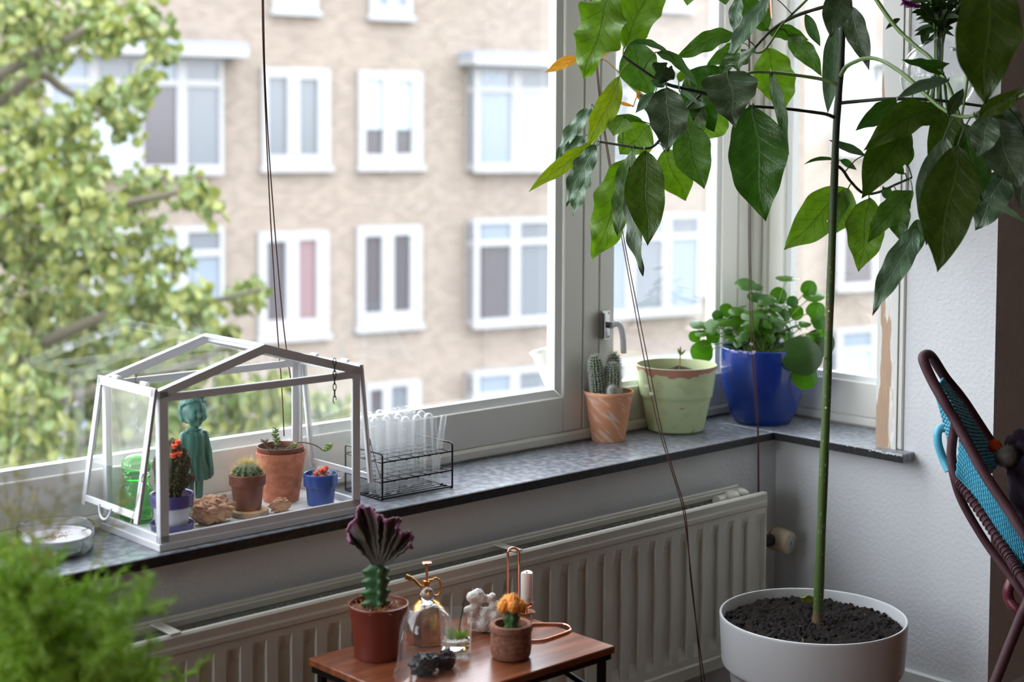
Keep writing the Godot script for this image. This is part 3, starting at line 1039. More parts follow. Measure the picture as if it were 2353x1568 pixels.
func inside_greenhouse() -> void:
	var y0 := SILL + 0.0152
	# green glass jar with a ball lid
	var green := mat("green_glass", Color(0.45, 0.95, 0.42, 0.0), 0.03)
	green.refraction_enabled = true
	green.refraction_scale = 0.05
	var j := thing("glass_jar", "green glass jar with a round ball stopper inside the greenhouse", "jar", Vector3(0.5008, 0.6352, -0.1919))
	var jb := MB.new()
	jb.lathe([Vector2(0, 0.001), Vector2(0.026, 0), Vector2(0.0305, 0.004), Vector2(0.031, 0.02), Vector2(0.031, 0.055), Vector2(0.029, 0.064), Vector2(0.0235, 0.071), Vector2(0.0235, 0.082), Vector2(0.0262, 0.084), Vector2(0.0262, 0.088), Vector2(0.024, 0.09), Vector2(0.0205, 0.089), Vector2(0.0205, 0.072), Vector2(0.026, 0.062), Vector2(0.0283, 0.052), Vector2(0.0283, 0.008), Vector2(0.02, 0.005), Vector2(0, 0.005)], Vector3.ZERO, 44)
	part("jar_body", jb, green, j)
	var jl := MB.new()
	jl.lathe([Vector2(0, 0.0905), Vector2(0.018, 0.0905), Vector2(0.0255, 0.096), Vector2(0.0282, 0.105), Vector2(0.0262, 0.116), Vector2(0.019, 0.1245), Vector2(0.009, 0.128), Vector2(0, 0.1285), Vector2(0, 0.126), Vector2(0.0085, 0.1255), Vector2(0.0175, 0.122), Vector2(0.0238, 0.115), Vector2(0.0257, 0.105), Vector2(0.0232, 0.0975), Vector2(0.017, 0.093), Vector2(0, 0.093)], Vector3.ZERO, 44)
	part("stopper", jl, green, j)
	statue(Vector3(0.6157, 0.6352, -0.1753))
	# cactus with orange flowers in the purple and white glazed pot
	var pur := mat("purple_glaze", Color(0.29, 0.25, 0.48), 0.25)
	var pp: Vector3 = Vector3(0.5171, 0.6352, -0.091)
	var t := thing("potted_cactus", "knobbly cactus with small orange flowers in a purple and white pot on a saucer", "cactus", pp)
	var sa := MB.new()
	sa.lathe([Vector2(0, 0), Vector2(0.034, 0), Vector2(0.038, 0.003), Vector2(0.0405, 0.0145), Vector2(0.0395, 0.016), Vector2(0.038, 0.015), Vector2(0.0355, 0.005), Vector2(0, 0.004)], Vector3.ZERO, 48)
	part("saucer", sa, pur, t)
	var wp := MB.new()
	wp.lathe([Vector2(0, 0.0045), Vector2(0.0275, 0.0045), Vector2(0.029, 0.007), Vector2(0.034, 0.046)], Vector3.ZERO, 48)
	part("pot", wp, mat("white_glaze", Color(0.82, 0.82, 0.85), 0.3), t, "white lower pot")
	var rp := MB.new()
	rp.lathe([Vector2(0.0338, 0.044), Vector2(0.0395, 0.0475), Vector2(0.0405, 0.06), Vector2(0.0405, 0.067), Vector2(0.0395, 0.069), Vector2(0.037, 0.068), Vector2(0.036, 0.06), Vector2(0.034, 0.045)], Vector3.ZERO, 48)
	part("rim", rp, pur, t, "purple rim")
	soil_in(t, 0.061, 0.0365, mats.soil)
	var cm := mat("dark_cactus", Color(0.24, 0.29, 0.17), 0.7)
	var cs := mat("brown_spines", Color(0.5, 0.36, 0.3), 0.8)
	rng.seed = 21
	var knobs := [[Vector3(-0.008, 0.06, 0), Vector3(0.004, 0.17, 0.0), 0.02], [Vector3(0.008, 0.06, 0), Vector3(0.034, 0.138, -0.002), 0.012], [Vector3(0.012, 0.075, 0.004), Vector3(0.042, 0.099, 0.01), 0.008], [Vector3(0.002, 0.1, 0.004), Vector3(0.022, 0.155, 0.006), 0.011], [Vector3(-0.016, 0.06, 0), Vector3(-0.03, 0.14, 0), 0.012], [Vector3(0.02, 0.105, 0), Vector3(0.04, 0.122, 0.0), 0.007]]
	for q in knobs:
		var b := MB.new()
		cactus_column(b, q[0], q[1], q[2], 6, 0.2)
		var st := part("stem", b, cm, t)
		var sb := MB.new()
		for k in int(q[2] * 9000):
			var s := rng.randf_range(0.05, 1.0)
			var a := rng.randf() * TAU
			var ax: Vector3 = q[1] - q[0]
			var u := ax.cross(Vector3.BACK).normalized()
			var v := ax.cross(u).normalized()
			var d := u * cos(a) + v * sin(a)
			sb.lump(q[0] + ax * s + d * q[2] * (0.94 if s < 0.75 else 0.94 * sqrt(maxf(0.02, 1.0 - pow((s - 0.72) / 0.3, 2)))), Vector3.ONE * 0.0017, null, 5, 4)
		part("areoles", sb, cs, st, "", "stuff")
	var om := mat("orange_petal", Color(0.93, 0.33, 0.16), 0.5)
	for c in [Vector3(0.006, 0.162, 0.012), Vector3(-0.004, 0.157, 0.018), Vector3(0.004, 0.142, 0.02), Vector3(-0.008, 0.141, 0.02)]:
		var b := MB.new()
		b.lathe([Vector2(0, -0.004), Vector2(0.0035, -0.003), Vector2(0.0055, 0.002), Vector2(0.0062, 0.005), Vector2(0.0045, 0.0058), Vector2(0.003, 0.003), Vector2(0, 0.002)], c, 12)
		part("flower", b, om, t)
	# brown stones
	rock("rough_stone", "large rough orange brown stone beside the purple pot in the greenhouse", Vector3(0.6017, 0.6352, -0.089), Vector3(0.043, 0.026, 0.03), mat("brown_rock", Color(0.8, 0.62, 0.5), 0.9), 31)
	rock("rough_stone", "small rough orange stone at the terracotta pot's foot in the greenhouse", Vector3(0.745, 0.6352, -0.0747), Vector3(0.021, 0.0135, 0.014), mats.brown_rock, 37)
	# round cactus in a brown plastic pot on a slice of birch
	var sp: Vector3 = Vector3(0.6879, 0.6352, -0.0977)
	var sl := thing("wood_slice", "round slice of birch wood under the brown plastic pot", "wood slice", sp)
	var s1 := MB.new()
	s1.lathe([Vector2(0, 0), Vector2(0.036, 0), Vector2(0.0375, 0.002), Vector2(0.0375, 0.009), Vector2(0.036, 0.0102)], Vector3.ZERO, 40)
	part("bark_edge", s1, tone(mat("birch_bark", Color(0.85, 0.8, 0.74), 0.85), noise_tex("bark_specks", 0.05, Color(0.5, 0.42, 0.38), Color(1, 1, 1), 4, 9), Vector3(9, 30, 9)), sl)
	var s2 := MB.new()
	s2.lathe([Vector2(0.036, 0.0102), Vector2(0.0, 0.0104)], Vector3.ZERO, 40)
	part("cut_face", s2, mat("cut_wood", Color(0.83, 0.7, 0.53), 0.7), sl)
	var plast := mat("brown_plastic", Color(0.5, 0.3, 0.24), 0.4)
	var bp := pot("potted_cactus", "small round cactus with golden spines in a brown plastic pot on a wood slice", sp + Vector3(-0.0005, 0.0106, -0.004), 0.0265, 0.0352, 0.069, 0.022, 0.002, plast, 0.9)
	soil_in(bp, 0.0635, 0.0315, mats.soil)
	var rc := MB.new()
	rc.lump(Vector3(0, 0.068, 0), Vector3(0.027, 0.019, 0.027), func(d: Vector3) -> float: return 1.0 + 0.09 * cos(atan2(d.z, d.x) * 13.0) * (1.0 - d.y * d.y), 78, 16)
	part("cactus", rc, mat("round_cactus", Color(0.27, 0.37, 0.24), 0.6), bp)
	var roots := []
	var dirs := []
	rng.seed = 3
	for k in 13:
		var a := TAU * (k + 0.0) / 13.0
		for e in [0.15, 0.5, 0.85, 1.15, 1.4]:
			var d := Vector3(cos(a) * cos(e), sin(e), sin(a) * cos(e))
			for i in 5:
				roots.append(Vector3(0, 0.068, 0) + d * Vector3(0.029, 0.02, 0.029))
				dirs.append(d + Vector3(rng.randfn(), rng.randfn(), rng.randfn()) * 0.55)
	var spb := MB.new()
	spines(spb, roots, dirs, 0.019, 0.00035)
	part("spines", spb, mat("golden_spines", Color(0.86, 0.75, 0.42), 0.6), bp, "golden spines", "stuff")
	# big weathered terracotta pot with a plastic liner and trailing stonecrop
	var terra := tone(mat("weathered_terracotta", Color(0.9, 0.6, 0.48), 0.9), noise_tex("lime", 0.03, Color(0.84, 0.78, 0.75), Color(1, 1, 1), 5, 12, FastNoiseLite.TYPE_SIMPLEX_SMOOTH, 0.2, 0.8), Vector3(3, 3, 3))
	var tp: Vector3 = Vector3(0.8025, 0.6352, -0.1578)
	var tt := pot("potted_succulent", "trailing stonecrop in a large weathered terracotta pot in the greenhouse", tp, 0.0355, 0.0502, 0.099, 0.0, 0.0, terra, 0.85)
	var ln := MB.new()
	ln.lathe([Vector2(0.042, 0.085), Vector2(0.0455, 0.101), Vector2(0.0468, 0.106), Vector2(0.0466, 0.109), Vector2(0.0452, 0.109), Vector2(0.044, 0.104), Vector2(0.041, 0.085)], Vector3(-0.001, 0, 0), 48)
	part("liner_pot", ln, plast, tt, "brown plastic liner pot")
	soil_in(tt, 0.098, 0.0435, mats.soil, 0.004)
	var sm := mat("stonecrop_leaf", Color(0.5, 0.62, 0.32), 0.5)
	var tm := mat("dry_stem", Color(0.55, 0.42, 0.36), 0.8)
	var px := 1.0 / 1160.0
	var stems := [[Vector3(-0.017, 0.1, 0.0), Vector3(-0.012, 0.115, 0.004), Vector3(-0.016, 0.132, 0.004), Vector3(-0.014, 0.146, 0.004)],
		[Vector3(-0.04, 0.1, 0.02), Vector3(-0.046, 0.113, 0.022), Vector3(-0.052, 0.122, 0.02), Vector3(-0.05, 0.128, 0.018)],
		[Vector3(0.012, 0.1, 0.0), Vector3(0.035, 0.112, 0.012), Vector3(0.062, 0.106, 0.026), Vector3(0.083, 0.092, 0.036), Vector3(0.094, 0.104, 0.036)],
		[Vector3(0.018, 0.1, 0.012), Vector3(0.022, 0.107, 0.014), Vector3(0.024, 0.111, 0.014)]]
	rng.seed = 9
	for k in 4:
		var c := curve(stems[k])
		var b := MB.new()
		b.tube(c, taper(c.size(), 0.0016, 0.0011), 6)
		var so := part("stem", b, tm, tt)
		var l := MB.new()
		var from := [0.25, 0.75, 0.72, 0.1][k] as float
		for i in [40, 14, 44, 14][k]:
			var s := lerpf(from, 1.0, i / float([40, 14, 44, 14][k]))
			var q: Vector3 = c[int(s * (c.size() - 1))]
			var a: float = i * 2.4
			var d := Vector3(cos(a), 0.45, sin(a)).normalized()
			l.lump(q + d * 0.0045, Vector3(0.0012, 0.0012, 0.0052), null, 6, 6, Basis.looking_at(d, Vector3.UP))
		part("leaves", l, mat("dull_leaf", Color(0.55, 0.5, 0.42), 0.7) if k == 1 else sm, so, "", "stuff")
	# blue glazed pot with a hairy cactus in red flower
	var blue := mat("blue_glaze", Color(0.2, 0.32, 0.6), 0.22)
	var bb := pot("potted_cactus", "tiny woolly cactus with red flowers in a chipped blue pot in the greenhouse", Vector3(0.84, 0.6352, -0.0759), 0.0262, 0.0338, 0.0625, 0.026, 0.003, blue, 0.55)
	var inn := MB.new()
	inn.lathe([Vector2(0.0305, 0.059), Vector2(0.029, 0.04), Vector2(0, 0.04)], Vector3.ZERO, 40)
	part("inner_foil", inn, mats.silver, bb, "silvery inside")
	var wc := MB.new()
	for q in [[Vector3(0.0, 0.045, 0.0), Vector3(0.0, 0.073, 0)], [Vector3(0.011, 0.042, 0.006), Vector3(0.012, 0.06, 0.008)], [Vector3(-0.012, 0.042, 0.006), Vector3(-0.013, 0.06, 0.006)]]:
		cactus_column(wc, q[0], q[1], 0.009, 9)
	part("cactus", wc, mat("woolly_cactus", Color(0.62, 0.58, 0.5), 0.8), bb)
	roots = []
	dirs = []
	for k in 420:
		var c: Vector3 = [Vector3(0, 0.06, 0), Vector3(0.012, 0.052, 0.008), Vector3(-0.013, 0.052, 0.006)][k % 3]
		var d := Vector3(rng.randfn(), absf(rng.randfn()) + 0.2, rng.randfn()).normalized()
		roots.append(c + d * Vector3(0.008, 0.012, 0.008))
		dirs.append(d)
	var hw := MB.new()
	spines(hw, roots, dirs, 0.009, 0.0003)
	part("hairs", hw, mat("white_hair", Color(0.92, 0.88, 0.84), 0.7), bb, "white hairs", "stuff")
	for c in [Vector3(-0.017, 0.064, 0.008), Vector3(-0.006, 0.069, 0.01), Vector3(0.0, 0.068, 0.012), Vector3(0.01, 0.071, 0.004), Vector3(-0.009, 0.058, 0.018)]:
		var b := MB.new()
		b.lump(c, Vector3(0.005, 0.0042, 0.005), func(d: Vector3) -> float: return 1.0 + 0.16 * cos(atan2(d.z, d.x) * 6.0), 18, 9)
		part("flower", b, om, bb)

func rock(called: String, label: String, foot: Vector3, r: Vector3, m: Material, sd: int) -> Node3D:
	var o := thing(called, label, "stone", foot)
	var b := MB.new()
	var off := Vector3(sd, sd * 2.3, -sd)
	b.lump(Vector3(0, r.y * 0.93, 0), r, func(d: Vector3) -> float:
		var c := absf(n3(d + off, 1.1)) * 0.5 + absf(n3(d + off, 3.0)) * 0.2 + absf(n3(d - off, 8.0)) * 0.16 + n3(d + off, 20.0) * 0.05
		var k := 0.8 + c
		return minf(k, 0.93 / maxf(0.05, -d.y)), 72, 44)
	part("stone", b, m, o)
	return o

func statue(foot: Vector3) -> void:
	var o := thing("girl_figurine", "green patinated figurine of a girl in a dress standing inside the greenhouse", "figurine", foot)
	var m := tone(mat("patina", Color(0.42, 0.66, 0.6), 0.35), noise_tex("streaks", 0.02, Color(0.5, 0.55, 0.54), Color(1, 1, 1), 3, 14, FastNoiseLite.TYPE_SIMPLEX_SMOOTH, 0.25, 0.8), Vector3(9, 0.6, 9))
	# she stands upright, turned a little to the right of the viewer
	var turn := Basis(Vector3.UP, -0.15)
	var inv := turn.inverse()
	var f := func(w: Vector3) -> float:
		var p: Vector3 = inv * w
		var d := 1.0
		# skirt with pleats, bodice
		if p.y > 0.055 and p.y < 0.178:
			var s := clampf((p.y - 0.064) / 0.07, 0.0, 1.0)
			var a := atan2(p.z, p.x)
			var rad := lerpf(0.034, 0.0165, pow(s, 0.75)) + 0.0016 * cos(a * 14.0) * (1.0 - s)
			var q := Vector2(p.x, p.z * 1.25).length() - rad
			d = maxf(q * 0.8, 0.066 - p.y)
			d = maxf(d, p.y - 0.15)
			d = smin(d, ell(p, Vector3(0, 0.14, 0), Vector3(0.021, 0.026, 0.016)), 0.01)
		# legs, shoes
		for s in [-1, 1]:
			var x: float = 0.0095 * s
			d = smin(d, caps(p, Vector3(x, 0.07, 0), Vector3(x, 0.018, 0.001), 0.0085, 0.0062), 0.003)
			d = minf(d, caps(p, Vector3(x, 0.006, -0.002), Vector3(x * 1.15, 0.0055, 0.013), 0.0062, 0.0058))
			# arms, hands
			d = smin(d, caps(p, Vector3(0.021 * s, 0.152, 0), Vector3(0.0285 * s, 0.118, 0.002), 0.0078, 0.0062), 0.006)
			d = smin(d, caps(p, Vector3(0.0285 * s, 0.118, 0.002), Vector3(0.031 * s, 0.083, 0.008), 0.0062, 0.005), 0.003)
			d = smin(d, ell(p, Vector3(0.0315 * s, 0.076, 0.009), Vector3(0.0042, 0.008, 0.006)), 0.003)
		d = smin(d, caps(p, Vector3(0, 0.158, 0), Vector3(0, 0.175, 0.001), 0.0092, 0.0085), 0.006)
		if p.y > 0.15:
			# head, cheeks, nose, lips, sockets
			var hd := ell(p, Vector3(0, 0.198, 0.002), Vector3(0.0235, 0.0265, 0.0245))
			for s in [-1, 1]:
				hd = smin(hd, ell(p, Vector3(0.01 * s, 0.189, 0.017), Vector3(0.009, 0.0085, 0.0085)), 0.006)
				hd = maxf(hd, -ell(p, Vector3(0.0088 * s, 0.1985, 0.0265), Vector3(0.0058, 0.0042, 0.0055)))
				hd = minf(hd, ell(p, Vector3(0.0088 * s, 0.198, 0.0222), Vector3(0.0042, 0.0034, 0.003)))
			hd = smin(hd, ell(p, Vector3(0, 0.1915, 0.0265), Vector3(0.0033, 0.0045, 0.0042)), 0.003)
			hd = smin(hd, ell(p, Vector3(0, 0.1832, 0.0238), Vector3(0.006, 0.0018, 0.0026)), 0.0015)
			hd = smin(hd, ell(p, Vector3(0, 0.1765, 0.0185), Vector3(0.007, 0.0055, 0.006)), 0.006)
			d = smin(d, hd, 0.004)
			# bobbed hair with a fringe and a bow
			var hair := ell(p, Vector3(0, 0.204, -0.003), Vector3(0.0272, 0.0262, 0.0268)) + 0.0009 * cos(p.x * 900.0 + p.y * 300.0)
			hair = maxf(hair, (p.z + 0.001) - maxf(0.0, (p.y - 0.208)) * 2.0)
			hair = smin(hair, ell(p, Vector3(-0.0205, 0.194, -0.008), Vector3(0.0075, 0.018, 0.011)), 0.006)
			hair = smin(hair, ell(p, Vector3(0, 0.19, -0.017), Vector3(0.022, 0.02, 0.011)), 0.006)
			d = minf(d, hair)
			d = minf(d, ell(p, Vector3(0.014, 0.2255, 0.008), Vector3(0.007, 0.0045, 0.004)))
			d = minf(d, ell(p, Vector3(0.003, 0.229, 0.009), Vector3(0.006, 0.004, 0.004)))
		# collar
		d = minf(d, maxf(ell(p, Vector3(0, 0.163, 0), Vector3(0.0165, 0.004, 0.0145)), -1.0))
		return d
	var b := MB.new()
	b.nets(f, Vector3(-0.046, -0.003, -0.042), Vector3(0.046, 0.236, 0.042), 0.0019)
	part("figure", b, m, o)

func sill_things() -> void:
	# glass bowl with a metal plate in it
	var dp: Vector3 = Vector3(0.312, 0.62, -0.1404)
	var d := thing("glass_dish", "shallow round glass dish holding a pale plate with crumbs, left of the greenhouse", "dish", dp)
	var gm := mat("clear_glass", Color(0.98, 1, 0.99, 0), 0.01)
	gm.refraction_enabled = true
	gm.refraction_scale = 0.05
	var b := MB.new()
	b.lathe([Vector2(0, 0.001), Vector2(0.058, 0.0008), Vector2(0.0645, 0.004), Vector2(0.0665, 0.012), Vector2(0.0672, 0.048), Vector2(0.066, 0.0492), Vector2(0.0648, 0.048), Vector2(0.0642, 0.012), Vector2(0.062, 0.006), Vector2(0.0565, 0.0038), Vector2(0, 0.0038)], Vector3.ZERO, 64)
	part("bowl", b, gm, d)
	var pl := MB.new()
	pl.lathe([Vector2(0, 0.0265), Vector2(0.056, 0.0265), Vector2(0.0605, 0.0275), Vector2(0.0615, 0.0325), Vector2(0.0605, 0.0335), Vector2(0.0585, 0.032), Vector2(0.057, 0.029), Vector2(0, 0.0285)], Vector3.ZERO, 64)
	part("plate", pl, mat("pale_plate", Color(0.82, 0.8, 0.82), 0.3), d, "pale plate")
	var ft := MB.new()
	ft.lathe([Vector2(0.04, 0.0042), Vector2(0.045, 0.0042), Vector2(0.05, 0.0262), Vector2(0.045, 0.0262)], Vector3.ZERO, 48)
	part("inner_foot", ft, gm, d)
	rng.seed = 12
	var cr := MB.new()
	for k in 90:
		var q := Vector3(rng.randfn() * 0.016, 0.0292, rng.randfn() * 0.009)
		cr.lump(q, Vector3(rng.randf_range(0.0008, 0.003), 0.0008, rng.randf_range(0.0006, 0.0016)), null, 6, 5, Basis(Vector3.UP, rng.randf() * 3))
	part("crumbs", cr, mat("crumbs", Color(0.75, 0.58, 0.45), 0.9), d, "", "stuff")
	# marbled terracotta pot with three woolly column cacti
	var tc := mat("marbled_terracotta", Color.WHITE, 0.85)
	tc.albedo_texture = picture("marbling", 256, 256, func(x: int, y: int) -> Color:
		var a := x / 256.0 * TAU
		var s := y / 256.0 * 3.2 + a * 0.55
		var k := nz.get_noise_3d(cos(a) * 0.7, s * 3.2, sin(a) * 0.7)
		var w := smoothstep(0.02, 0.42, k) * 0.75
		return Color(0.86, 0.6, 0.45).lerp(Color(0.9, 0.83, 0.76), w))
	var cp := pot("potted_cactus", "three white woolly column cacti in a marbled terracotta pot on the sill", Vector3(1.7879, 0.62, -0.2019), 0.0405, 0.0612, 0.123, 0.01, 0.0015, tc, 0.9)
	soil_in(cp, 0.113, 0.056, mats.soil)
	var gm2 := mat("column_cactus", Color(0.33, 0.42, 0.28), 0.7)
	var hair := mat("fine_white_hair", Color(0.93, 0.93, 0.9), 0.8)
	hair.backlight_enabled = true
	hair.backlight = Color(0.7, 0.7, 0.68)
	rng.seed = 14
	for q in [[Vector3(-0.026, 0.105, -0.008), Vector3(-0.039, 0.212, -0.01), 0.0165], [Vector3(0.003, 0.105, 0.01), Vector3(0.0, 0.192, 0.012), 0.0175], [Vector3(0.026, 0.105, -0.006), Vector3(0.024, 0.212, -0.008), 0.0155], [Vector3(-0.012, 0.105, 0.026), Vector3(-0.014, 0.136, 0.027), 0.0095]]:
		var f: Vector3 = q[0]
		var e: Vector3 = q[1]
		var r: float = q[2]
		var cb := MB.new()
		cactus_column(cb, f, e, r, 14, 0.1)
		var st := part("stem", cb, gm2, cp)
		var roots := []
		var dirs := []
		var u := (e - f).cross(Vector3.BACK).normalized()
		var v := (e - f).cross(u).normalized()
		for i in 14:
			for jx in 17:
				var s := (jx + 0.5) / 17.0
				var a := TAU * (i + 0.0) / 14.0
				var dd := u * cos(a) + v * sin(a)
				var w := 1.0 if s < 0.72 else sqrt(maxf(0.03, 1.0 - pow((s - 0.72) / 0.28, 2.0)))
				var nrm := (dd * w + (e - f).normalized() * (1.0 - w) * 1.6).normalized()
				for k in 9:
					roots.append(f + (e - f) * s + dd * r * w * 0.98)
					dirs.append(nrm + Vector3(rng.randfn(), rng.randfn() + 0.3, rng.randfn()) * 0.55)
		for k in 110:
			roots.append(e - (e - f) * 0.05)
			dirs.append(Vector3(rng.randfn() * 0.5, 1, rng.randfn() * 0.5))
		var hb := MB.new()
		spines(hb, roots, dirs, 0.0095, 0.00048)
		part("hairs", hb, hair, st, "white hairs", "stuff")
	# pale green pot with chipped rim and a seedling
	var gp := mat("green_paint", Color.WHITE, 0.5)
	gp.albedo_texture = picture("green_chipped", 512, 256, func(x: int, y: int) -> Color:
		var a := x / 512.0 * TAU
		var n := nz.get_noise_3d(cos(a) * 2.5, y * 0.02, sin(a) * 2.5)
		var chip := clampf(sin(a - 2.3), 0.0, 1.0)
		var c := Color(0.79, 0.85, 0.66).lerp(Color(0.74, 0.8, 0.6), smoothstep(0.0, 0.6, nz.get_noise_3d(cos(a) * 1.2 + 9.0, y * 0.012, sin(a) * 1.2)))
		if y < 34 and n * 20.0 + 6.0 + 26.0 * chip > y + 4.0 - (0.0 if y > 8 else 2.0):
			c = Color(0.7, 0.5, 0.42)
		if n > 0.62:
			c = c.lerp(Color(0.6, 0.48, 0.4), 0.7)
		return c)
	var gt := thing("potted_seedling", "wide pale green painted pot with a chipped rim and one tiny seedling", "flower pot", Vector3(2.0136, 0.62, -0.1831))
	var gb := MB.new()
	# uv: v runs down from the rim
	var prof := [Vector2(0.103, 0.166), Vector2(0.1018, 0.16), Vector2(0.092, 0.096), Vector2(0.0918, 0.09), Vector2(0.0875, 0.0855), Vector2(0.0865, 0.08), Vector2(0.071, 0.006), Vector2(0.069, 0.001), Vector2(0, 0)]
	var pts := PackedVector3Array()
	var uvs := PackedVector2Array()
	var idx := PackedInt32Array()
	for jx in prof.size():
		for i in 65:
			var a := TAU * i / 64
			pts.append(Vector3(prof[jx].x * cos(a), prof[jx].y, -prof[jx].x * sin(a)))
			uvs.append(Vector2(i / 64.0, clampf((0.166 - prof[jx].y) / 0.166, 0.0, 1.0)))
	for jx in prof.size() - 1:
		for i in 64:
			var k := jx * 65 + i
			idx.append_array([k, k + 65, k + 1, k + 1, k + 65, k + 66])
	var rev := PackedInt32Array()
	for k in range(0, idx.size(), 3):
		rev.append_array([idx[k], idx[k + 2], idx[k + 1]])
	gb.push(pts, rev, uvs)
	part("pot", gb, gp, gt)
	var gi := MB.new()
	gi.lathe([Vector2(0.103, 0.166), Vector2(0.1022, 0.1675), Vector2(0.0995, 0.1675), Vector2(0.0985, 0.165), Vector2(0.089, 0.11)], Vector3.ZERO, 64)
	part("inner_rim", gi, mat("green_inside", Color(0.7, 0.73, 0.55), 0.6), gt)
	soil_in(gt, 0.142, 0.0945, mats.soil, 0.005)
	var se := MB.new()
	se.tube(curve([Vector3(0.012, 0.14, 0.0), Vector3(0.012, 0.165, 0.001), Vector3(0.015, 0.19, 0)]), 0.0016, 6)
	part("seedling_stem", se, mat("young_stem", Color(0.5, 0.42, 0.25), 0.7), gt)
	for q in [[-0.011, 0.02, 0.0], [0.017, 0.014, 0.004], [0.002, 0.024, -0.002], [-0.005, 0.012, 0.006]]:
		var lb := MB.new()
		leaf_into(lb, Vector3(0.015, 0.188, 0), Vector3(0.015, 0.188, 0) + Vector3(q[0], q[1], q[2]), 0.006, 0.3, 0.0, 0.0, 0.0, 6)
		part("leaf", lb, mat("young_leaf", Color(0.6, 0.65, 0.35), 0.5), gt)
	pilea()
	cords()

# one leaf blade into a mesh: base, tip, width, roll about its axis, sag, droop towards the normal, wave
func leaf_into(b: MB, a: Vector3, e: Vector3, w: float, roll: float, sag: float, curl: float, wave: float, nv := 22, fold := 0.18, sd := 0.0, belly := 0.82) -> void:
	var ax := e - a
	var L := ax.length()
	ax /= L
	var view := Vector3(-0.68, 0.06, 0.73)
	var side := ax.cross(view).normalized().rotated(ax, roll)
	var nrm := side.cross(ax).normalized()
	var nu := 9
	var p := PackedVector3Array()
	for j in nv:
		var s := float(j) / (nv - 1)
		var h := w * 0.5 * pow(sin(PI * pow(s, belly)), 0.85) * (1.0 - 0.22 * smoothstep(0.72, 0.97, s))
		if j == nv - 1:
			h = 0.0
		elif s > 0.94:
			h *= 0.8
		var c := a + ax * (L * s) + Vector3.UP * (sag * L * 4.0 * s * (1.0 - s)) + nrm * (curl * L * 4.0 * s * (1.0 - s))
		var lean := sin(s * 9.0 + sd) * 0.03 * w
		for i in nu:
			var t := (i - 4) / 4.0
			var z := fold * absf(t) * h
			z += wave * w * 0.22 * sin(s * 19.0 + sd * 3.0 + (2.1 if t > 0 else 0.0)) * t * t
			z += 0.018 * w * cos((s * 9.0 - absf(t) * 2.2) * TAU) * (absf(t) * (1.0 - absf(t)) * 4.0)
			var hh := h * (1.0 + wave * 0.12 * sin(s * 23.0 + sd * 2.0 + (1.3 if t > 0 else 0.0)))
			p.append(c + side * (t * hh + lean) + nrm * z)
	b.grid(p, nu, nv)

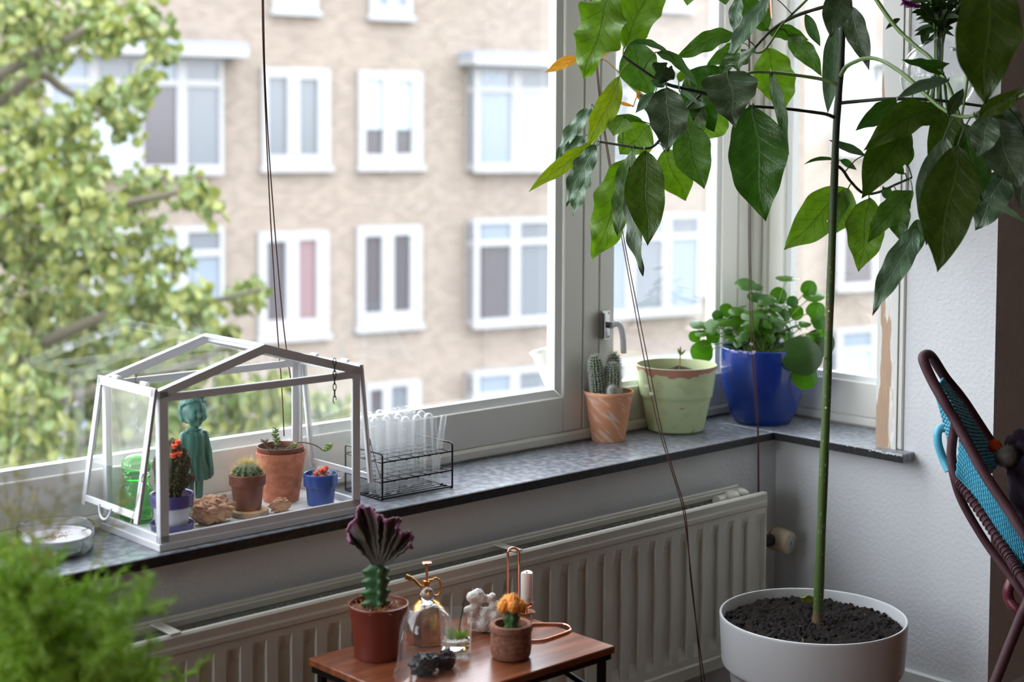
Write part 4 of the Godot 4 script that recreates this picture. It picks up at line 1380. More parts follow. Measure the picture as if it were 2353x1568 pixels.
func pilea() -> void:
	var m := mat("cobalt_glaze", Color(0.01, 0.17, 0.5), 0.1)
	m.clearcoat_enabled = true
	m.clearcoat = 0.4
	var at: Vector3 = Vector3(2.2704, 0.62, -0.1094)
	var t := thing("potted_plant", "round leaved plant in a glossy cobalt blue pot at the sill corner", "potted plant", at)
	var b := MB.new()
	b.lathe([Vector2(0, 0), Vector2(0.068, 0), Vector2(0.0735, 0.004), Vector2(0.087, 0.03), Vector2(0.099, 0.07), Vector2(0.1075, 0.115), Vector2(0.1105, 0.155), Vector2(0.1105, 0.188), Vector2(0.1095, 0.1945), Vector2(0.107, 0.196), Vector2(0.105, 0.194), Vector2(0.104, 0.185), Vector2(0.102, 0.15)], Vector3.ZERO, 64)
	part("pot", b, m, t)
	soil_in(t, 0.175, 0.1035, mats.soil, 0.006)
	var crown := at + Vector3(0, 0.18, 0)
	var lm := mat("pilea_leaf", Color(0.33, 0.5, 0.16), 0.16)
	lm.backlight_enabled = true
	lm.backlight = Color(0.8, 1.0, 0.3)
	var lm2 := mat("pilea_leaf_dark", Color(0.26, 0.42, 0.17), 0.2)
	lm2.backlight_enabled = true
	lm2.backlight = Color(0.5, 0.7, 0.2)
	var lm3 := mat("pilea_leaf_old", Color(0.2, 0.31, 0.13), 0.22)
	var pm := mat("pilea_stalk", Color(0.45, 0.58, 0.22), 0.5)
	rng.seed = 41
	var leaves := []
	for q in PILEA:
		leaves.append([Vector3(q[0], q[1], q[2]), q[3], Vector3(q[4], q[5], q[6])])
	for k in 95:
		var d := Vector3(rng.randfn(), rng.randfn() * 0.7, rng.randfn()).normalized()
		var c := crown + Vector3(0.01, 0.075, -0.01) + d * Vector3(0.125, 0.075, 0.1) * rng.randf_range(0.45, 1.0)
		if c.y < crown.y + 0.02 and Vector2(c.x - at.x, c.z - at.z).length() < 0.125:
			continue
		if c.x > 2.38 or c.z < -0.22:
			continue
		leaves.append([c, rng.randf_range(0.01, 0.02), (d + Vector3(0, 0.9, 0.2)).normalized()])
	for k in leaves.size():
		var c: Vector3 = leaves[k][0]
		var r: float = leaves[k][1]
		var n: Vector3 = leaves[k][2]
		var out := (c - crown)
		out = (out - n * out.dot(n)).normalized()
		if out.length() < 0.5:
			out = n.cross(Vector3.RIGHT).normalized()
		var s := n.cross(out)
		var p := PackedVector3Array()
		var cols := PackedColorArray()
		for j in 6:
			var f := 1.0 - j / 5.0
			for i in 26:
				var w := TAU * i / 26
				var rr := r * f * (1.0 - 0.14 * exp(-pow((absf(fposmod(w, TAU) - PI)) / 0.35, 2.0)) * f + 0.015 * sin(w * 5.0 + k))
				var q := out * cos(w) * rr * 1.08 + s * sin(w) * rr
				q += n * (r * (-0.16 * f * f + 0.05 * sin(w * 2.0 + k) * f * f))
				p.append(c + q)
				var vein := 0.85 + 0.5 * exp(-pow(f / 0.16, 2.0)) + 0.2 * pow(absf(cos(w * 3.5)), 12.0) * (1.0 - f) + 0.08 * n3(c + q, 180.0)
				cols.append(Color(vein, vein, vein))
		var lb := MB.new()
		lb.grid(p, 26, 6, true, false, cols)
		var lo := wpart("leaf", lb, lm3 if r > 0.034 else (lm2 if k % 3 == 0 else lm), t)
		var stalk := MB.new()
		var a := crown + Vector3(rng.randf_range(-0.03, 0.03), -0.01, rng.randf_range(-0.03, 0.03))
		if a.distance_to(c) > 0.02:
			stalk.tube(curve([a, a.lerp(c, 0.55) + Vector3(0, 0.02, 0), c - n * 0.001], 5), 0.0013, 5)
			wpart("stalk", stalk, pm, lo)

const PILEA := [[2.2561, 0.81, 0.0231, 0.0506, -0.6366, 0.3748, 0.674], [2.268, 0.7558, 0.0247, 0.0331, -0.6366, 0.3748, 0.674], [2.3572, 0.9693, -0.0322, 0.0214, -0.6366, 0.3748, 0.674], [2.2374, 0.9809, -0.1435, 0.0282, -0.3283, 0.8783, 0.3476], [2.3176, 0.9982, -0.0709, 0.0304, -0.0986, 0.9896, 0.1044], [2.36, 0.9529, -0.019, 0.0272, -0.3283, 0.8783, 0.3476], [2.2553, 0.9483, -0.1244, 0.0225, -0.3283, 0.8783, 0.3476], [2.1646, 0.8679, -0.2017, 0.0225, -0.9398, 0.3305, 0.0873], [2.2367, 0.8725, -0.0676, 0.0211, -0.6366, 0.3748, 0.674], [2.1577, 0.8732, -0.2357, 0.0204, -0.3283, 0.8783, 0.3476], [2.2019, 0.9121, -0.1436, 0.0202, -0.3283, 0.8783, 0.3476], [2.1955, 0.8831, -0.1336, 0.0201, -0.6366, 0.3748, 0.674], [2.2607, 0.9438, -0.0918, 0.0247, -0.3283, 0.8783, 0.3476], [2.3145, 0.9477, -0.0971, 0.0227, -0.6366, 0.3748, 0.674], [2.3439, 0.9142, 0.0006, 0.0246, -0.6366, 0.3748, 0.674], [2.3495, 0.8874, 0.0079, 0.0213, -0.6366, 0.3748, 0.674], [2.1712, 0.7995, -0.2313, 0.0295, -0.6366, 0.3748, 0.674], [2.1529, 0.8172, -0.2086, 0.0192, -0.6366, 0.3748, 0.674], [2.2883, 0.8243, -0.0027, 0.0155, -0.6366, 0.3748, 0.674], [2.2909, 0.8051, 0.0283, 0.0133, -0.6366, 0.3748, 0.674], [2.1753, 0.8839, -0.1659, 0.0202, -0.3283, 0.8783, 0.3476], [2.3244, 0.9342, -0.0597, 0.0158, -0.6366, 0.3748, 0.674], [2.3539, 0.8471, 0.0014, 0.0135, -0.6366, 0.3748, 0.674], [2.3102, 0.8419, 0.0024, 0.0156, -0.9398, 0.3305, 0.0873], [2.1806, 0.8972, -0.1893, 0.0147, -0.6366, 0.3748, 0.674], [2.214, 0.9097, -0.1867, 0.0181, -0.6366, 0.3748, 0.674], [2.36, 0.8295, 0.0012, 0.0386, -0.6366, 0.3748, 0.674], [2.2207, 0.9058, -0.0849, 0.0156, -0.3283, 0.8783, 0.3476], [2.1507, 0.8404, -0.2396, 0.0159, -0.6366, 0.3748, 0.674], [2.1475, 0.852, -0.2163, 0.0158, -0.3283, 0.8783, 0.3476], [2.1973, 0.8546, -0.1706, 0.0158, -0.3283, 0.8783, 0.3476], [2.2379, 0.9031, -0.1642, 0.0136, -0.3283, 0.8783, 0.3476], [2.2145, 0.8866, -0.1163, 0.0134, -0.9398, 0.3305, 0.0873], [2.2612, 0.9215, -0.0624, 0.0145, -0.3283, 0.8783, 0.3476], [2.3051, 0.8841, -0.0055, 0.0156, -0.3283, 0.8783, 0.3476], [2.1723, 0.843, -0.1383, 0.0145, -0.3283, 0.8783, 0.3476], [2.2894, 0.9692, -0.1491, 0.0159, -0.3283, 0.8783, 0.3476], [2.36, 0.8558, 0.0034, 0.0158, -0.9398, 0.3305, 0.0873], [2.1897, 0.8611, -0.11, 0.0156, -0.6366, 0.3748, 0.674], [2.281, 0.9037, -0.0565, 0.0157, -0.6366, 0.3748, 0.674], [2.3382, 0.905, -0.0584, 0.0203, -0.6366, 0.3748, 0.674], [2.1703, 0.8421, -0.1945, 0.018, -0.6366, 0.3748, 0.674]]

func cords() -> void:
	var m := mat("cord", Color(0.3, 0.16, 0.12), 0.6)
	# pairs of thin cords hanging in the windows
	for q in [["pair of thin brown cords hanging down behind the greenhouse", [[Vector3(0.8202, 2.1084, -0.246), Vector3(0.821, 1.6536, -0.246), Vector3(0.8262, 1.4539, -0.246), Vector3(0.8366, 1.2346, -0.246), Vector3(0.8524, 0.9944, -0.246), Vector3(0.8645, 0.85, -0.246), Vector3(0.8705, 0.7411, -0.246)], [Vector3(0.8213, 2.1086, -0.246), Vector3(0.8241, 1.6538, -0.246), Vector3(0.8293, 1.4365, -0.246), Vector3(0.846, 1.2079, -0.246), Vector3(0.8693, 0.9752, -0.246), Vector3(0.8924, 0.829, -0.246), Vector3(0.9116, 0.7359, -0.246)]]],
			["pair of thin brown cords with glass beads passing the pale green pot", [[Vector3(1.7103, 2.1123, -0.2531), Vector3(1.6532, 1.5708, -0.1278), Vector3(1.6465, 1.3901, -0.0928), Vector3(1.6567, 1.1124, -0.0347), Vector3(1.6714, 0.828, 0.028), Vector3(1.6842, 0.6959, 0.0567), Vector3(1.7001, 0.5937, 0.0861), Vector3(1.7189, 0.504, 0.1035), Vector3(1.7305, 0.3549, 0.1189), Vector3(1.7359, 0.2169, 0.1345), Vector3(1.7395, 0.1133, 0.1459)], [Vector3(1.7119, 2.1123, -0.2517), Vector3(1.6554, 1.5708, -0.1258), Vector3(1.6487, 1.3901, -0.0908), Vector3(1.6604, 1.1125, -0.0314), Vector3(1.6773, 0.828, 0.0334), Vector3(1.6885, 0.6959, 0.0607), Vector3(1.703, 0.5937, 0.0887), Vector3(1.7218, 0.5041, 0.1061), Vector3(1.7291, 0.3549, 0.1176), Vector3(1.7373, 0.2169, 0.1358), Vector3(1.7454, 0.1134, 0.1512)]]],
			["pair of thin brown cords hanging past the cobalt blue pot", [[Vector3(2.1577, 2.1504, -0.0892), Vector3(2.1112, 1.7252, -0.0447), Vector3(2.0981, 1.3722, -0.0296), Vector3(2.0877, 1.0512, -0.0144), Vector3(2.085, 0.8373, -0.0004), Vector3(2.0872, 0.6769, 0.0141), Vector3(2.0964, 0.6215, 0.0132), Vector3(2.1112, 0.4548, 0.0056)], [Vector3(2.1584, 2.1504, -0.0885), Vector3(2.1128, 1.7252, -0.0433), Vector3(2.1005, 1.3722, -0.0274), Vector3(2.0908, 1.0513, -0.0115), Vector3(2.0897, 0.8374, 0.0039), Vector3(2.0904, 0.6769, 0.017), Vector3(2.098, 0.6215, 0.0146), Vector3(2.1128, 0.4548, 0.0071)]]]]:
		var c0: Vector3 = q[1][0][-1]
		var t := thing("cord_pair", q[0], "cord", c0)
		for c in q[1]:
			var b := MB.new()
			b.tube(curve(c), 0.0013, 6)
			wpart("cord", b, m, t)
	var bd := glass("bead_glass", 0.12, Color(0.9, 0.9, 0.9), 0.9)
	for q in [["upper clear bead on the cords by the pale green pot", Vector3(1.6614, 0.7964, 0.0376)], ["lower clear bead on the cords by the pale green pot", Vector3(1.6688, 0.7787, 0.0457)], ["upper clear bead on the cords by the cobalt pot", Vector3(2.0768, 0.8515, 0.0046)], ["lower clear bead on the cords by the cobalt pot", Vector3(2.0808, 0.8323, 0.0098)]]:
		var t := thing("glass_bead", q[0], "bead", q[1])
		var b := MB.new()
		b.lathe([Vector2(0.0008, -0.004), Vector2(0.003, -0.003), Vector2(0.0045, 0), Vector2(0.003, 0.003), Vector2(0.0008, 0.004)], Vector3.ZERO, 16)
		part("bead", b, bd, t)
	var cr := thing("copper_rod", "short copper rod hanging at the top of the corner window frame", "rod", Vector3(2.1778, 1.6556, -0.0325))
	var rb := MB.new()
	rb.tube([Vector3.ZERO, Vector3(-0.0052, 0.3976, -0.0355)], 0.0062, 16)
	part("rod", rb, mats.copper, cr)

func test_tubes() -> void:
	var o: Vector3 = Vector3(0.9838, 0.62, -0.0633)
	var L := 0.183
	var D := 0.128
	var t := thing("test_tube_rack", "black wire test tube rack beside the greenhouse", "rack", o, -0.02)
	var m: Material = mats.black_metal
	for x in [0.0, L]:
		var b := MB.new()
		var q := [Vector3(x, 0.002, 0), Vector3(x, 0.092, 0), Vector3(x, 0.096, -0.004), Vector3(x, 0.096, -D + 0.004), Vector3(x, 0.092, -D), Vector3(x, 0.002, -D)]
		b.tube(q, 0.0019, 8)
		b.tube([q[0], q[5]], 0.0019, 8)
		part("end_frame", b, m, t)
	for y in [0.004, 0.0385, 0.079]:
		for k in 5:
			var b := MB.new()
			b.tube([Vector3(0, y, -D * k / 4), Vector3(L, y, -D * k / 4)], 0.0017 if k % 4 == 0 else 0.0013, 7)
			part("long_wire", b, m, t)
		for k in (2 if y < 0.01 else 7):
			var b := MB.new()
			var x := L * k / (1 if y < 0.01 else 6)
			b.tube([Vector3(x, y - 0.0015, 0.002), Vector3(x, y - 0.0015, -D - 0.002)], 0.0013, 7)
			part("cross_wire", b, m, t)
	for k in 9:
		var b := MB.new()
		b.tube([Vector3(0, 0.003, -D * (k + 0.5) / 9), Vector3(L, 0.003, -D * (k + 0.5) / 9)], 0.0013, 7)
		part("base_wire", b, m, t)
	var gm := glass("tube_glass", 0.085, Color(0.97, 0.99, 0.99), 1.0)
	var r := 0.0108
	var len := 0.158
	var proto := MB.new()
	var pr := [Vector2(0, 0), Vector2(0.0045, 0.001), Vector2(0.0083, 0.004), Vector2(r, 0.0105), Vector2(r, len - 0.003), Vector2(r + 0.0011, len - 0.0015), Vector2(r + 0.0011, len), Vector2(r - 0.0012, len), Vector2(r - 0.0013, 0.0115), Vector2(0.0072, 0.0052), Vector2(0.004, 0.0022), Vector2(0, 0.0013)]
	proto.lathe(pr, Vector3.ZERO, 24)
	var proto_m := proto.mesh()
	var rows := ["front", "second", "third", "rear"]
	var cols := ["first", "second", "third", "fourth", "fifth"]
	# 1 mouth up, 2 upside down
	var plan := [[1, 1, 2, 2, 2], [2, 2, 2, 1, 2], [2, 2, 2, 2, 2], [1, 2, 2, 1, 1]]
	var turn := Basis(Vector3.UP, -0.02)
	for rz in 4:
		for c in 5:
			var kind: int = plan[rz][c]
			var p := o + turn * Vector3(L * (c + 0.5) / 6.0 - (0.006 if rz == 0 else 0.0), 0.0062, -D * (rz + 0.5) / 4.0)
			var tt := thing("test_tube", "glass test tube standing %s, %s from left in the rack's %s row" % ["mouth up" if kind == 1 else "upside down", cols[c], rows[rz]], "test tube", p, 0.0, "test tubes in the wire rack")
			var g := MeshInstance3D.new()
			g.name = "tube"
			g.mesh = proto_m
			g.material_override = gm
			if kind == 2:
				g.position.y = len
				g.rotation.x = PI
			tt.add_child(g)
			if rz == 0 and c == 2:
				# a printed emblem: a small square round a circle
				var mk := MB.new()
				for s in 4:
					var a: float = PI / 2 * s + PI / 4
					var b2: float = a + PI / 2
					mk.tube([Vector3(cos(a), sin(a), 0) * 0.0055, Vector3(cos(b2), sin(b2), 0) * 0.0055], 0.0003, 4)
				var ring := []
				for s in 17:
					ring.append(Vector3(cos(TAU * s / 16), sin(TAU * s / 16), 0) * 0.0034)
				mk.tube(ring, 0.0003, 4)
				mk.tube([Vector3(-0.0034, 0, 0), Vector3(0.0034, 0, 0)], 0.0006, 4)
				mk.tube([Vector3(-0.0042, -0.0065, 0), Vector3(0.0042, -0.0065, 0)], 0.0005, 4)
				var view := Basis.looking_at(Vector3(0.68, 0, -0.73), Vector3.UP)
				var e := part("emblem", mk, mat("white_print", Color(0.95, 0.95, 0.95), 0.5), tt, "white printed emblem")
				e.transform = Transform3D(view, Vector3(-0.68, 0, 0.73) * (r + 0.0003) + Vector3(0, len - 0.028, 0))
	var thin := MB.new()
	thin.lathe([Vector2(0, 0), Vector2(0.005, 0.002), Vector2(0.0072, 0.008), Vector2(0.0072, 0.148), Vector2(0.0062, 0.148), Vector2(0.0062, 0.008), Vector2(0.004, 0.003), Vector2(0, 0.0012)], Vector3.ZERO, 20)
	var thin_m := thin.mesh()
	for q in [["slim glass test tube leaning left at the rack's right end", Vector3(0.152, 0.006, -0.012), Vector3(-0.011, 0.15, 0)], ["slim glass test tube leaning right at the rack's right end", Vector3(0.158, 0.006, -0.03), Vector3(0.024, 0.148, 0.004)]]:
		var tt := thing("slim_test_tube", q[0], "test tube", o + turn * q[1], 0.0, "slim tubes leaning in the rack")
		var g := MeshInstance3D.new()
		g.name = "tube"
		g.mesh = thin_m
		g.material_override = gm
		var up: Vector3 = q[2].normalized()
		g.basis = Basis(up.cross(Vector3.BACK).normalized(), up, up.cross(Vector3.BACK).normalized().cross(up))
		tt.add_child(g)


func radiator() -> void:
	var m: Material = mats.radiator_paint
	var xr := 2.054
	var xl := -0.3
	var y0 := 0.1
	var y1 := 0.5
	var t := thing("radiator", "long cream panel radiator with vertical ribs under the windowsill", "radiator", Vector3(xl, y0, 0.04))
	var W := xr - xl
	var H := y1 - y0
	# pressed front panel: raised pads between flutes, tapering at top and bottom
	var pitch := 0.055
	var xs := [0.0]
	var zs := [0.0]
	var n := int((W - 0.05) / pitch)
	var off := W - 0.012 - n * pitch
	for k in n:
		var a := off + k * pitch
		xs.append_array([a - 0.0005, a, a + 0.0215, a + 0.0235, a + 0.0325, a + pitch - 0.0012])
		zs.append_array([0.0, 0.0, 0.0, 0.0, 1.0, 1.0])
	xs.append(W)
	zs.append(0.0)
	# rows: y, flute depth share, raise of the top moulding
	var rows := [[0.0, 0.0, -0.004], [0.004, 0.0, 0.0], [0.03, 0.0, 0.0], [0.034, 0.0, -0.004], [0.05, 0.02, -0.004], [0.085, 1.0, -0.004], [H - 0.085, 1.0, -0.004], [H - 0.05, 0.02, -0.004], [H - 0.037, 0.0, -0.004], [H - 0.033, 0.0, -0.0005], [H - 0.024, 0.0, 0.0], [H - 0.02, 0.0, -0.002], [H - 0.017, 0.0, -0.002], [H - 0.004, 0.0, -0.001], [H, 0.0, -0.004]]
	var b := MB.new()
	for j in rows.size() - 1:
		for i in xs.size() - 1:
			var q := []
			for c in [[i, j], [i + 1, j], [i + 1, j + 1], [i, j + 1]]:
				var r: Array = rows[c[1]]
				q.append(Vector3(xs[c[0]], r[0], 0.04 + r[2] - zs[c[0]] * r[1] * 0.011))
			b.poly(q, Vector3.ZERO, Basis(), Vector3(0, 0, 1))
	b.box(Vector3(W - 0.001, H / 2, 0.034), Vector3(0.002, H, 0.008), 0.0005)
	b.box(Vector3(W / 2, H - 0.002, 0.03), Vector3(W, 0.0015, 0.014), 0.0004)
	b.box(Vector3(W / 2, H / 2, 0.0255), Vector3(W - 0.004, H - 0.01, 0.003), 0.0)
	part("front_panel", b, m, t)
	part("back_panel", bx(Vector3(0, 0, -0.042), Vector3(W - 0.02, H + 0.008, -0.034), 0.002), m, t)
	part("back_lip", bx(Vector3(0, H - 0.012, -0.036), Vector3(W - 0.02, H + 0.001, -0.03), 0.001), m, t)
	var fins := MB.new()
	var k := 0
	var x := 0.02
	while x < W - 0.06:
		fins.box(Vector3(x, H - 0.085, -0.004), Vector3(0.0012, 0.14, 0.052), 0.0, Basis(Vector3.UP, 0.35 if k % 2 else -0.35))
		x += 0.0125
		k += 1
	part("convector_fins", fins, mat("fin_metal", Color(0.42, 0.44, 0.4), 0.6), t, "", "stuff")
	part("water_channel", bx(Vector3(0, H - 0.05, 0.012), Vector3(W - 0.05, H - 0.02, 0.026), 0.004), m, t)
	for xb in [0.4202 - xl, 1.228 - xl]:
		var br := MB.new()
		br.box(Vector3(xb + 0.006, H + 0.002, 0.0), Vector3(0.022, 0.003, 0.074), 0.001, Basis(Vector3.UP, -0.02))
		part("bracket", br, m, t)
	var ends := MB.new()
	ends.tube([Vector3(W - 0.13, H - 0.012, -0.012), Vector3(W - 0.02, H - 0.012, -0.012)], 0.013, 14)
	part("end_pipe", ends, m, t)
	for xb in [W - 0.085, W - 0.05]:
		var lp := MB.new()
		lp.lump(Vector3(xb, H - 0.004, -0.002), Vector3(0.019, 0.014, 0.02), null, 16, 10)
		part("weld_lug", lp, m, t)
	# thermostatic valve on the right end
	var kn: Vector3 = Vector3(2.1484, 0.3584, 0.05) - t.position
	var v := MB.new()
	v.tube([Vector3(W - 0.006, kn.y + 0.008, kn.z - 0.022), Vector3(kn.x - 0.02, kn.y + 0.003, kn.z - 0.008)], 0.0145, 14)
	v.box(Vector3(W + 0.018, kn.y + 0.006, kn.z - 0.016), Vector3(0.03, 0.042, 0.034), 0.004)
	part("valve_body", v, mat("dark_valve", Color(0.1, 0.1, 0.1), 0.4, 0.5), t, "dark valve body")
	var ax := Vector3(0.12, -0.13, 0.97).normalized()
	var kb := MB.new()
	var u := ax.cross(Vector3.UP).normalized()
	var w := u.cross(ax)
	var fr := Transform3D(Basis(u, ax, u.cross(ax)), kn)
	kb.lathe([Vector2(0, -0.03), Vector2(0.024, -0.03), Vector2(0.028, -0.026), Vector2(0.031, -0.01), Vector2(0.03, 0.016), Vector2(0.027, 0.0255), Vector2(0.02, 0.0295), Vector2(0.0185, 0.03), Vector2(0.018, 0.027), Vector2(0, 0.027)], Vector3.ZERO, 72, func(p: Vector3) -> Vector3:
		var a := atan2(p.z, p.x)
		var g := 1.0 - (0.035 * (0.5 + 0.5 * cos(a * 24.0)) if p.y > -0.012 and p.y < 0.02 else 0.0)
		return fr * Vector3(p.x * g, p.y, p.z * g))
	var ko := part("valve_knob", kb, mat("cream_plastic", Color(0.8, 0.73, 0.62), 0.4), t, "cream ribbed thermostat knob")
	var fc := MB.new()
	fc.lathe([Vector2(0.0178, 0.0275), Vector2(0, 0.0278)], Vector3.ZERO, 32, func(p: Vector3) -> Vector3: return fr * p)
	part("knob_face", fc, mat("knob_face", Color(0.72, 0.73, 0.75), 0.4), ko)
	var tr := MB.new()
	var o := fr * Vector3(0, 0.0281, 0)
	tr.poly([o + w * 0.0095, o - w * 0.002 + u * 0.0062, o - w * 0.002 - u * 0.0062], Vector3.ZERO, Basis(), ax)
	tr.poly([o - w * 0.0045 + u * 0.0068, o - w * 0.0045 - u * 0.0068, o - w * 0.0062 - u * 0.006, o - w * 0.0062 + u * 0.006], Vector3.ZERO, Basis(), ax)
	part("triangle_mark", tr, mat("mark_grey", Color(0.45, 0.47, 0.5), 0.5), ko, "grey triangle mark")
	var rd := MB.new()
	rd.lathe([Vector2(0.0288, -0.0235), Vector2(0.0294, -0.0205)], Vector3.ZERO, 48, func(p: Vector3) -> Vector3: return fr * p)
	part("red_band", rd, mat("red_mark", Color(0.6, 0.2, 0.2), 0.5), ko)

const TX0 := 0.6442
const TX1 := 1.1008
const TZ0 := 0.1577
const TZ1 := 0.4783

func table() -> void:
	var w := tone(mat("teak", Color(0.62, 0.37, 0.24), 0.25), noise_tex("teak_grain", 0.01, Color(0.62, 0.56, 0.52), Color(1, 0.98, 0.96), 5, 22), Vector3(0.7, 2.0, 7))
	w.clearcoat_enabled = true
	w.clearcoat = 0.3
	w.clearcoat_roughness = 0.35
	var t := thing("side_table", "low side table with a reddish wood top on a thin black metal frame", "table", Vector3((TX0 + TX1) / 2, 0, (TZ0 + TZ1) / 2))
	var L := TX1 - TX0
	var D := TZ1 - TZ0
	var b := MB.new()
	b.box(Vector3(0, TOP - 0.0068, 0), Vector3(L, 0.0136, D), 0.0018)
	part("tabletop", b, w, t)
	var m: Material = mats.black_metal
	var y := TOP - 0.0136
	for s in [-1, 1]:
		part("frame_rail", bx(Vector3(-L / 2 + 0.003, y - 0.012, s * (D / 2 - 0.012) - 0.006), Vector3(L / 2 - 0.003, y, s * (D / 2 - 0.012) + 0.006), 0.001), m, t)
		part("frame_rail", bx(Vector3(s * (L / 2 - 0.01) - 0.006, y - 0.012, -D / 2 + 0.006), Vector3(s * (L / 2 - 0.01) + 0.006, y, D / 2 - 0.006), 0.001), m, t)
		for q in [-1, 1]:
			part("leg", bx(Vector3(s * (L / 2 - 0.022) - 0.0065, 0, q * (D / 2 - 0.013) - 0.0065), Vector3(s * (L / 2 - 0.022) + 0.0065, y - 0.01, q * (D / 2 - 0.013) + 0.0065), 0.001), m, t)
	var br := MB.new()
	br.tube([Vector3(L / 2 - 0.022, y - 0.075, D / 2 - 0.02), Vector3(L / 2 - 0.022, y - 0.02, -D / 2 + 0.02)], 0.0055, 8)
	part("brace", br, m, t)

func table_things() -> void:
	var y := TOP + 0.0002
	# crested grafted cactus in a red brown plastic pot
	var pl := mat("red_plastic", Color(0.42, 0.17, 0.11), 0.4)
	var cp := thing("potted_cactus", "purple crested cactus grafted on a green stock in a red brown plastic pot", "cactus", Vector3(0.7454, 0.4302, 0.2316))
	var pb := MB.new()
	pb.lathe([Vector2(0, 0), Vector2(0.041, 0), Vector2(0.0425, 0.0025), Vector2(0.049, 0.07), Vector2(0.0505, 0.072), Vector2(0.053, 0.09), Vector2(0.0545, 0.0935), Vector2(0.054, 0.0955), Vector2(0.052, 0.096), Vector2(0.0505, 0.094), Vector2(0.049, 0.08)], Vector3.ZERO, 64)
	part("pot", pb, pl, cp)
	soil_in(cp, 0.087, 0.05, tone(mat("coir", Color(0.55, 0.36, 0.24), 1.0), noise_tex("coir_tone", 0.08, Color(0.5, 0.45, 0.42), Color(1, 1, 1), 4, 25), Vector3(8, 8, 8)), 0.005)
	rng.seed = 51
	var co := MB.new()
	for k in 170:
		var a := rng.randf() * TAU
		var r := sqrt(rng.randf()) * 0.05
		var p := Vector3(cos(a) * r, 0.0885, sin(a) * r)
		var d := Vector3(rng.randfn(), absf(rng.randfn()) * 0.45, rng.randfn()).normalized()
		co.tube(curve([p, p + d * 0.008 + Vector3(0, 0.002, 0), p + d * 0.016], 3), 0.0003, 4, false)
	part("fibres", co, mat("fibre", Color(0.68, 0.47, 0.32), 0.9), cp, "coir fibres", "stuff")
	var pe := MB.new()
	for k in 14:
		var a := rng.randf() * TAU
		var r := sqrt(rng.randf()) * 0.045
		pe.lump(Vector3(cos(a) * r, 0.0895, sin(a) * r), Vector3.ONE * 0.0016, null, 7, 5)
	part("perlite", pe, mats.paint, cp, "white grains", "stuff")
	# three-winged toothed stock
	var stock := mat("stock_green", Color(0.2, 0.36, 0.2), 0.45)
	var sb := MB.new()
	for w in 3:
		var a: float = [3.6, 0.45, 1.9][w]
		var len: float = [0.037, 0.026, 0.02][w]
		var d := Vector3(cos(a), 0, sin(a))
		var o := PackedVector2Array([Vector2(0, 0.08)])
		for j in 31:
			var s := j / 30.0
			var f := fposmod(s * 4.2, 1.0)
			var tooth := pow(1.0 - absf(f - 0.7) / 0.7, 2.0) if f < 0.7 else 1.0 - (f - 0.7) / 0.3
			o.append(Vector2(len * (0.62 + 0.3 * tooth) * (1.0 - 0.25 * maxf(0.0, s - 0.85) / 0.15), 0.082 + s * 0.084))
		o.append(Vector2(0, 0.166))
		var p := PackedVector3Array()
		for j in o.size():
			var c := Vector3(0, o[j].y, 0)
			var n := Vector3.UP.cross(d)
			for i in 5:
				var f := i / 4.0
				p.append(c + d * o[j].x * [0.0, 0.55, 1.0, 0.55, 0.0][i] + n * [0.009, 0.0045, 0.0, -0.0045, -0.009][i])
		sb.grid(p, 5, o.size())
	sb.tube([Vector3(0, 0.08, 0), Vector3(0, 0.166, 0)], 0.0095, 12)
	part("stock", sb, stock, cp, "green three winged stock")
	# ruffled fan: a folded sheet with thickness
	var fan := MB.new()
	var nu := 150
	var nv := 26
	var cols := PackedColorArray()
	for side in 2:
		var p := PackedVector3Array()
		cols.clear()
		for j in nv:
			var s := float(j) / (nv - 1)
			for i in nu:
				var u := float(i) / (nu - 1)
				var a := lerpf(-0.95, 1.1, u)
				var hgt := 0.076 + 0.026 * exp(-pow((a + 0.35) / 0.3, 2.0)) + 0.008 * exp(-pow((a - 0.35) / 0.14, 2.0)) - 0.03 * maxf(0.0, -0.6 - a)
				var r := 0.008 + hgt * s
				var ruff := s * s * (0.012 * sin(u * 34.0 + 0.9 * sin(u * 11.0)) + 0.007 * sin(u * 83.0 + s * 4.0))
				var q := Vector3(sin(a) * r * 0.86, 0.158 + cos(a) * r * 1.05, ruff)
				q.x += 0.006 * s * cos(u * 29.0)
				var th := (0.0042 * (1.0 - s * 0.62)) + 0.0016 * absf(sin(u * 47.0)) * s
				q.z += th * (1.0 if side == 0 else -1.0)
				q += Vector3(n3(q, 90.0), n3(q + Vector3.ONE, 90.0), 0) * 0.003
				p.append(q.rotated(Vector3.UP, -0.75))
				var ck := smoothstep(0.78, 1.0, s + n3(q, 120.0) * 0.25)
				cols.append(Color(0.065, 0.052, 0.038).lerp(Color(0.14, 0.045, 0.075), ck))
		fan.grid(p, nu, nv, false, side == 0, cols)
	# knobbly rim closing the two sides
	var crown := MB.new()
	for i in range(0, nu, 1):
		var k := (nv - 1) * nu + i
		var q := (fan.P[k] + fan.P[k + nu * nv]) / 2
		crown.lump(q, Vector3.ONE * rng.randf_range(0.0022, 0.0042), func(d: Vector3) -> float: return 1.0 + n3(d + q * 300.0, 2.5) * 0.5, 9, 7)
	var skin := mat("crest_skin", Color.WHITE, 0.6)
	var fo := part("crest", fan, skin, cp, "purple brown ruffled crest")
	part("crest_edge", crown, mat("crest_edge", Color(0.46, 0.27, 0.36), 0.7), fo, "purple knobbly edge", "stuff")
	# brass plant mister behind the cloche
	var mi := thing("plant_mister", "brass plant mister with a pump knob behind the glass cloche", "mister", Vector3(0.8635, 0.4302, 0.2242))
	var br: Material = mats.brass
	var mb := MB.new()
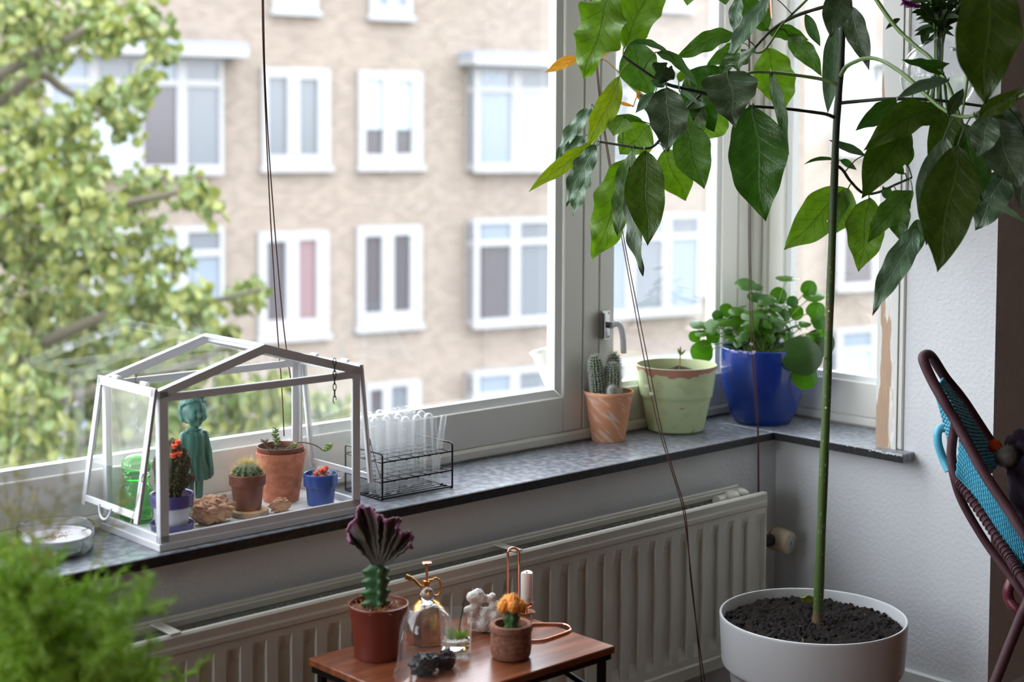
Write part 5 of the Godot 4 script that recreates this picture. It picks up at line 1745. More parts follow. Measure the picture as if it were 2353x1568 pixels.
	mb.lathe([Vector2(0, 0), Vector2(0.0375, 0), Vector2(0.0385, 0.0015), Vector2(0.0378, 0.004), Vector2(0.0378, 0.035), Vector2(0.036, 0.05), Vector2(0.031, 0.063), Vector2(0.023, 0.072), Vector2(0.0135, 0.077), Vector2(0.0125, 0.08)], Vector3.ZERO, 56)
	part("tank", mb, br, mi)
	var mc := MB.new()
	mc.lathe([Vector2(0.0125, 0.079), Vector2(0.0138, 0.0795), Vector2(0.0138, 0.087), Vector2(0.011, 0.089), Vector2(0.006, 0.0895), Vector2(0.0058, 0.106), Vector2(0.0072, 0.1065), Vector2(0.0072, 0.112), Vector2(0.0028, 0.1125)], Vector3.ZERO, 32)
	part("neck", mc, br, mi)
	var rod := MB.new()
	rod.lathe([Vector2(0.0024, 0.11), Vector2(0.0024, 0.142), Vector2(0.003, 0.1425), Vector2(0.0092, 0.1435), Vector2(0.0098, 0.145), Vector2(0.009, 0.1465), Vector2(0, 0.147)], Vector3.ZERO, 28)
	part("pump_knob", rod, mats.copper, mi)
	var left := Vector3(-0.735, 0, -0.677)
	var nzl := MB.new()
	nzl.tube(curve([Vector3(0, 0.098, 0), left * 0.012 + Vector3(0, 0.102, 0), left * 0.022 + Vector3(0, 0.112, 0), left * 0.029 + Vector3(0, 0.1155, 0)]), 0.0026, 10)
	nzl.tube([left * 0.028 + Vector3(0, 0.115, 0), left * 0.039 + Vector3(0, 0.1195, 0)], [0.0045, 0.005], 12)
	part("nozzle", nzl, br, mi)
	var han := []
	for k in 15:
		var a := lerpf(-2.2, 2.2, k / 14.0)
		han.append(-left * (0.0165 + cos(a) * 0.0095) + Vector3(0, 0.1 + sin(a) * 0.0165, 0))
	var hb := MB.new()
	hb.tube(curve([Vector3(0, 0.088, 0)] + han + [Vector3(0, 0.112, 0)], 2), 0.002, 8)
	part("handle", hb, br, mi)
	# black mineral stones under the cloche
	var bm := mat("black_rock", Color(0.07, 0.07, 0.075), 0.32)
	rock("black_stone", "larger sparkling black stone under the glass cloche", Vector3(0.7441, 0.4302, 0.3607), Vector3(0.027, 0.019, 0.02), bm, 61)
	var cr: Vector3 = Vector3(0.7897, 0.4302, 0.3661)
	rock("black_stone", "smaller dark stone with a rusty side, right under the cloche", cr, Vector3(0.0185, 0.0175, 0.015), mat("rusty_rock", Color(0.12, 0.09, 0.08), 0.45), 67)
	# cloche
	var cl := thing("glass_cloche", "clear glass bell cloche with a ball knob covering black stones", "cloche", Vector3(0.7499, 0.4302, 0.363))
	var gm := glass("cloche_glass", 0.035, Color(0.95, 0.95, 0.97), 0.6)
	var cb := MB.new()
	cb.lathe([Vector2(0.0578, 0.0002), Vector2(0.0592, 0.001), Vector2(0.0582, 0.003), Vector2(0.0545, 0.012), Vector2(0.0515, 0.03), Vector2(0.0495, 0.06), Vector2(0.0475, 0.08), Vector2(0.0435, 0.096), Vector2(0.037, 0.108), Vector2(0.028, 0.117), Vector2(0.017, 0.122), Vector2(0.009, 0.1235)], Vector3.ZERO, 72)
	part("bell", cb, gm, cl)
	var solid := mat("solid_glass", Color(1, 1, 1, 0), 0.0)
	solid.refraction_enabled = true
	solid.refraction_scale = 0.05
	var kb := MB.new()
	kb.lathe([Vector2(0, 0.1205), Vector2(0.011, 0.1215), Vector2(0.0095, 0.125), Vector2(0.0072, 0.1275), Vector2(0.0088, 0.13), Vector2(0.0112, 0.135), Vector2(0.0118, 0.1405), Vector2(0.0102, 0.147), Vector2(0.006, 0.151), Vector2(0, 0.1522)], Vector3.ZERO, 36)
	part("knob", kb, solid, cl)
	# tumbler with a cutting
	var tu := thing("glass_tumbler", "small glass tumbler with a green cutting in water on the table", "glass", Vector3(0.8533, 0.4302, 0.3187))
	var tb := MB.new()
	tb.lathe([Vector2(0, 0), Vector2(0.026, 0), Vector2(0.0275, 0.002), Vector2(0.0305, 0.0785), Vector2(0.0298, 0.0792), Vector2(0.0291, 0.0785), Vector2(0.0265, 0.0095), Vector2(0.024, 0.0075), Vector2(0, 0.0075)], Vector3.ZERO, 48)
	part("tumbler", tb, glass("tumbler_glass", 0.03, Color(0.95, 0.97, 0.95), 0.6), tu)
	var wa := MB.new()
	wa.lathe([Vector2(0, 0.0078), Vector2(0.0262, 0.0098), Vector2(0.0272, 0.028), Vector2(0, 0.028)], Vector3.ZERO, 40)
	var wm := mat("water", Color(0.96, 1, 0.96, 0), 0.0)
	wm.refraction_enabled = true
	wm.refraction_scale = 0.033
	part("water", wa, wm, tu)
	var gl := mat("cutting_leaf", Color(0.52, 0.68, 0.25), 0.5)
	gl.backlight_enabled = true
	gl.backlight = Color(0.5, 0.7, 0.2)
	var vr := Vector3(0.735, 0, 0.677)
	for q in [[vr * 0.003, vr * 0.023, 0.045, 0.011], [vr * 0.004, vr * 0.02, 0.036, 0.01], [vr * -0.004, vr * -0.02, 0.048, 0.011], [vr * -0.006, vr * -0.019, 0.037, 0.009], [vr * -0.001, vr * -0.007, 0.05, 0.01], [vr * 0.002, vr * 0.009, 0.048, 0.009]]:
		var lb := MB.new()
		leaf_into(lb, q[0] + Vector3(0, 0.024, 0), q[1] + Vector3(0, q[2], 0), q[3], 0.5, 0.12, 0.1, 0.0, 10)
		part("leaf", lb, gl, tu)
	var st := MB.new()
	st.tube(curve([vr * 0.002 + Vector3(0, 0.018, 0), vr * 0.008 + Vector3(0, 0.06, 0), vr * 0.0155 + Vector3(0, 0.1, 0)]), 0.0011, 6)
	part("dark_stalk", st, mat("dark_stalk", Color(0.12, 0.12, 0.08), 0.7), tu)
	coral(Vector3(0.9758, 0.4302, 0.2499))
	# moon cactus in a clay pot
	var mp := thing("potted_cactus", "small cactus with a fuzzy orange head in a rough clay pot", "cactus", Vector3(0.9178, 0.4302, 0.3952))
	var clay := tone(mat("rough_clay", Color(0.68, 0.5, 0.42), 0.95), noise_tex("clay_wash", 0.03, Color(0.62, 0.56, 0.53), Color(1, 0.96, 0.94), 5, 33), Vector3(6, 6, 6))
	var mpb := MB.new()
	mpb.lathe([Vector2(0, 0.0008), Vector2(0.029, 0), Vector2(0.033, 0.002), Vector2(0.0355, 0.007), Vector2(0.0368, 0.02), Vector2(0.0363, 0.047), Vector2(0.0382, 0.0495), Vector2(0.0388, 0.054), Vector2(0.0378, 0.0605), Vector2(0.035, 0.062), Vector2(0.0298, 0.061), Vector2(0.0285, 0.058), Vector2(0.028, 0.04)], Vector3.ZERO, 56)
	part("pot", mpb, clay, mp)
	soil_in(mp, 0.049, 0.0285, mats.soil)
	var ms := MB.new()
	var ms2 := mat("moon_stock", Color(0.25, 0.4, 0.2), 0.45)
	for w in 3:
		var a: float = [3.6, 0.5, 2.0][w]
		var d := Vector3(cos(a), 0, sin(a))
		var n := Vector3.UP.cross(d)
		var p := PackedVector3Array()
		for j in 17:
			var s := j / 16.0
			var c := Vector3(0.001, 0.045 + s * 0.044, 0)
			var ln := 0.0165 * (0.82 + 0.12 * sin(s * 14.0) + 0.1 * s)
			for i in 5:
				p.append(c + d * ln * [0.1, 0.6, 1.0, 0.6, 0.1][i] + n * [0.0075, 0.0045, 0.0, -0.0045, -0.0075][i])
		ms.grid(p, 5, 17)
	part("stock", ms, ms2, mp, "green three sided stock")
	var oh := MB.new()
	var orange := mat("orange_cactus", Color(0.97, 0.62, 0.25), 0.7)
	rng.seed = 8
	for q in [[Vector3(-0.013, 0.093, 0.004), 0.0115], [Vector3(0.003, 0.1, 0.0), 0.0135], [Vector3(0.015, 0.094, 0.003), 0.011], [Vector3(-0.006, 0.098, -0.008), 0.0115], [Vector3(0.004, 0.095, 0.011), 0.0105], [Vector3(-0.016, 0.087, 0.0), 0.007], [Vector3(0.019, 0.087, 0), 0.007]]:
		var c: Vector3 = q[0].rotated(Vector3.UP, -0.745)
		oh.lump(c, Vector3.ONE * q[1], func(d: Vector3) -> float: return 1.0 + 0.06 * cos(atan2(d.z, d.x) * 8.0 + d.y * 3.0) + 0.16 * n3(d + c * 200.0, 3.0), 36, 18)
	var ho := part("orange_head", oh, orange, mp, "orange clustered head")
	var roots := []
	var dirs := []
	for k in 2200:
		var i := (rng.randi() % oh.P.size())
		roots.append(oh.P[i])
		dirs.append(oh.N[i] + Vector3(rng.randfn(), rng.randfn(), rng.randfn()) * 0.5)
	var ob := MB.new()
	spines(ob, roots, dirs, 0.0052, 0.0004)
	part("fuzz", ob, mat("orange_fuzz", Color(0.97, 0.72, 0.4), 0.8), ho, "", "stuff")
	# bent copper rod candle holder and its candle
	var hp: Vector3 = Vector3(1.1105, 0.4302, 0.2306)
	var ch := thing("candle_holder", "bent copper rod candle holder with a tall loop and a wide foot loop", "candle holder", hp)
	var cu: Material = mats.copper
	var foot := [Vector3(1.0506, 0.433, 0.3005), Vector3(1.0699, 0.433, 0.2932), Vector3(1.1076, 0.433, 0.3269), Vector3(1.1119, 0.433, 0.3413), Vector3(1.104, 0.433, 0.3587), Vector3(1.0846, 0.433, 0.369), Vector3(1.0292, 0.433, 0.3737), Vector3(1.0116, 0.433, 0.3712), Vector3(0.989, 0.433, 0.3544)]
	var fb := MB.new()
	fb.tube(curve(foot, 5), 0.0026, 10)
	wpart("foot_loop", fb, cu, ch)
	var lp := []
	var lc: Vector3 = Vector3(1.1073, 0.4911, 0.1949)
	var cam_right := Vector3(0.735, 0, 0.677)
	var hw := 0.0108
	lp.append(Vector3(lc.x, TOP + 0.003, lc.z) - cam_right * hw + Vector3(0, 0, 0))
	lp.append(lc - cam_right * hw)
	for k in 13:
		var a := PI - PI * k / 12
		lp.append(lc + cam_right * cos(a) * hw + Vector3(0, 0.052 + sin(a) * 0.011, 0))
	lp.append(lc + cam_right * hw)
	lp.append(Vector3(lc.x, TOP + 0.003, lc.z) + cam_right * hw)
	var lb2 := MB.new()
	lb2.tube(lp, 0.0026, 10)
	wpart("tall_loop", lb2, cu, ch)
	var cupb := MB.new()
	cupb.lathe([Vector2(0, 0.003), Vector2(0.0165, 0.0035), Vector2(0.0172, 0.0045), Vector2(0.0165, 0.0055), Vector2(0.003, 0.0052), Vector2(0.0024, 0.012), Vector2(0.007, 0.015), Vector2(0.011, 0.0175), Vector2(0.0135, 0.021), Vector2(0.0135, 0.0235), Vector2(0.0125, 0.0235), Vector2(0.0115, 0.019), Vector2(0, 0.0185)], Vector3.ZERO, 36)
	part("cup", cupb, cu, ch)
	var ca := thing("candle", "short white candle standing in the copper holder", "candle", hp + Vector3(0, 0.0192, 0))
	var cab := MB.new()
	cab.lathe([Vector2(0, 0), Vector2(0.0112, 0.0), Vector2(0.0116, 0.002), Vector2(0.0118, 0.061), Vector2(0.0112, 0.0632), Vector2(0.0098, 0.0628), Vector2(0.006, 0.0605), Vector2(0, 0.0605)], Vector3.ZERO, 36, func(p: Vector3) -> Vector3: return p + Vector3(0, 0.0012 * cos(atan2(p.z, p.x) * 2.0 + 1.0) if p.y > 0.06 else 0.0, 0))
	var wax := mat("wax", Color(0.93, 0.92, 0.9), 0.45)
	wax.subsurf_scatter_enabled = true
	wax.subsurf_scatter_strength = 0.3
	part("wax", cab, wax, ca)
	var wk := MB.new()
	wk.tube([Vector3(0, 0.06, 0), Vector3(0.0005, 0.0645, 0)], 0.0009, 6)
	part("wick", wk, mat("wick", Color(0.08, 0.07, 0.07), 0.9), ca)
	var em := MB.new()
	var ring := []
	for s in 17:
		ring.append(Vector3(cos(TAU * s / 16), sin(TAU * s / 16), 0) * 0.003)
	em.tube(ring, 0.0002, 4)
	em.tube([Vector3(-0.0012, -0.0015, 0), Vector3(0, 0.0018, 0), Vector3(0.0012, -0.0015, 0)], 0.0002, 4)
	var eo := part("emblem", em, mat("print_black", Color(0.15, 0.15, 0.15), 0.6), ca, "small printed ring mark")
	var out := Vector3(-0.4, 0, 0.92).normalized()
	eo.transform = Transform3D(Basis.looking_at(-out, Vector3.UP), out * 0.0118 + Vector3(0, 0.011, 0))

func coral(foot: Vector3) -> void:
	var o := thing("coral_piece", "branching piece of white coral behind the clay pot", "coral", foot)
	var m := tone(mat("coral_white", Color(0.97, 0.96, 0.94), 0.95), noise_tex("pores", 0.12, Color(0.8, 0.77, 0.74), Color(1, 1, 1), 3, 44), Vector3(12, 12, 12))
	var R := Vector3(0.735, 0, 0.677)
	var F := Vector3(-0.677, 0, 0.735)
	var k := 1.0 / 1223.0
	# lobes as seen: right, up (from the foot), forward, radius
	var lobes := []
	for q in [[-18, 20, 0, 17], [5, 16, 8, 19], [30, 14, 6, 17], [-22, 45, 0, 15], [10, 40, 0, 18], [32, 36, 8, 15], [-12, 60, -4, 13], [28, 58, 0, 12], [-22, 78, -2, 15], [-8, 84, -2, 16], [2, 76, 0, 12], [20, 74, -4, 11], [26, 80, -4, 9], [42, 52, 0, 11], [46, 34, 4, 10], [-33, 50, 4, 9], [38, 62, -2, 8]]:
		lobes.append([(R * q[0] + F * q[2] + Vector3.UP * q[1]) * k, q[3] * k])
	var f := func(p: Vector3) -> float:
		var d := 1.0
		for q in lobes:
			d = smin(d, (p - q[0]).length() - q[1] * 0.86, 0.006)
		d = smin(d, caps(p, lobes[6][0], lobes[3][0], 0.007, 0.009), 0.004)
		d += (absf(n3(p, 260.0)) - 0.2) * 0.0038 + n3(p, 620.0) * 0.0012
		return maxf(d, 0.0005 - p.y)
	var b := MB.new()
	b.nets(f, Vector3(-0.055, -0.002, -0.055), Vector3(0.055, 0.1, 0.055), 0.0016)
	part("coral", b, m, o)

var planter: Node3D

func big_pot() -> void:
	var c: Vector3 = Vector3(1.8153, 0, 0.3938)
	var t := thing("potted_tree", "tall bare stemmed young tree with large drooping leaves in a big white planter", "potted plant", c)
	planter = t
	var m := mat("white_planter", Color(0.86, 0.86, 0.86), 0.3)
	var R := 0.2025
	var b := MB.new()
	b.lathe([Vector2(0, 0), Vector2(0.15, 0), Vector2(0.153, 0.004), Vector2(0.18, 0.196), Vector2(0.182, 0.201), Vector2(0.1945, 0.21), Vector2(0.197, 0.218), Vector2(R, 0.314), Vector2(R, 0.318), Vector2(R - 0.0012, 0.32), Vector2(R - 0.003, 0.3205), Vector2(R - 0.0048, 0.3198), Vector2(R - 0.006, 0.317), Vector2(R - 0.012, 0.22)], Vector3.ZERO, 128)
	part("pot", b, m, t)
	var soil := tone(mat("dark_soil", Color(0.19, 0.135, 0.11), 1.0), noise_tex("soil_tone", 0.09, Color(0.35, 0.33, 0.33), Color(1, 1, 1), 5, 61), Vector3(5, 5, 5))
	var s := MB.new()
	var p := PackedVector3Array()
	var nu := 200
	var nv := 70
	for j in nv:
		for i in nu:
			var a := TAU * i / nu
			var r := (R - 0.0068) * (1.0 - float(j) / (nv - 1))
			var q := Vector3(cos(a) * r, 0, -sin(a) * r)
			var h := 0.293 + n3(q, 14.0) * 0.009 + absf(n3(q, 45.0)) * 0.014 + absf(n3(q + Vector3.ONE, 110.0)) * 0.009 + n3(q, 260.0) * 0.003
			h += 0.006 * (1.0 - r / R) - (0.006 if j < 2 else 0.0)
			q.y = h
			p.append(q)
	s.grid(p, nu, nv, true)
	var so := part("soil", s, soil, t)
	rng.seed = 19
	var cl := MB.new()
	for k in 260:
		var a := rng.randf() * TAU
		var r := sqrt(rng.randf()) * (R - 0.012)
		var q := Vector3(cos(a) * r, 0, sin(a) * r)
		q.y = 0.297 + n3(Vector3(q.x, 0, q.z), 14.0) * 0.009 + 0.004
		var e := rng.randf_range(0.002, 0.006)
		cl.lump(q, Vector3(e, e * 0.8, e), func(d: Vector3) -> float: return 1.0 + n3(d + q * 90.0, 1.7) * 0.7, 10, 7)
	part("soil_clods", cl, soil, so, "", "stuff")
	var chips := MB.new()
	for k in 7:
		var a := rng.randf() * TAU
		var r := sqrt(rng.randf()) * (R - 0.03)
		chips.box(Vector3(cos(a) * r, 0.308, sin(a) * r), Vector3(rng.randf_range(0.004, 0.016), 0.002, 0.002), 0.0003, Basis.from_euler(Vector3(rng.randf(), rng.randf() * 6, rng.randf() * 0.4)))
	part("wood_chips", chips, mat("chips", Color(0.42, 0.32, 0.26), 0.9), so, "pale wood chips", "stuff")
	var peg := MB.new()
	var e: Vector3 = Vector3(1.7296, 0.308, 0.4235) - c
	peg.tube([e - Vector3(0, 0.02, 0), e + Vector3(0.001, 0.012, 0)], 0.0035, 10)
	part("peg", peg, mat("dark_peg", Color(0.14, 0.15, 0.16), 0.5), t)
	var fl := thing("fallen_leaf", "yellow green leaf lying on the planter's soil behind the stem", "leaf", Vector3(1.9019, 0.312, 0.3214))
	var lb := MB.new()
	leaf_into(lb, Vector3(-0.02, 0.014, -0.012), Vector3(0.026, -0.004, 0.012), 0.036, 0.9, 0.1, 0.0, 0.3)
	var lm := mat("fallen_leaf", Color(0.68, 0.76, 0.28), 0.6)
	part("blade", lb, lm, fl)

func avocado() -> void:
	var foot: Vector3 = Vector3(1.8158, 0.31, 0.4051)
	var t := planter
	var sm := mat("green_stem", Color.WHITE, 0.6)
	sm.albedo_texture = picture("stem_skin", 128, 1024, func(x: int, y: int) -> Color:
		var n := nz.get_noise_2d(x * 0.02, y * 0.01)
		var s := y / 1024.0
		var c := Color(0.27, 0.36, 0.14).lerp(Color(0.14, 0.18, 0.09), smoothstep(0.3, 0.7, s))
		c = Color(0.42, 0.33, 0.24).lerp(c, smoothstep(0.045, 0.085, s + n * 0.02))
		var w := fposmod(sin(float(x / 5) * 12.9 + float(y / 5) * 78.2) * 43758.5, 1.0)
		if w > 0.955 and s < 0.5 and x % 5 > 0 and x % 5 < 4 and y % 5 < 3:
			c = Color(0.62, 0.58, 0.4)
		if absf(s - 0.41) < 0.014 and nz.get_noise_2d(x * 0.08, y * 0.2) > 0.1:
			c = Color(0.5, 0.33, 0.24)
		return c)
	var pts: Array = [Vector3(1.8154, 0.2987, 0.4056), Vector3(1.818, 0.3327, 0.4054), Vector3(1.8241, 0.4272, 0.4037), Vector3(1.8362, 0.6163, 0.4003), Vector3(1.8467, 0.777, 0.3976), Vector3(1.8551, 0.9187, 0.3944), Vector3(1.8646, 1.07, 0.3914), Vector3(1.8744, 1.2307, 0.3881), Vector3(1.8838, 1.3819, 0.3851), Vector3(1.8907, 1.4575, 0.3855), Vector3(1.8965, 1.5237, 0.3858), Vector3(1.9022, 1.6088, 0.3845), Vector3(1.9079, 1.7127, 0.3817), Vector3(1.9179, 1.9395, 0.3735)]
	var c := curve(pts, 5)
	var b := MB.new()
	var rad := []
	for k in c.size():
		var s := float(k) / (c.size() - 1)
		rad.append(lerpf(0.0119, 0.0062, pow(s, 0.8)) + 0.0035 * exp(-s * 45.0) + 0.0004 * sin(s * 60.0))
	b.tube(c, rad, 16)
	wpart("stem", b, sm, t)
	var scar := MB.new()
	for q in [Vector3(1.8505, 0.9841, 0.3987), Vector3(1.8385, 0.8825, 0.3969), Vector3(1.8553, 1.1792, 0.388), Vector3(1.8375, 0.7742, 0.4043)]:
		scar.lump(q, Vector3(0.003, 0.003, 0.003), null, 8, 6)
	wpart("leaf_scars", scar, mat("scar", Color(0.7, 0.62, 0.52), 0.7), t, "pale leaf scars", "stuff")
	var dark := mat("dark_twig", Color(0.17, 0.19, 0.1), 0.5)
	var fresh := mat("green_twig", Color(0.36, 0.46, 0.22), 0.5)
	for q in BRANCHES:
		var bb := MB.new()
		var cc := curve(q[1], 5)
		var rr := []
		for k in cc.size():
			rr.append(lerpf(q[0], q[0] * 0.72, float(k) / cc.size()) * (1.0 + 0.12 * absf(sin(k * 1.3))))
		bb.tube(cc, rr, 8)
		wpart("branch", bb, fresh if q[2] else dark, t)
	var veins := picture("leaf_veins", 128, 256, func(x: int, y: int) -> Color:
		var u := absf(x / 127.0 - 0.5) * 2.0
		var v := y / 255.0
		var w := fposmod(v * 7.5 - u * (2.2 - 0.9 * u) + (0.18 if x > 64 else 0.0), 1.0)
		var k := smoothstep(0.1, 0.02, minf(w, 1.0 - w)) * (1.0 - u * 0.5) * 0.8
		k = maxf(k, smoothstep(0.055, 0.02, u))
		var cell := nz.get_noise_2d(x * 0.16, y * 0.12) * 0.08
		var g := 0.84 + cell + nz.get_noise_2d(x * 0.02, y * 0.015) * 0.14 + k * 0.14
		return Color(g, g, g * 0.97))
	var dark_veins := picture("leaf_veins_dark", 128, 256, func(x: int, y: int) -> Color:
		var u := absf(x / 127.0 - 0.5) * 2.0
		var v := y / 255.0
		var w := fposmod(v * 7.5 - u * (2.2 - 0.9 * u) + (0.18 if x > 64 else 0.0), 1.0)
		var k := smoothstep(0.075, 0.015, minf(w, 1.0 - w)) * (1.0 - u * 0.6)
		k = maxf(k, smoothstep(0.05, 0.02, u))
		var g := 0.92 + nz.get_noise_2d(x * 0.02, y * 0.015) * 0.12 + nz.get_noise_2d(x * 0.2, y * 0.16) * 0.06 - k * 0.17
		return Color(g, g, g))
	var tones := {}
	for q in [["L", Color(0.44, 0.57, 0.2), Color(0.8, 0.9, 0.34), 0.4], ["Y", Color(0.55, 0.65, 0.18), Color(0.95, 0.95, 0.3), 0.4], ["O", Color(0.92, 0.72, 0.3), Color(1.0, 0.85, 0.4), 0.5], ["M", Color(0.34, 0.46, 0.2), Color(0.68, 0.86, 0.34), 0.36],
			["D", Color(0.27, 0.4, 0.16), Color(0.55, 0.8, 0.18), 0.3], ["E", Color(0.28, 0.37, 0.1), Color(0.62, 0.76, 0.1), 0.36], ["N", Color(0.28, 0.37, 0.11), Color(0.55, 0.66, 0.12), 0.36], ["H", Color(0.32, 0.4, 0.28), Color(0.3, 0.4, 0.15), 0.4], ["G", Color(0.42, 0.53, 0.42), Color(0.4, 0.5, 0.3), 0.34], ["K", Color(0.32, 0.4, 0.28), Color(0.3, 0.4, 0.15), 0.4]]:
		var m := mat("leaf_" + str(q[0]), q[1], q[3])
		m.albedo_texture = dark_veins if q[0] in ["L", "Y", "E", "M"] else veins
		m.heightmap_enabled = true
		m.heightmap_texture = veins
		m.heightmap_scale = -0.3
		m.backlight_enabled = true
		m.backlight = q[2]
		tones[q[0]] = m
	for k in LEAVES.size():
		var q: Array = LEAVES[k]
		var lb := MB.new()
		leaf_into(lb, q[0], q[1], q[2], q[3], q[4], q[5], q[6], 26, 0.16, k * 1.7, 0.5 if q[7] == "H" else 0.82)
		if q.size() > 8:
			var st: Vector3 = q[8]
			var mid: Vector3 = st.lerp(q[0], 0.55) + Vector3(0, 0.006, 0)
			lb.tube(curve([st, mid, q[0], q[0].lerp(q[1], 0.06)], 4), 0.0014, 6)
		wpart("leaf", lb, tones[q[7]], t)

const BRANCHES := [[0.004, [Vector3(1.8839, 1.4027, 0.3835), Vector3(1.864, 1.41, 0.3783), Vector3(1.8304, 1.4143, 0.3742), Vector3(1.7594, 1.423, 0.3354), Vector3(1.6981, 1.4271, 0.2922)], 0],
	[0.004, [Vector3(1.8918, 1.4707, 0.3856), Vector3(1.8817, 1.4801, 0.3755), Vector3(1.8659, 1.4898, 0.3466), Vector3(1.8115, 1.5011, 0.282), Vector3(1.766, 1.5018, 0.2401), Vector3(1.7327, 1.4756, 0.2251), Vector3(1.6814, 1.4503, 0.2071)], 1],
	[0.0044, [Vector3(1.8864, 1.495, 0.3924), Vector3(1.8787, 1.513, 0.4111), Vector3(1.8677, 1.5229, 0.441), Vector3(1.8461, 1.529, 0.4888), Vector3(1.8012, 1.5189, 0.5571), Vector3(1.7293, 1.486, 0.6569), Vector3(1.6838, 1.4521, 0.7265), Vector3(1.6558, 1.4202, 0.7849), Vector3(1.6427, 1.4034, 0.8286), Vector3(1.6307, 1.4031, 0.872), Vector3(1.6121, 1.4197, 0.9353), Vector3(1.6106, 1.4408, 0.9868)], 1],
	[0.004, [Vector3(1.8892, 1.4358, 0.3859), Vector3(1.9087, 1.4403, 0.4307), Vector3(1.9231, 1.4444, 0.4981), Vector3(1.9738, 1.4416, 0.5723), Vector3(2.0482, 1.4292, 0.6417)], 0],
	[0.004, [Vector3(1.9108, 1.655, 0.3752), Vector3(1.888, 1.6461, 0.3413), Vector3(1.8602, 1.6283, 0.2898), Vector3(1.8401, 1.6027, 0.2461), Vector3(1.8183, 1.5646, 0.2154), Vector3(1.8047, 1.5414, 0.2046)], 0],
	[0.0028, [Vector3(1.8966, 1.6965, 0.3317), Vector3(1.8753, 1.659, 0.3014), Vector3(1.8465, 1.6117, 0.2649), Vector3(1.8318, 1.569, 0.2411), Vector3(1.8184, 1.5497, 0.2302), Vector3(1.8063, 1.5477, 0.2192)], 1],
	[0.004, [Vector3(1.6814, 1.4503, 0.2071), Vector3(1.6464, 1.4602, 0.1876), Vector3(1.5834, 1.4752, 0.1557), Vector3(1.5359, 1.5081, 0.123), Vector3(1.5107, 1.5331, 0.0979)], 0],
	[0.0034, [Vector3(1.6621, 1.4539, 0.189), Vector3(1.6391, 1.4134, 0.1573), Vector3(1.6173, 1.3707, 0.1269), Vector3(1.5988, 1.3421, 0.1121), Vector3(1.5812, 1.3354, 0.0963), Vector3(1.5538, 1.3417, 0.057), Vector3(1.5262, 1.349, 0.0174)], 0],
	[0.0034, [Vector3(1.8735, 1.3062, 0.3814), Vector3(1.8981, 1.2919, 0.3915), Vector3(1.9188, 1.2662, 0.399), Vector3(1.9473, 1.2393, 0.4137), Vector3(1.9635, 1.2417, 0.442), Vector3(1.9836, 1.2593, 0.4727), Vector3(2.0013, 1.2749, 0.5015)], 0],
	[0.0043, [Vector3(1.8451, 1.6926, 0.4752), Vector3(1.8213, 1.6473, 0.5248), Vector3(1.7889, 1.5859, 0.5951), Vector3(1.7502, 1.5402, 0.6719), Vector3(1.7246, 1.5164, 0.7183), Vector3(1.6859, 1.4636, 0.782), Vector3(1.6552, 1.4036, 0.8264)], 1],
	[0.0027, [Vector3(1.6441, 1.4933, 0.8501), Vector3(1.6397, 1.4531, 0.8492), Vector3(1.641, 1.4034, 0.8406)], 1],
	[0.0025, [Vector3(1.6764, 1.51, -0.0745), Vector3(1.6756, 1.4845, -0.0461), Vector3(1.6818, 1.4574, -0.011), Vector3(1.6882, 1.4433, 0.0232), Vector3(1.6869, 1.4387, 0.0768)], 1]]
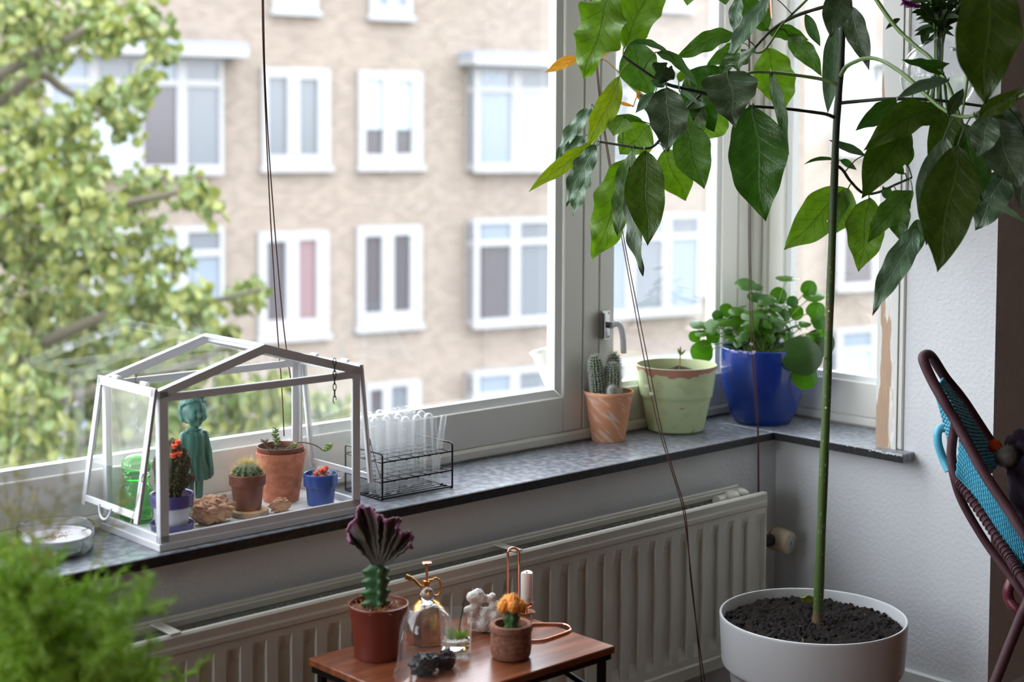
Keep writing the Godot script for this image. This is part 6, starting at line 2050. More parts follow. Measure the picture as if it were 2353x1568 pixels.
const LEAVES := [
	[Vector3(1.6014, 1.6942, -0.0216), Vector3(1.5114, 1.4865, -0.0204), 0.1085, 0.2, 0, 0, 0.9, "L"],
	[Vector3(1.6153, 1.5585, 0.0016), Vector3(1.7225, 1.7545, 0.0171), 0.0974, -0.2, 0, 0, 0.6, "L", Vector3(1.5107, 1.5331, 0.0979)],
	[Vector3(1.6065, 1.5704, 0.0335), Vector3(1.6557, 1.4482, 0.0474), 0.0902, 0.3, 0, 0.03, 0.2, "M", Vector3(1.5107, 1.5331, 0.0979)],
	[Vector3(1.5108, 1.5628, 0.1229), Vector3(1.5625, 1.5225, 0.2009), 0.0236, 1.1, 0.16, 0, 0.2, "D", Vector3(1.5107, 1.5331, 0.0979)],
	[Vector3(1.5407, 1.5403, 0.1658), Vector3(1.5907, 1.4626, 0.2451), 0.0346, 1, 0.17, 0, 0.2, "D", Vector3(1.5427, 1.5034, 0.1277)],
	[Vector3(1.5329, 1.4908, 0.0671), Vector3(1.4478, 1.3419, 0.0547), 0.052, 0.1, -0.05, 0.02, 0.3, "Y", Vector3(1.5215, 1.5224, 0.1087)],
	[Vector3(1.6128, 1.5415, -0.1355), Vector3(1.5528, 1.5062, -0.1881), 0.027, 0.2, 0.03, 0, 0.1, "O"],
	[Vector3(1.6581, 1.5427, -0.1211), Vector3(1.6963, 1.6011, -0.0904), 0.025, 0.2, 0, 0, 0.1, "O", Vector3(1.6764, 1.51, -0.0745)],
	[Vector3(1.5221, 1.402, 0.0913), Vector3(1.489, 1.3626, 0.0911), 0.056, 0.4, 0, 0.05, 0, "L", Vector3(1.5538, 1.3417, 0.057)],
	[Vector3(1.5594, 1.4321, -0.0401), Vector3(1.4563, 1.3007, -0.0568), 0.035, 0.5, 0.04, 0, 0.8, "G", Vector3(1.5262, 1.349, 0.0174)],
	[Vector3(1.5256, 1.3641, -0.0251), Vector3(1.4573, 1.3085, -0.0428), 0.0287, 0.4, 0.04, 0, 0.6, "G", Vector3(1.5262, 1.349, 0.0174)],
	[Vector3(1.5133, 1.3413, 0.0062), Vector3(1.3516, 1.2407, -0.026), 0.0367, 0.2, 0.02, 0.02, 0.2, "Y", Vector3(1.5262, 1.349, 0.0174)],
	[Vector3(1.5045, 1.3415, 0.0253), Vector3(1.4229, 1.2103, 0.0148), 0.0461, 0.3, 0.05, 0.02, 0.6, "G", Vector3(1.5262, 1.349, 0.0174)],
	[Vector3(1.5263, 1.3007, -0.0196), Vector3(1.4897, 1.1856, -0.0308), 0.0418, 0.5, 0, 0, 0.6, "G", Vector3(1.5262, 1.349, 0.0174)],
	[Vector3(1.5905, 1.3224, 0.0515), Vector3(1.49, 1.0837, 0.0318), 0.0901, 0.15, -0.02, 0.03, 0.9, "L", Vector3(1.5655, 1.339, 0.0739)],
	[Vector3(1.5644, 1.3343, 0.081), Vector3(1.5179, 1.1421, 0.0803), 0.0572, 0.5, -0.06, 0.03, 0.4, "M", Vector3(1.5694, 1.3381, 0.0795)],
	[Vector3(1.5294, 1.2953, 0.1063), Vector3(1.5111, 1.063, 0.1617), 0.0407, 0.6, -0.04, 0.05, 0.6, "K", Vector3(1.5694, 1.3381, 0.0795)],
	[Vector3(1.5225, 1.3315, 0.1515), Vector3(1.506, 1.1293, 0.1792), 0.0867, 0.1, 0, 0.03, 0.15, "E", Vector3(1.5812, 1.3354, 0.0963)],
	[Vector3(1.5319, 1.4656, 0.2043), Vector3(1.5086, 1.3288, 0.2343), 0.0855, 0.1, 0, 0.08, 0.3, "K", Vector3(1.5834, 1.4752, 0.1557)],
	[Vector3(1.5969, 1.4976, 0.3161), Vector3(1.5806, 1.3819, 0.351), 0.1113, 0.1, 0, 0.04, 0.3, "H", Vector3(1.7254, 1.472, 0.2225)],
	[Vector3(1.6019, 1.3931, 0.1927), Vector3(1.6123, 1.2488, 0.2407), 0.0832, 0.1, 0, 0.04, 0.2, "M", Vector3(1.6329, 1.4012, 0.1487)],
	[Vector3(1.6507, 1.3322, 0.0925), Vector3(1.6911, 1.2186, 0.1249), 0.0835, 0.2, 0, 0.03, 0.1, "L", Vector3(1.6015, 1.3462, 0.1142)],
	[Vector3(1.7844, 1.4338, 0.1397), Vector3(1.7673, 1.3496, 0.1033), 0.0805, 0.2, 0, 0, 0.2, "L", Vector3(1.6887, 1.4539, 0.2096)],
	[Vector3(1.6878, 1.4287, 0.3099), Vector3(1.6737, 1.1831, 0.3567), 0.1234, 0.2, 0, 0.06, 0.2, "D", Vector3(1.7068, 1.4266, 0.2984)],
	[Vector3(1.7419, 1.51, 0.19), Vector3(1.669, 1.4236, 0.1159), 0.0915, 0.3, 0, 0.02, 0.2, "D", Vector3(1.7375, 1.4794, 0.2272)],
	[Vector3(1.7681, 1.592, 0.1942), Vector3(1.6533, 1.529, 0.1206), 0.0468, 0.3, 0.05, 0, 0.4, "M", Vector3(1.8164, 1.5613, 0.2138)],
	[Vector3(1.8094, 1.5704, 0.1794), Vector3(1.7481, 1.5147, 0.1273), 0.0367, 0.3, 0, 0, 0.3, "M", Vector3(1.8106, 1.5513, 0.2092)],
	[Vector3(1.7632, 1.6658, 0.293), Vector3(1.6567, 1.523, 0.2604), 0.0431, 0.6, 0, 0.02, 0.3, "G", Vector3(1.8589, 1.632, 0.2806)],
	[Vector3(1.7293, 1.6673, 0.2344), Vector3(1.7024, 1.5849, 0.2432), 0.0318, 0.5, 0, 0, 0.3, "G"],
	[Vector3(1.8372, 1.5975, 0.2302), Vector3(1.8063, 1.6877, 0.1676), 0.0623, 0.3, 0, 0, 0.2, "M", Vector3(1.8339, 1.5918, 0.2373)],
	[Vector3(1.6282, 1.5416, 0.328), Vector3(1.5992, 1.4987, 0.3454), 0.0776, 0.7, 0, 0.15, 0.4, "D", Vector3(1.8047, 1.5414, 0.2046)],
	[Vector3(1.7092, 1.5296, 0.2265), Vector3(1.6968, 1.4937, 0.2179), 0.0272, 0.3, 0, 0, 0.2, "D", Vector3(1.7469, 1.4868, 0.2315)],
	[Vector3(1.8738, 1.5617, 0.1985), Vector3(1.9167, 1.4213, 0.2217), 0.0914, 0.2, 0, 0.02, 0.5, "L", Vector3(1.8241, 1.5579, 0.2348)],
	[Vector3(1.7349, 1.5016, 0.3204), Vector3(1.7332, 1.324, 0.3734), 0.0308, 0.7, 0.08, 0, 0.2, "D", Vector3(1.7985, 1.5013, 0.27)],
	[Vector3(1.8392, 1.5937, 0.2324), Vector3(1.9047, 1.5748, 0.2941), 0.0356, 0.4, 0.1, 0, 0.4, "M", Vector3(1.8339, 1.5918, 0.2373)],
	[Vector3(1.8758, 1.6322, 0.3039), Vector3(1.8807, 1.5586, 0.3413), 0.0254, 0.3, 0, 0, 0.1, "D", Vector3(1.8682, 1.6334, 0.3046)],
	[Vector3(1.8622, 1.5874, 0.2676), Vector3(1.8992, 1.4947, 0.336), 0.0464, 0.4, 0.07, 0, 0.3, "M", Vector3(1.8423, 1.5995, 0.2581)],
	[Vector3(1.9341, 1.6103, 0.3456), Vector3(1.913, 1.4127, 0.3415), 0.0469, 0.3, 0, 0, 0.1, "G", Vector3(1.8978, 1.6499, 0.3558)],
	[Vector3(1.845, 1.6797, 0.4216), Vector3(1.7883, 1.5715, 0.4323), 0.0609, 0.1, 0, 0.05, 0.2, "K", Vector3(1.9108, 1.655, 0.3752)],
	[Vector3(1.8686, 1.6444, 0.4189), Vector3(1.8726, 1.5037, 0.4743), 0.0492, 0.4, 0.05, 0, 0.2, "K", Vector3(1.9108, 1.655, 0.3752)],
	[Vector3(1.9489, 1.2496, 0.3735), Vector3(1.8237, 1.11, 0.2963), 0.0893, 0.2, 0.02, 0.02, 0.15, "L", Vector3(1.927, 1.2585, 0.4032)],
	[Vector3(1.9406, 1.2499, 0.3794), Vector3(1.9263, 1.1494, 0.3604), 0.062, 0.4, -0.08, 0, 0.1, "L", Vector3(1.927, 1.2585, 0.4032)],
	[Vector3(1.7289, 1.3829, 0.6644), Vector3(1.589, 1.2439, 0.6552), 0.0772, 0.2, 0.02, 0.04, 0.2, "E"],
	[Vector3(1.7105, 1.4213, 0.7534), Vector3(1.5381, 1.3376, 0.6965), 0.0662, 0.3, 0.07, 0.02, 0.4, "E", Vector3(1.6558, 1.4202, 0.7849)],
	[Vector3(1.8022, 1.4383, 0.5915), Vector3(1.6966, 1.3748, 0.5672), 0.0391, 0.3, 0, 0, 0.2, "D", Vector3(1.9304, 1.444, 0.5087)],
	[Vector3(1.7153, 1.3965, 0.678), Vector3(1.6011, 1.3428, 0.6587), 0.0304, 0.6, 0, 0, 0.2, "G", Vector3(1.7035, 1.4664, 0.6968)],
	[Vector3(1.5893, 1.3488, 0.8653), Vector3(1.5171, 1.1207, 0.8708), 0.1014, 0.15, 0, 0.03, 0.1, "N", Vector3(1.6325, 1.4031, 0.8659)],
	[Vector3(1.6247, 1.3645, 0.8149), Vector3(1.5588, 1.1632, 0.8243), 0.0704, 0.4, -0.04, 0.03, 0.15, "K", Vector3(1.6427, 1.4034, 0.8286)],
	[Vector3(1.6917, 1.4223, 0.7906), Vector3(1.6615, 1.2884, 0.7731), 0.068, 0.2, 0, 0, 0.1, "E", Vector3(1.6684, 1.4291, 0.8074)],
	[Vector3(1.6524, 1.1929, 0.7448), Vector3(1.5381, 1.027, 0.7205), 0.0503, 0.35, 0.02, 0.02, 0.35, "G"],
	[Vector3(1.695, 1.2035, 0.7152), Vector3(1.6827, 1.135, 0.7227), 0.0356, 0.3, 0, 0.05, 0.2, "D"],
	[Vector3(1.9393, 1.2306, 0.4342), Vector3(1.9021, 1.0693, 0.4397), 0.0832, 0.15, 0, 0.03, 0.3, "L", Vector3(1.9543, 1.2403, 0.4259)],
	[Vector3(1.9058, 1.2505, 0.5652), Vector3(1.7812, 1.1408, 0.5406), 0.0544, 0.3, 0.06, 0, 0.4, "M", Vector3(1.9988, 1.2727, 0.4974)],
	[Vector3(1.9522, 1.2278, 0.5008), Vector3(1.9433, 1.1377, 0.5131), 0.0478, 0.3, 0, 0, 0.2, "D", Vector3(1.9807, 1.2568, 0.4684)],
	[Vector3(1.9453, 1.2523, 0.4653), Vector3(1.9621, 1.2166, 0.4835), 0.0239, 0.4, 0.1, 0, 0.2, "D", Vector3(1.9693, 1.2468, 0.4508)],
	[Vector3(1.9524, 1.3232, 0.4119), Vector3(1.8787, 1.3553, 0.3688), 0.0219, 0.4, 0, 0, 0.1, "G", Vector3(1.904, 1.2846, 0.3937)],
	[Vector3(1.9076, 1.3096, 0.3717), Vector3(1.8437, 1.2999, 0.3272), 0.011, 0.6, 0.12, 0, 0.1, "D", Vector3(1.8841, 1.3001, 0.3858)],
	[Vector3(1.9126, 1.3115, 0.3762), Vector3(1.9301, 1.289, 0.4077), 0.0165, 0.4, 0.08, 0, 0.1, "D", Vector3(1.8876, 1.2981, 0.3872)],
	[Vector3(1.9858, 1.2997, 0.499), Vector3(1.9895, 1.3637, 0.4974), 0.0293, 0.3, 0, 0, 0.1, "D", Vector3(2.0013, 1.2749, 0.5015)],
	[Vector3(1.9797, 1.2827, 0.4946), Vector3(1.9597, 1.307, 0.4743), 0.0239, 0.4, 0, 0, 0.1, "D", Vector3(1.9962, 1.2705, 0.4933)],
	[Vector3(1.4232, 1.6381, 1.0168), Vector3(1.4102, 1.4173, 1.0218), 0.1085, 0.1, 0, 0.03, 0.25, "N"],
	[Vector3(1.6191, 1.398, 0.9162), Vector3(1.6145, 1.269, 0.9763), 0.0779, 0.2, 0, 0.03, 0.1, "K", Vector3(1.6203, 1.4127, 0.9083)],
	[Vector3(1.5988, 1.4009, 0.9245), Vector3(1.5622, 1.3276, 0.9236), 0.0546, 0.5, 0, 0.06, 0.2, "K", Vector3(1.6176, 1.4151, 0.9174)],
	[Vector3(1.6622, 1.4272, 0.8991), Vector3(1.6731, 1.3573, 0.9418), 0.05, 0.2, 0, 0.02, 0.2, "K", Vector3(1.6149, 1.4174, 0.9264)],
	[Vector3(1.5648, 1.4021, 0.9203), Vector3(1.5719, 1.4503, 1.0048), 0.0358, 0.3, 0, 0, 0.2, "E", Vector3(1.6282, 1.4055, 0.8811)],
	[Vector3(1.7606, 1.3039, 0.8631), Vector3(1.7324, 1.1843, 0.8191), 0.0718, 0.3, 0, 0.02, 0.3, "G"],
	[Vector3(1.6524, 1.2555, 0.8761), Vector3(1.6405, 1.2105, 0.9776), 0.0163, 0.6, 0.02, 0, 0.2, "D"],
	[Vector3(1.6308, 1.4034, 0.8176), Vector3(1.6362, 1.4547, 0.8459), 0.0269, 0.3, 0.05, 0, 0.1, "K", Vector3(1.6465, 1.4082, 0.8161)],
	[Vector3(1.7062, 1.5041, 0.7703), Vector3(1.6218, 1.511, 0.7193), 0.0241, 0.5, -0.06, 0, 0.3, "D", Vector3(1.7026, 1.4859, 0.7548)],
	[Vector3(1.6805, 1.4834, 0.7755), Vector3(1.6294, 1.4955, 0.7548), 0.0123, 0.4, 0, 0, 0.1, "D", Vector3(1.6971, 1.4784, 0.7639)],
	[Vector3(1.6129, 1.471, 0.8776), Vector3(1.6371, 1.5162, 0.9237), 0.0193, 0.3, 0, 0, 0.2, "E", Vector3(1.6422, 1.4761, 0.8497)],
	[Vector3(1.6264, 1.4797, 0.8621), Vector3(1.6367, 1.5069, 0.8695), 0.0115, 0.3, 0, 0, 0.1, "D", Vector3(1.6429, 1.4818, 0.8499)],
	[Vector3(1.6521, 1.4721, 0.8046), Vector3(1.5419, 1.4332, 0.7607), 0.0255, 0.5, 0.04, 0, 0.2, "G", Vector3(1.6859, 1.4636, 0.782)],
	[Vector3(1.6694, 1.381, 0.9502), Vector3(1.6321, 1.2324, 0.9681), 0.0443, 0.2, 0, 0, 0.1, "K", Vector3(1.612, 1.4228, 0.9427)],
	[Vector3(1.6884, 1.4397, -0.0035), Vector3(1.6763, 1.4672, -0.0168), 0.0175, 0.3, 0, 0, 0.1, "O", Vector3(1.6846, 1.4513, 0.0037)],
	[Vector3(1.6706, 1.4297, -0.0192), Vector3(1.6289, 1.4411, -0.0449), 0.0088, 0.3, 0, 0, 0.1, "O", Vector3(1.6818, 1.4574, -0.011)],
	[Vector3(1.5513, 1.455, 0.1549), Vector3(1.5036, 1.4109, 0.1416), 0.0247, 0.3, 0.03, 0, 0.1, "G", Vector3(1.5766, 1.4799, 0.151)],
	[Vector3(1.5832, 1.3932, 0.0937), Vector3(1.5131, 1.4002, 0.0559), 0.0185, 0.4, 0.06, 0, 0.2, "M", Vector3(1.612, 1.3625, 0.1227)],
	[Vector3(1.6522, 1.3861, 0.0489), Vector3(1.5998, 1.3198, 0.0058), 0.0862, 0.2, 0, 0, 0.2, "L", Vector3(1.6875, 1.4406, 0.0539)],
	[Vector3(1.5596, 1.4779, 0.1745), Vector3(1.5271, 1.5195, 0.1685), 0.0475, 0.6, 0, 0.1, 0.4, "K", Vector3(1.5834, 1.4752, 0.1557)],
	[Vector3(1.5596, 1.4779, 0.1745), Vector3(1.5567, 1.5123, 0.1963), 0.029, 0.5, 0, 0.1, 0.4, "K", Vector3(1.5834, 1.4752, 0.1557)],
	[Vector3(1.5579, 1.4677, 0.1737), Vector3(1.5298, 1.4811, 0.1604), 0.0164, 0.3, 0, 0, 0.1, "G", Vector3(1.5834, 1.4752, 0.1557)],
	[Vector3(1.6421, 1.4807, 0.1412), Vector3(1.6508, 1.5092, 0.147), 0.019, 0.3, 0, 0, 0.1, "L", Vector3(1.6103, 1.4688, 0.1693)],
	[Vector3(1.5973, 1.4583, 0.1834), Vector3(1.615, 1.4228, 0.2297), 0.0124, 0.5, 0.12, 0, 0.1, "G", Vector3(1.6103, 1.4688, 0.1693)],
	[Vector3(1.7164, 1.4307, 0.1455), Vector3(1.6928, 1.3478, 0.1165), 0.0599, 0.3, 0, 0, 0.2, "M", Vector3(1.6556, 1.4424, 0.18)],
	[Vector3(1.6934, 1.6961, 0.1311), Vector3(1.6848, 1.6492, 0.1267), 0.034, 0.3, 0, 0, 0.1, "L"],
	[Vector3(1.7465, 1.7212, 0.1779), Vector3(1.7454, 1.6515, 0.1824), 0.0621, 0.2, 0, 0, 0.1, "M"],
	[Vector3(1.651, 1.4112, 0.0731), Vector3(1.6223, 1.4457, 0.044), 0.0322, 0.3, 0, 0, 0.1, "M", Vector3(1.6873, 1.44, 0.0615)],
	[Vector3(1.593, 1.4514, 0.0711), Vector3(1.612, 1.418, 0.1183), 0.0275, 0.3, 0, 0, 0.1, "G", Vector3(1.6818, 1.4574, -0.011)],
	[Vector3(1.5373, 1.3526, -0.027), Vector3(1.4949, 1.2547, -0.0313), 0.0333, 0.4, 0, 0, 0.3, "L", Vector3(1.5262, 1.349, 0.0174)],
	[Vector3(1.7001, 1.4669, 0.1413), Vector3(1.7405, 1.3712, 0.1586), 0.0641, 0.3, 0, 0, 0.2, "D", Vector3(1.6464, 1.4602, 0.1876)],
	[Vector3(1.9197, 1.7706, 0.3745), Vector3(1.7855, 1.709, 0.3101), 0.0715, 0.2, 0.05, 0, 0.3, "M"],
	[Vector3(1.9032, 1.7777, 0.386), Vector3(1.9477, 1.7082, 0.4868), 0.071, 0.2, 0.05, 0, 0.3, "M"],
	[Vector3(1.923, 1.8464, 0.3717), Vector3(1.8373, 1.9374, 0.313), 0.0788, 0.3, 0, 0, 0.3, "L"],
	[Vector3(1.9069, 1.8625, 0.3829), Vector3(1.9765, 1.9477, 0.4404), 0.0785, 0.3, 0, 0, 0.3, "M"],
	[Vector3(1.9179, 1.9395, 0.3735), Vector3(1.912, 2.0886, 0.3701), 0.0734, 0.3, 0, 0, 0.2, "L"],
	[Vector3(1.8746, 1.8939, 0.4052), Vector3(1.7121, 1.8054, 0.3985), 0.0673, 0.3, 0.05, 0, 0.2, "D"],
	[Vector3(1.8749, 1.9032, 0.4047), Vector3(1.848, 1.8037, 0.551), 0.0671, 0.3, 0.05, 0, 0.2, "D"],
	[Vector3(1.6128, 1.4028, 0.8828), Vector3(1.6355, 1.4028, 0.9309), 0.0351, 0.3, -0.1, 0, 0.2, "E", Vector3(1.6307, 1.4031, 0.872)],
	[Vector3(1.6868, 1.3892, 0.8158), Vector3(1.71, 1.2418, 0.8486), 0.0638, 0.3, 0, 0, 0.1, "D", Vector3(1.6552, 1.4036, 0.8264)]]

func flower_vase() -> void:
	var c: Vector3 = Vector3(2.0954, 1.4963, 0.503)
	var t := thing("bulb_vase", "round clear glass vase hanging on the white pier with water inside", "vase", c - Vector3(0, 0.083, 0))
	var r := 0.083
	var b := MB.new()
	var prof := []
	for k in 22:
		var a := -PI / 2 + (PI - 0.22) * k / 21
		prof.append(Vector2(cos(a) * r, r + sin(a) * r))
	prof.append_array([Vector2(0.0175, r * 2 + 0.003), Vector2(0.019, r * 2 + 0.006)])
	b.lathe(prof, Vector3.ZERO, 56)
	part("bulb", b, glass("vase_glass", 0.04, Color(0.9, 0.93, 0.92), 0.7), t)
	var w := MB.new()
	var wp := []
	for k in 14:
		var a := -PI / 2 + (PI / 2 - 0.02) * k / 13
		wp.append(Vector2(cos(a) * (r - 0.002), r + sin(a) * (r - 0.002)))
	wp.append(Vector2(0, r - 0.001))
	w.lathe(wp, Vector3.ZERO, 48)
	part("water", w, mats.water, t)
	var mt := MB.new()
	mt.tube([Vector3(0.05, r * 2 - 0.02, 0), Vector3(2.2265 - c.x, r * 2 - 0.02, 0)], 0.004, 8)
	part("wall_hook", mt, mats.silver, t)
	var f := thing("flower_bunch", "bunch of purple cockscomb flowers with narrow leaves in the hanging vase", "flowers", c)
	var sm := mat("flower_stem", Color(0.3, 0.42, 0.2), 0.6)
	var pm := mat("purple_plume", Color(0.5, 0.08, 0.42), 0.8)
	var lm := mat("flower_leaf", Color(0.18, 0.28, 0.12), 0.5)
	lm.backlight_enabled = true
	lm.backlight = Color(0.3, 0.45, 0.1)
	rng.seed = 23
	var R := Vector3(0.735, 0, 0.677)
	var heads := [[-50, 155, 1], [-30, 195, 1], [0, 182, 1], [16, 200, 1], [50, 175, 1], [4, 120, 0], [72, 215, 1], [-10, 240, 1], [30, 160, 0]]
	for k in heads.size():
		var h: Array = heads[k]
		var tip: Vector3 = R * (h[0] / 1030.0) + Vector3(0, h[1] / 1030.0, 0) + Vector3(-0.677, 0, 0.735) * rng.randf_range(-0.03, 0.03)
		var foot := Vector3(rng.randf_range(-0.03, 0.03), -0.06, rng.randf_range(-0.03, 0.03))
		var neck := Vector3(rng.randf_range(-0.01, 0.01), 0.085, rng.randf_range(-0.01, 0.01))
		var cc := curve([foot, neck, neck.lerp(tip, 0.5) + Vector3(0, 0.01, 0), tip])
		var sb := MB.new()
		sb.tube(cc, 0.0026, 7)
		var so := part("stem", sb, sm, f)
		var d: Vector3 = (tip - neck).normalized()
		var pb := MB.new()
		var ln := 0.04 if h[2] else 0.03
		var wd := 0.013 if h[2] else 0.004
		if k == 0:
			d = (R * -0.9 + Vector3(0, 0.25, 0)).normalized()
		var roots := []
		var dirs := []
		for i in (340 if h[2] else 90):
			var s := rng.randf()
			var a := rng.randf() * TAU
			var u: Vector3 = d.cross(Vector3.BACK).normalized()
			var v: Vector3 = d.cross(u)
			var o: Vector3 = u * cos(a) + v * sin(a)
			roots.append(tip + d * ln * s)
			dirs.append(o + d * 0.7)
		spines(pb, roots, dirs, wd, 0.0009)
		part("plume", pb, pm, so, "purple plume", "stuff")
		for i in 10:
			var s := rng.randf_range(0.42, 0.95)
			var q: Vector3 = cc[int(s * (cc.size() - 1))]
			var o := (R * rng.randfn() + Vector3(-0.677, 0, 0.735) * rng.randfn() * 0.5 + Vector3(0, rng.randf_range(-0.3, 0.8), 0)).normalized()
			var lb := MB.new()
			leaf_into(lb, q, q + o * rng.randf_range(0.035, 0.065), rng.randf_range(0.009, 0.016), rng.randf_range(-1, 1), 0.08, 0.0, 0.1, 10)
			part("leaf", lb, lm, so)
	for q in [[Vector3(2.0794, 1.6036, 0.48), Vector3(2.0636, 1.5646, 0.4821), 0.02], [Vector3(2.0377, 1.6244, 0.44), Vector3(1.9957, 1.598, 0.4306), 0.012], [Vector3(2.1334, 1.6327, 0.5274), Vector3(2.1372, 1.6531, 0.543), 0.012], [Vector3(2.1228, 1.6326, 0.5177), Vector3(2.1316, 1.6129, 0.5409), 0.009]]:
		var lb := MB.new()
		leaf_into(lb, q[0], q[1], q[2], 0.2, 0.05, 0.0, 0.1, 12)
		wpart("leaf", lb, lm, f)

func chair() -> void:
	var t := thing("woven_chair", "round framed lounge chair with burgundy wrapped tubes and turquoise woven seat", "chair", Vector3(1.8169, 0, 0.8925))
	var bm := relief(mat("burgundy_wrap", Color(0.27, 0.13, 0.16), 0.55), noise_tex("wrap", 0.12, Color(0.3, 0.3, 0.3), Color(0.7, 0.7, 0.7), 2, 71), Vector3(6, 40, 6), 0.1)
	bm.rim_enabled = true
	bm.rim = 0.3
	var tq := mat("turquoise_cord", Color(0.3, 0.66, 0.76), 0.5)
	var front: Array = [Vector3(1.7889, 0.9157, 0.6741), Vector3(1.7917, 0.8753, 0.6933), Vector3(1.7912, 0.8335, 0.7234), Vector3(1.7995, 0.7929, 0.7477), Vector3(1.7987, 0.7066, 0.8081), Vector3(1.8009, 0.649, 0.8554), Vector3(1.7978, 0.6018, 0.8971), Vector3(1.8069, 0.4931, 0.9819), Vector3(1.8509, 0.3931, 1.0574), Vector3(1.9506, 0.2938, 1.0888), Vector3(2.0979, 0.2338, 1.0656), Vector3(2.2494, 0.2302, 0.9875), Vector3(2.3277, 0.314, 0.8626), Vector3(2.3219, 0.3848, 0.7837)]
	var back: Array = [Vector3(1.7904, 0.921, 0.675), Vector3(1.8218, 0.9203, 0.6631), Vector3(1.8561, 0.9073, 0.6548), Vector3(1.9094, 0.8601, 0.6532), Vector3(1.9699, 0.8084, 0.6584), Vector3(2.058, 0.7212, 0.6645), Vector3(2.1651, 0.5972, 0.691), Vector3(2.2657, 0.464, 0.7394)]
	var low: Array = [Vector3(1.7977, 0.7955, 0.7458), Vector3(1.8129, 0.7788, 0.7339), Vector3(1.8176, 0.7516, 0.7267), Vector3(1.8197, 0.7217, 0.7242), Vector3(1.8186, 0.6887, 0.7325), Vector3(1.8223, 0.6623, 0.7516), Vector3(1.8194, 0.6027, 0.808), Vector3(1.8126, 0.5449, 0.8606), Vector3(1.8038, 0.5103, 0.896), Vector3(1.8098, 0.4026, 0.9916), Vector3(1.8792, 0.3043, 1.063), Vector3(2.0045, 0.2549, 1.0733)]
	var rear: Array = [Vector3(1.8419, 0.6875, 0.7132), Vector3(1.8582, 0.6395, 0.7183), Vector3(1.8723, 0.5954, 0.7347), Vector3(1.8892, 0.5363, 0.7685), Vector3(1.8926, 0.485, 0.8163), Vector3(1.8936, 0.4517, 0.8471), Vector3(1.9179, 0.3603, 0.9174), Vector3(1.971, 0.2563, 1.0016), Vector3(2.0271, 0.2396, 1.0544)]
	var hoop := back.slice(1)
	hoop.reverse()
	hoop.append_array(front)
	for q in [["hoop", hoop, 0.0105], ["side_rail", low, 0.0098], ["under_rail", rear, 0.0085]]:
		var b := MB.new()
		b.tube(curve(q[1]), q[2], 14)
		wpart(q[0], b, bm, t)
	var leg := MB.new()
	leg.tube([Vector3(1.8651, 0.4244, 0.8638), Vector3(1.8425, 0.3572, 0.8482), Vector3(1.8169, 0.278, 0.8307), Vector3(1.785, 0.1791, 0.809), Vector3(1.7458, 0.0543, 0.7825)], 0.0105, 14)
	leg.tube([Vector3(1.9118, 0.5475, 0.8973), Vector3(1.8651, 0.4244, 0.8638)], 0.0105, 14)
	wpart("leg", leg, bm, t)
	for q in [[Vector3(1.9197, 0.2853, 1.061), Vector3(1.9073, 0.1357, 1.0883), Vector3(1.8895, -0.0562, 1.1275)], [Vector3(2.2339, 0.1865, 0.9494), Vector3(2.2619, 0.0414, 0.9592), Vector3(2.2901, -0.1053, 0.9692)]]:
		var lg := MB.new()
		lg.tube(q, 0.0105, 14)
		wpart("leg", lg, bm, t)
	var arch := MB.new()
	arch.tube(curve([Vector3(1.91, 0.4822, 0.819), Vector3(1.8992, 0.4524, 0.8114), Vector3(1.8998, 0.4314, 0.8135), Vector3(1.8992, 0.4178, 0.8276), Vector3(1.9057, 0.4061, 0.8481), Vector3(1.8944, 0.4117, 0.8918)]), 0.0105, 12)
	wpart("foot_arch", arch, mat("maroon_tube", Color(0.38, 0.16, 0.2), 0.35), t)
	var tb := MB.new()
	tb.tube(curve([Vector3(1.8533, 0.7683, 0.6902), Vector3(1.8448, 0.7683, 0.6824), Vector3(1.8398, 0.7567, 0.6787), Vector3(1.8404, 0.7346, 0.6809), Vector3(1.846, 0.708, 0.6881), Vector3(1.8454, 0.6836, 0.7031)]), 0.0088, 12)
	wpart("turquoise_tube", tb, mat("turquoise_tube", Color(0.36, 0.7, 0.8), 0.35), t, "turquoise covered tube")
	# weave: rows of short cords between two rails
	for q in [["seat_weave", [Vector3(1.8204, 0.7553, 0.7427), Vector3(1.8133, 0.6989, 0.7949), Vector3(1.8155, 0.6375, 0.8425), Vector3(1.8263, 0.5748, 0.8845), Vector3(1.8355, 0.4992, 0.9397)], [Vector3(1.8084, 0.685, 0.7438), Vector3(1.8225, 0.6493, 0.7732), Vector3(1.8185, 0.5851, 0.8289), Vector3(1.8204, 0.5235, 0.8762), Vector3(1.8252, 0.4514, 0.9339)], 9, 34],
			["back_weave", [Vector3(1.8123, 0.8651, 0.6995), Vector3(1.8173, 0.8119, 0.7354), Vector3(1.8226, 0.7421, 0.7729), Vector3(1.8252, 0.6947, 0.8062)], [Vector3(1.8879, 0.8632, 0.6603), Vector3(1.9424, 0.8044, 0.6742), Vector3(2.0072, 0.7316, 0.685), Vector3(2.049, 0.6726, 0.7008)], 7, 26],
			["side_weave", [Vector3(1.8138, 0.8415, 0.6891), Vector3(1.8181, 0.8152, 0.6951), Vector3(1.8245, 0.7757, 0.704), Vector3(1.8292, 0.7423, 0.7109)], [Vector3(1.8059, 0.844, 0.702), Vector3(1.8121, 0.8161, 0.7167), Vector3(1.8101, 0.7901, 0.7305), Vector3(1.8105, 0.764, 0.7328)], 4, 13]]:
		var a := curve(q[1], 8)
		var c := curve(q[2], 8)
		var nr: int = q[3]
		var nc: int = q[4]
		var b := MB.new()
		var lines := MB.new()
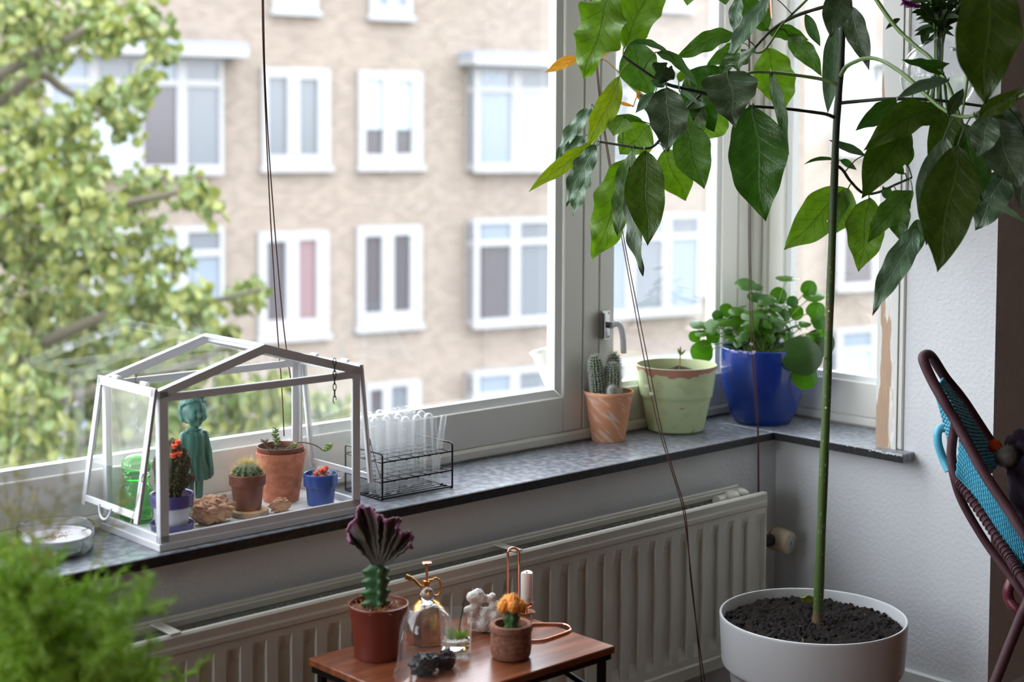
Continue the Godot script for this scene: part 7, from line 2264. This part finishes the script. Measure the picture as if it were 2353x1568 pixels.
		for i in nc:
			for j in nr:
				var s := (i + (0.5 if j % 2 else 0.0)) / nc
				var e0: Vector3 = a[mini(int(s * (a.size() - 1)), a.size() - 1)].lerp(a[mini(int(s * (a.size() - 1)) + 1, a.size() - 1)], fposmod(s * (a.size() - 1), 1.0))
				var e1: Vector3 = c[mini(int(s * (c.size() - 1)), c.size() - 1)].lerp(c[mini(int(s * (c.size() - 1)) + 1, c.size() - 1)], fposmod(s * (c.size() - 1), 1.0))
				var s2 := minf(s + 0.02, 1.0)
				var dir: Vector3 = (a[mini(int(s2 * (a.size() - 1)) + 1, a.size() - 1)] - a[maxi(int(s2 * (a.size() - 1)) - 1, 0)]).normalized()
				var p := e0.lerp(e1, (j + 0.5) / nr)
				var across := (e1 - e0) / nr
				var along: Vector3 = dir * (a[0].distance_to(a[-1]) / nc)
				var n := across.cross(along).normalized()
				b.lump(p, Vector3(1, 1, 1), null, 8, 6, Basis(across * 0.58, along * 0.52 + across * 0.16, n * 0.0035))
		wpart(q[0], b, tq, t, "turquoise woven cord", "stuff")
		var back_p := PackedVector3Array()
		for e in [a, c]:
			for k in 20:
				back_p.append(e[int(k / 19.0 * (e.size() - 1))] + Vector3(0.677, 0, -0.735) * 0.003)
		var sheet := MB.new()
		sheet.grid(back_p, 20, 2)
		wpart("cord_core", sheet, bm, t)
	# dark lacing where the weave is tied to the side rail
	var lace := MB.new()
	var lc := curve(low, 8)
	rng.seed = 6
	for k in range(38, 64):
		var p: Vector3 = lc[k]
		var d: Vector3 = (lc[mini(k + 1, lc.size() - 1)] - lc[k - 1]).normalized()
		var u := d.cross(Vector3(-0.68, 0, 0.73)).normalized()
		var v: Vector3 = d.cross(u)
		var pts := []
		for i in 13:
			var w := TAU * i / 12
			pts.append(p + (u * cos(w) + v * sin(w)) * 0.0098 + d * sin(w) * 0.004)
		lace.tube(pts, 0.0022, 6)
	wpart("lacing", lace, bm, t, "", "stuff")
	# throw with pompoms lying in the chair
	var th := thing("blanket", "dark purple throw lying in the woven chair", "blanket", Vector3(1.9616, 0.7088, 0.7946))
	var fb := MB.new()
	var sd := Vector3(3, 1, 2)
	fb.lump(Vector3(0.018, 0.009, 0.0158), Vector3(0.045, 0.05, 0.05), func(d: Vector3) -> float: return 1.0 + n3(d + sd, 1.6) * 0.5, 30, 20)
	fb.lump(Vector3(0.0014, -0.0486, 0.0323), Vector3(0.05, 0.07, 0.05), func(d: Vector3) -> float: return 1.0 + n3(d - sd, 1.4) * 0.4, 30, 20)
	part("cloth", fb, mat("purple_cloth", Color(0.16, 0.1, 0.17), 0.9), th)
	for q in [["orange pompom on the throw in the woven chair", Vector3(1.8899, 0.7395, 0.7806), 0.0155, Color(0.8, 0.28, 0.1)], ["grey and white pompom on the throw in the woven chair", Vector3(1.8957, 0.7224, 0.8009), 0.026, Color(0.5, 0.48, 0.45)]]:
		var pt := thing("pompom", q[0], "pompom", q[1])
		var core := MB.new()
		core.lump(Vector3.ZERO, Vector3.ONE * q[2] * 0.75, null, 16, 10)
		part("core", core, mat("pom_%s" % q[0], q[3], 0.95), pt)
		var roots := []
		var dirs := []
		for k in 900:
			var d := Vector3(rng.randfn(), rng.randfn(), rng.randfn()).normalized()
			roots.append(d * q[2] * 0.6)
			dirs.append(d + Vector3(rng.randfn(), rng.randfn(), rng.randfn()) * 0.15)
		var yb := MB.new()
		spines(yb, roots, dirs, q[2] * 0.45, 0.0009)
		part("yarn", yb, mats["pom_%s" % q[0]], pt, "", "stuff")

func fern() -> void:
	# feathery asparagus fern close to the camera
	var c: Vector3 = Vector3(-0.0832, 0.6843, 0.6155)
	var t := thing("asparagus_fern", "feathery bright green asparagus fern in the near left corner", "fern", c - Vector3(0, 0.12, 0))
	var leaf := mat("fern_green", Color(0.68, 0.79, 0.3), 0.5)
	leaf.backlight_enabled = true
	leaf.backlight = Color(0.95, 1.0, 0.35)
	var stemm := mat("fern_stem", Color(0.45, 0.52, 0.2), 0.7)
	var dry := mat("fern_dry", Color(0.62, 0.58, 0.25), 0.7)
	rng.seed = 91
	var needle := MB.new()
	needle.tube([Vector3.ZERO, Vector3(0, 0.5, 0.06), Vector3(0, 1, 0.2)], [0.05, 0.06, 0.01], 4, false)
	var nm := needle.mesh()
	var xf := []
	var xd := []
	var R := Vector3(0.735, 0, 0.677)
	var F := Vector3(-0.677, 0, 0.735)
	var fronds := FRONDS
	for k in fronds.size():
		var q: Array = fronds[k]
		var tip: Vector3 = q[0]
		var sparse: bool = q[1] > 0
		var base := c + R * rng.randf_range(-0.06, 0.02) + F * rng.randf_range(-0.05, 0.05) - Vector3(0, 0.1, 0)
		var cc := curve([base, base.lerp(tip, 0.5) + Vector3(0, 0.05, 0), tip], 10)
		var sb := MB.new()
		sb.tube(cc, taper(cc.size(), 0.0013, 0.0005), 5)
		wpart("frond_stem", sb, stemm, t)
		var twigs := 12 if sparse else 17
		for i in twigs:
			var s := lerpf(0.3 if not sparse else 0.45, 1.0, float(i) / (twigs - 1))
			var p: Vector3 = cc[int(s * (cc.size() - 1))]
			var d := Vector3(rng.randfn(), rng.randfn() * 0.6 + 0.25, rng.randfn()).normalized()
			d = (d + (tip - base).normalized() * 0.6).normalized()
			var len := rng.randf_range(0.03, 0.07) * (0.6 if sparse else 1.0)
			for n in (7 if sparse else 12):
				var o := p + d * len * (n + 1) / (7.0 if sparse else 12.0)
				for z in 3:
					var nd := (d * 0.7 + Vector3(rng.randfn(), rng.randfn(), rng.randfn()) * 0.6).normalized()
					var sc := rng.randf_range(0.008, 0.018) * (0.55 if sparse else 1.0)
					var bs := Basis(Quaternion(Vector3.UP, nd)).scaled(Vector3.ONE * sc)
					(xd if sparse else xf).append(Transform3D(bs, o - t.position))
	for e in 2:
		var list: Array = xf if e == 0 else xd
		var mm := MultiMesh.new()
		mm.transform_format = MultiMesh.TRANSFORM_3D
		mm.mesh = nm
		mm.instance_count = list.size()
		for k in list.size():
			mm.set_instance_transform(k, list[k])
		var o := MultiMeshInstance3D.new()
		o.name = "needles"
		o.multimesh = mm
		o.material_override = leaf if e == 0 else dry
		o.set_meta("kind", "stuff")
		t.add_child(o, true)
	var pb := MB.new()
	pb.lathe([Vector2(0, 0), Vector2(0.05, 0), Vector2(0.065, 0.1), Vector2(0.066, 0.103), Vector2(0.06, 0.1), Vector2(0.055, 0.08)], Vector3(0, -0.09, 0), 40)
	part("pot", pb, mats.marbled_terracotta, t)

const FRONDS := [[Vector3(-0.0486, 0.8065, 0.7833), 0], [Vector3(0.0921, 0.6333, 0.6347), 0], [Vector3(-0.043, 0.7164, 0.8022), 0], [Vector3(0.0534, 0.6848, 0.5736), 0], [Vector3(-0.0338, 0.7635, 0.6805), 0], [Vector3(-0.0257, 0.778, 0.6315), 0], [Vector3(-0.0225, 0.7627, 0.5663), 0], [Vector3(-0.076, 0.7816, 0.6268), 0], [Vector3(-0.1278, 0.8087, 0.6766), 0], [Vector3(-0.1621, 0.8244, 0.6927), 0], [Vector3(-0.0957, 0.7558, 0.8073), 0], [Vector3(-0.0161, 0.7153, 0.5882), 0], [Vector3(-0.0846, 0.7575, 0.6554), 0], [Vector3(-0.1491, 0.787, 0.7208), 0], [Vector3(-0.0702, 0.6997, 0.476), 0], [Vector3(-0.0551, 0.7032, 0.7619), 0], [Vector3(-0.0593, 0.7077, 0.6946), 0], [Vector3(-0.1001, 0.7313, 0.7084), 0], [Vector3(-0.0825, 0.6938, 0.578), 0], [Vector3(-0.1197, 0.7534, 0.5611), 0], [Vector3(-0.1232, 0.6859, 0.5541), 0], [Vector3(-0.0342, 0.7944, 0.7777), 0], [Vector3(-0.1178, 0.8203, 0.6904), 0], [Vector3(-0.1447, 0.8335, 0.6785), 0], [Vector3(-0.0162, 0.6867, 0.7749), 0], [Vector3(-0.1169, 0.7082, 0.763), 0], [Vector3(-0.1356, 0.7156, 0.7355), 0], [Vector3(0.0369, 0.6103, 0.5438), 0], [Vector3(0.0524, 0.7034, 0.5525), 0], [Vector3(-0.1617, 0.8345, 0.6921), 0], [Vector3(-0.1677, 0.8257, 0.761), 0], [Vector3(-0.1168, 0.762, 0.7317), 0], [Vector3(-0.0144, 0.7028, 0.6081), 0], [Vector3(-0.0681, 0.6993, 0.5231), 0], [Vector3(-0.083, 0.7624, 0.8445), 0], [Vector3(-0.0852, 0.9467, 0.5789), 1], [Vector3(-0.1336, 0.9656, 0.7917), 1], [Vector3(-0.0859, 0.9082, 0.6093), 1], [Vector3(-0.0935, 0.9093, 0.5463), 1], [Vector3(0.0754, 0.8779, 0.5488), 1], [Vector3(-0.1108, 0.9128, 0.7011), 1], [Vector3(-0.0651, 0.8687, 0.5025), 1], [Vector3(-0.029, 0.8349, 0.5077), 1], [Vector3(-0.0519, 0.8044, 0.4656), 0], [Vector3(-0.1979, 0.8817, 0.7387), 0]]
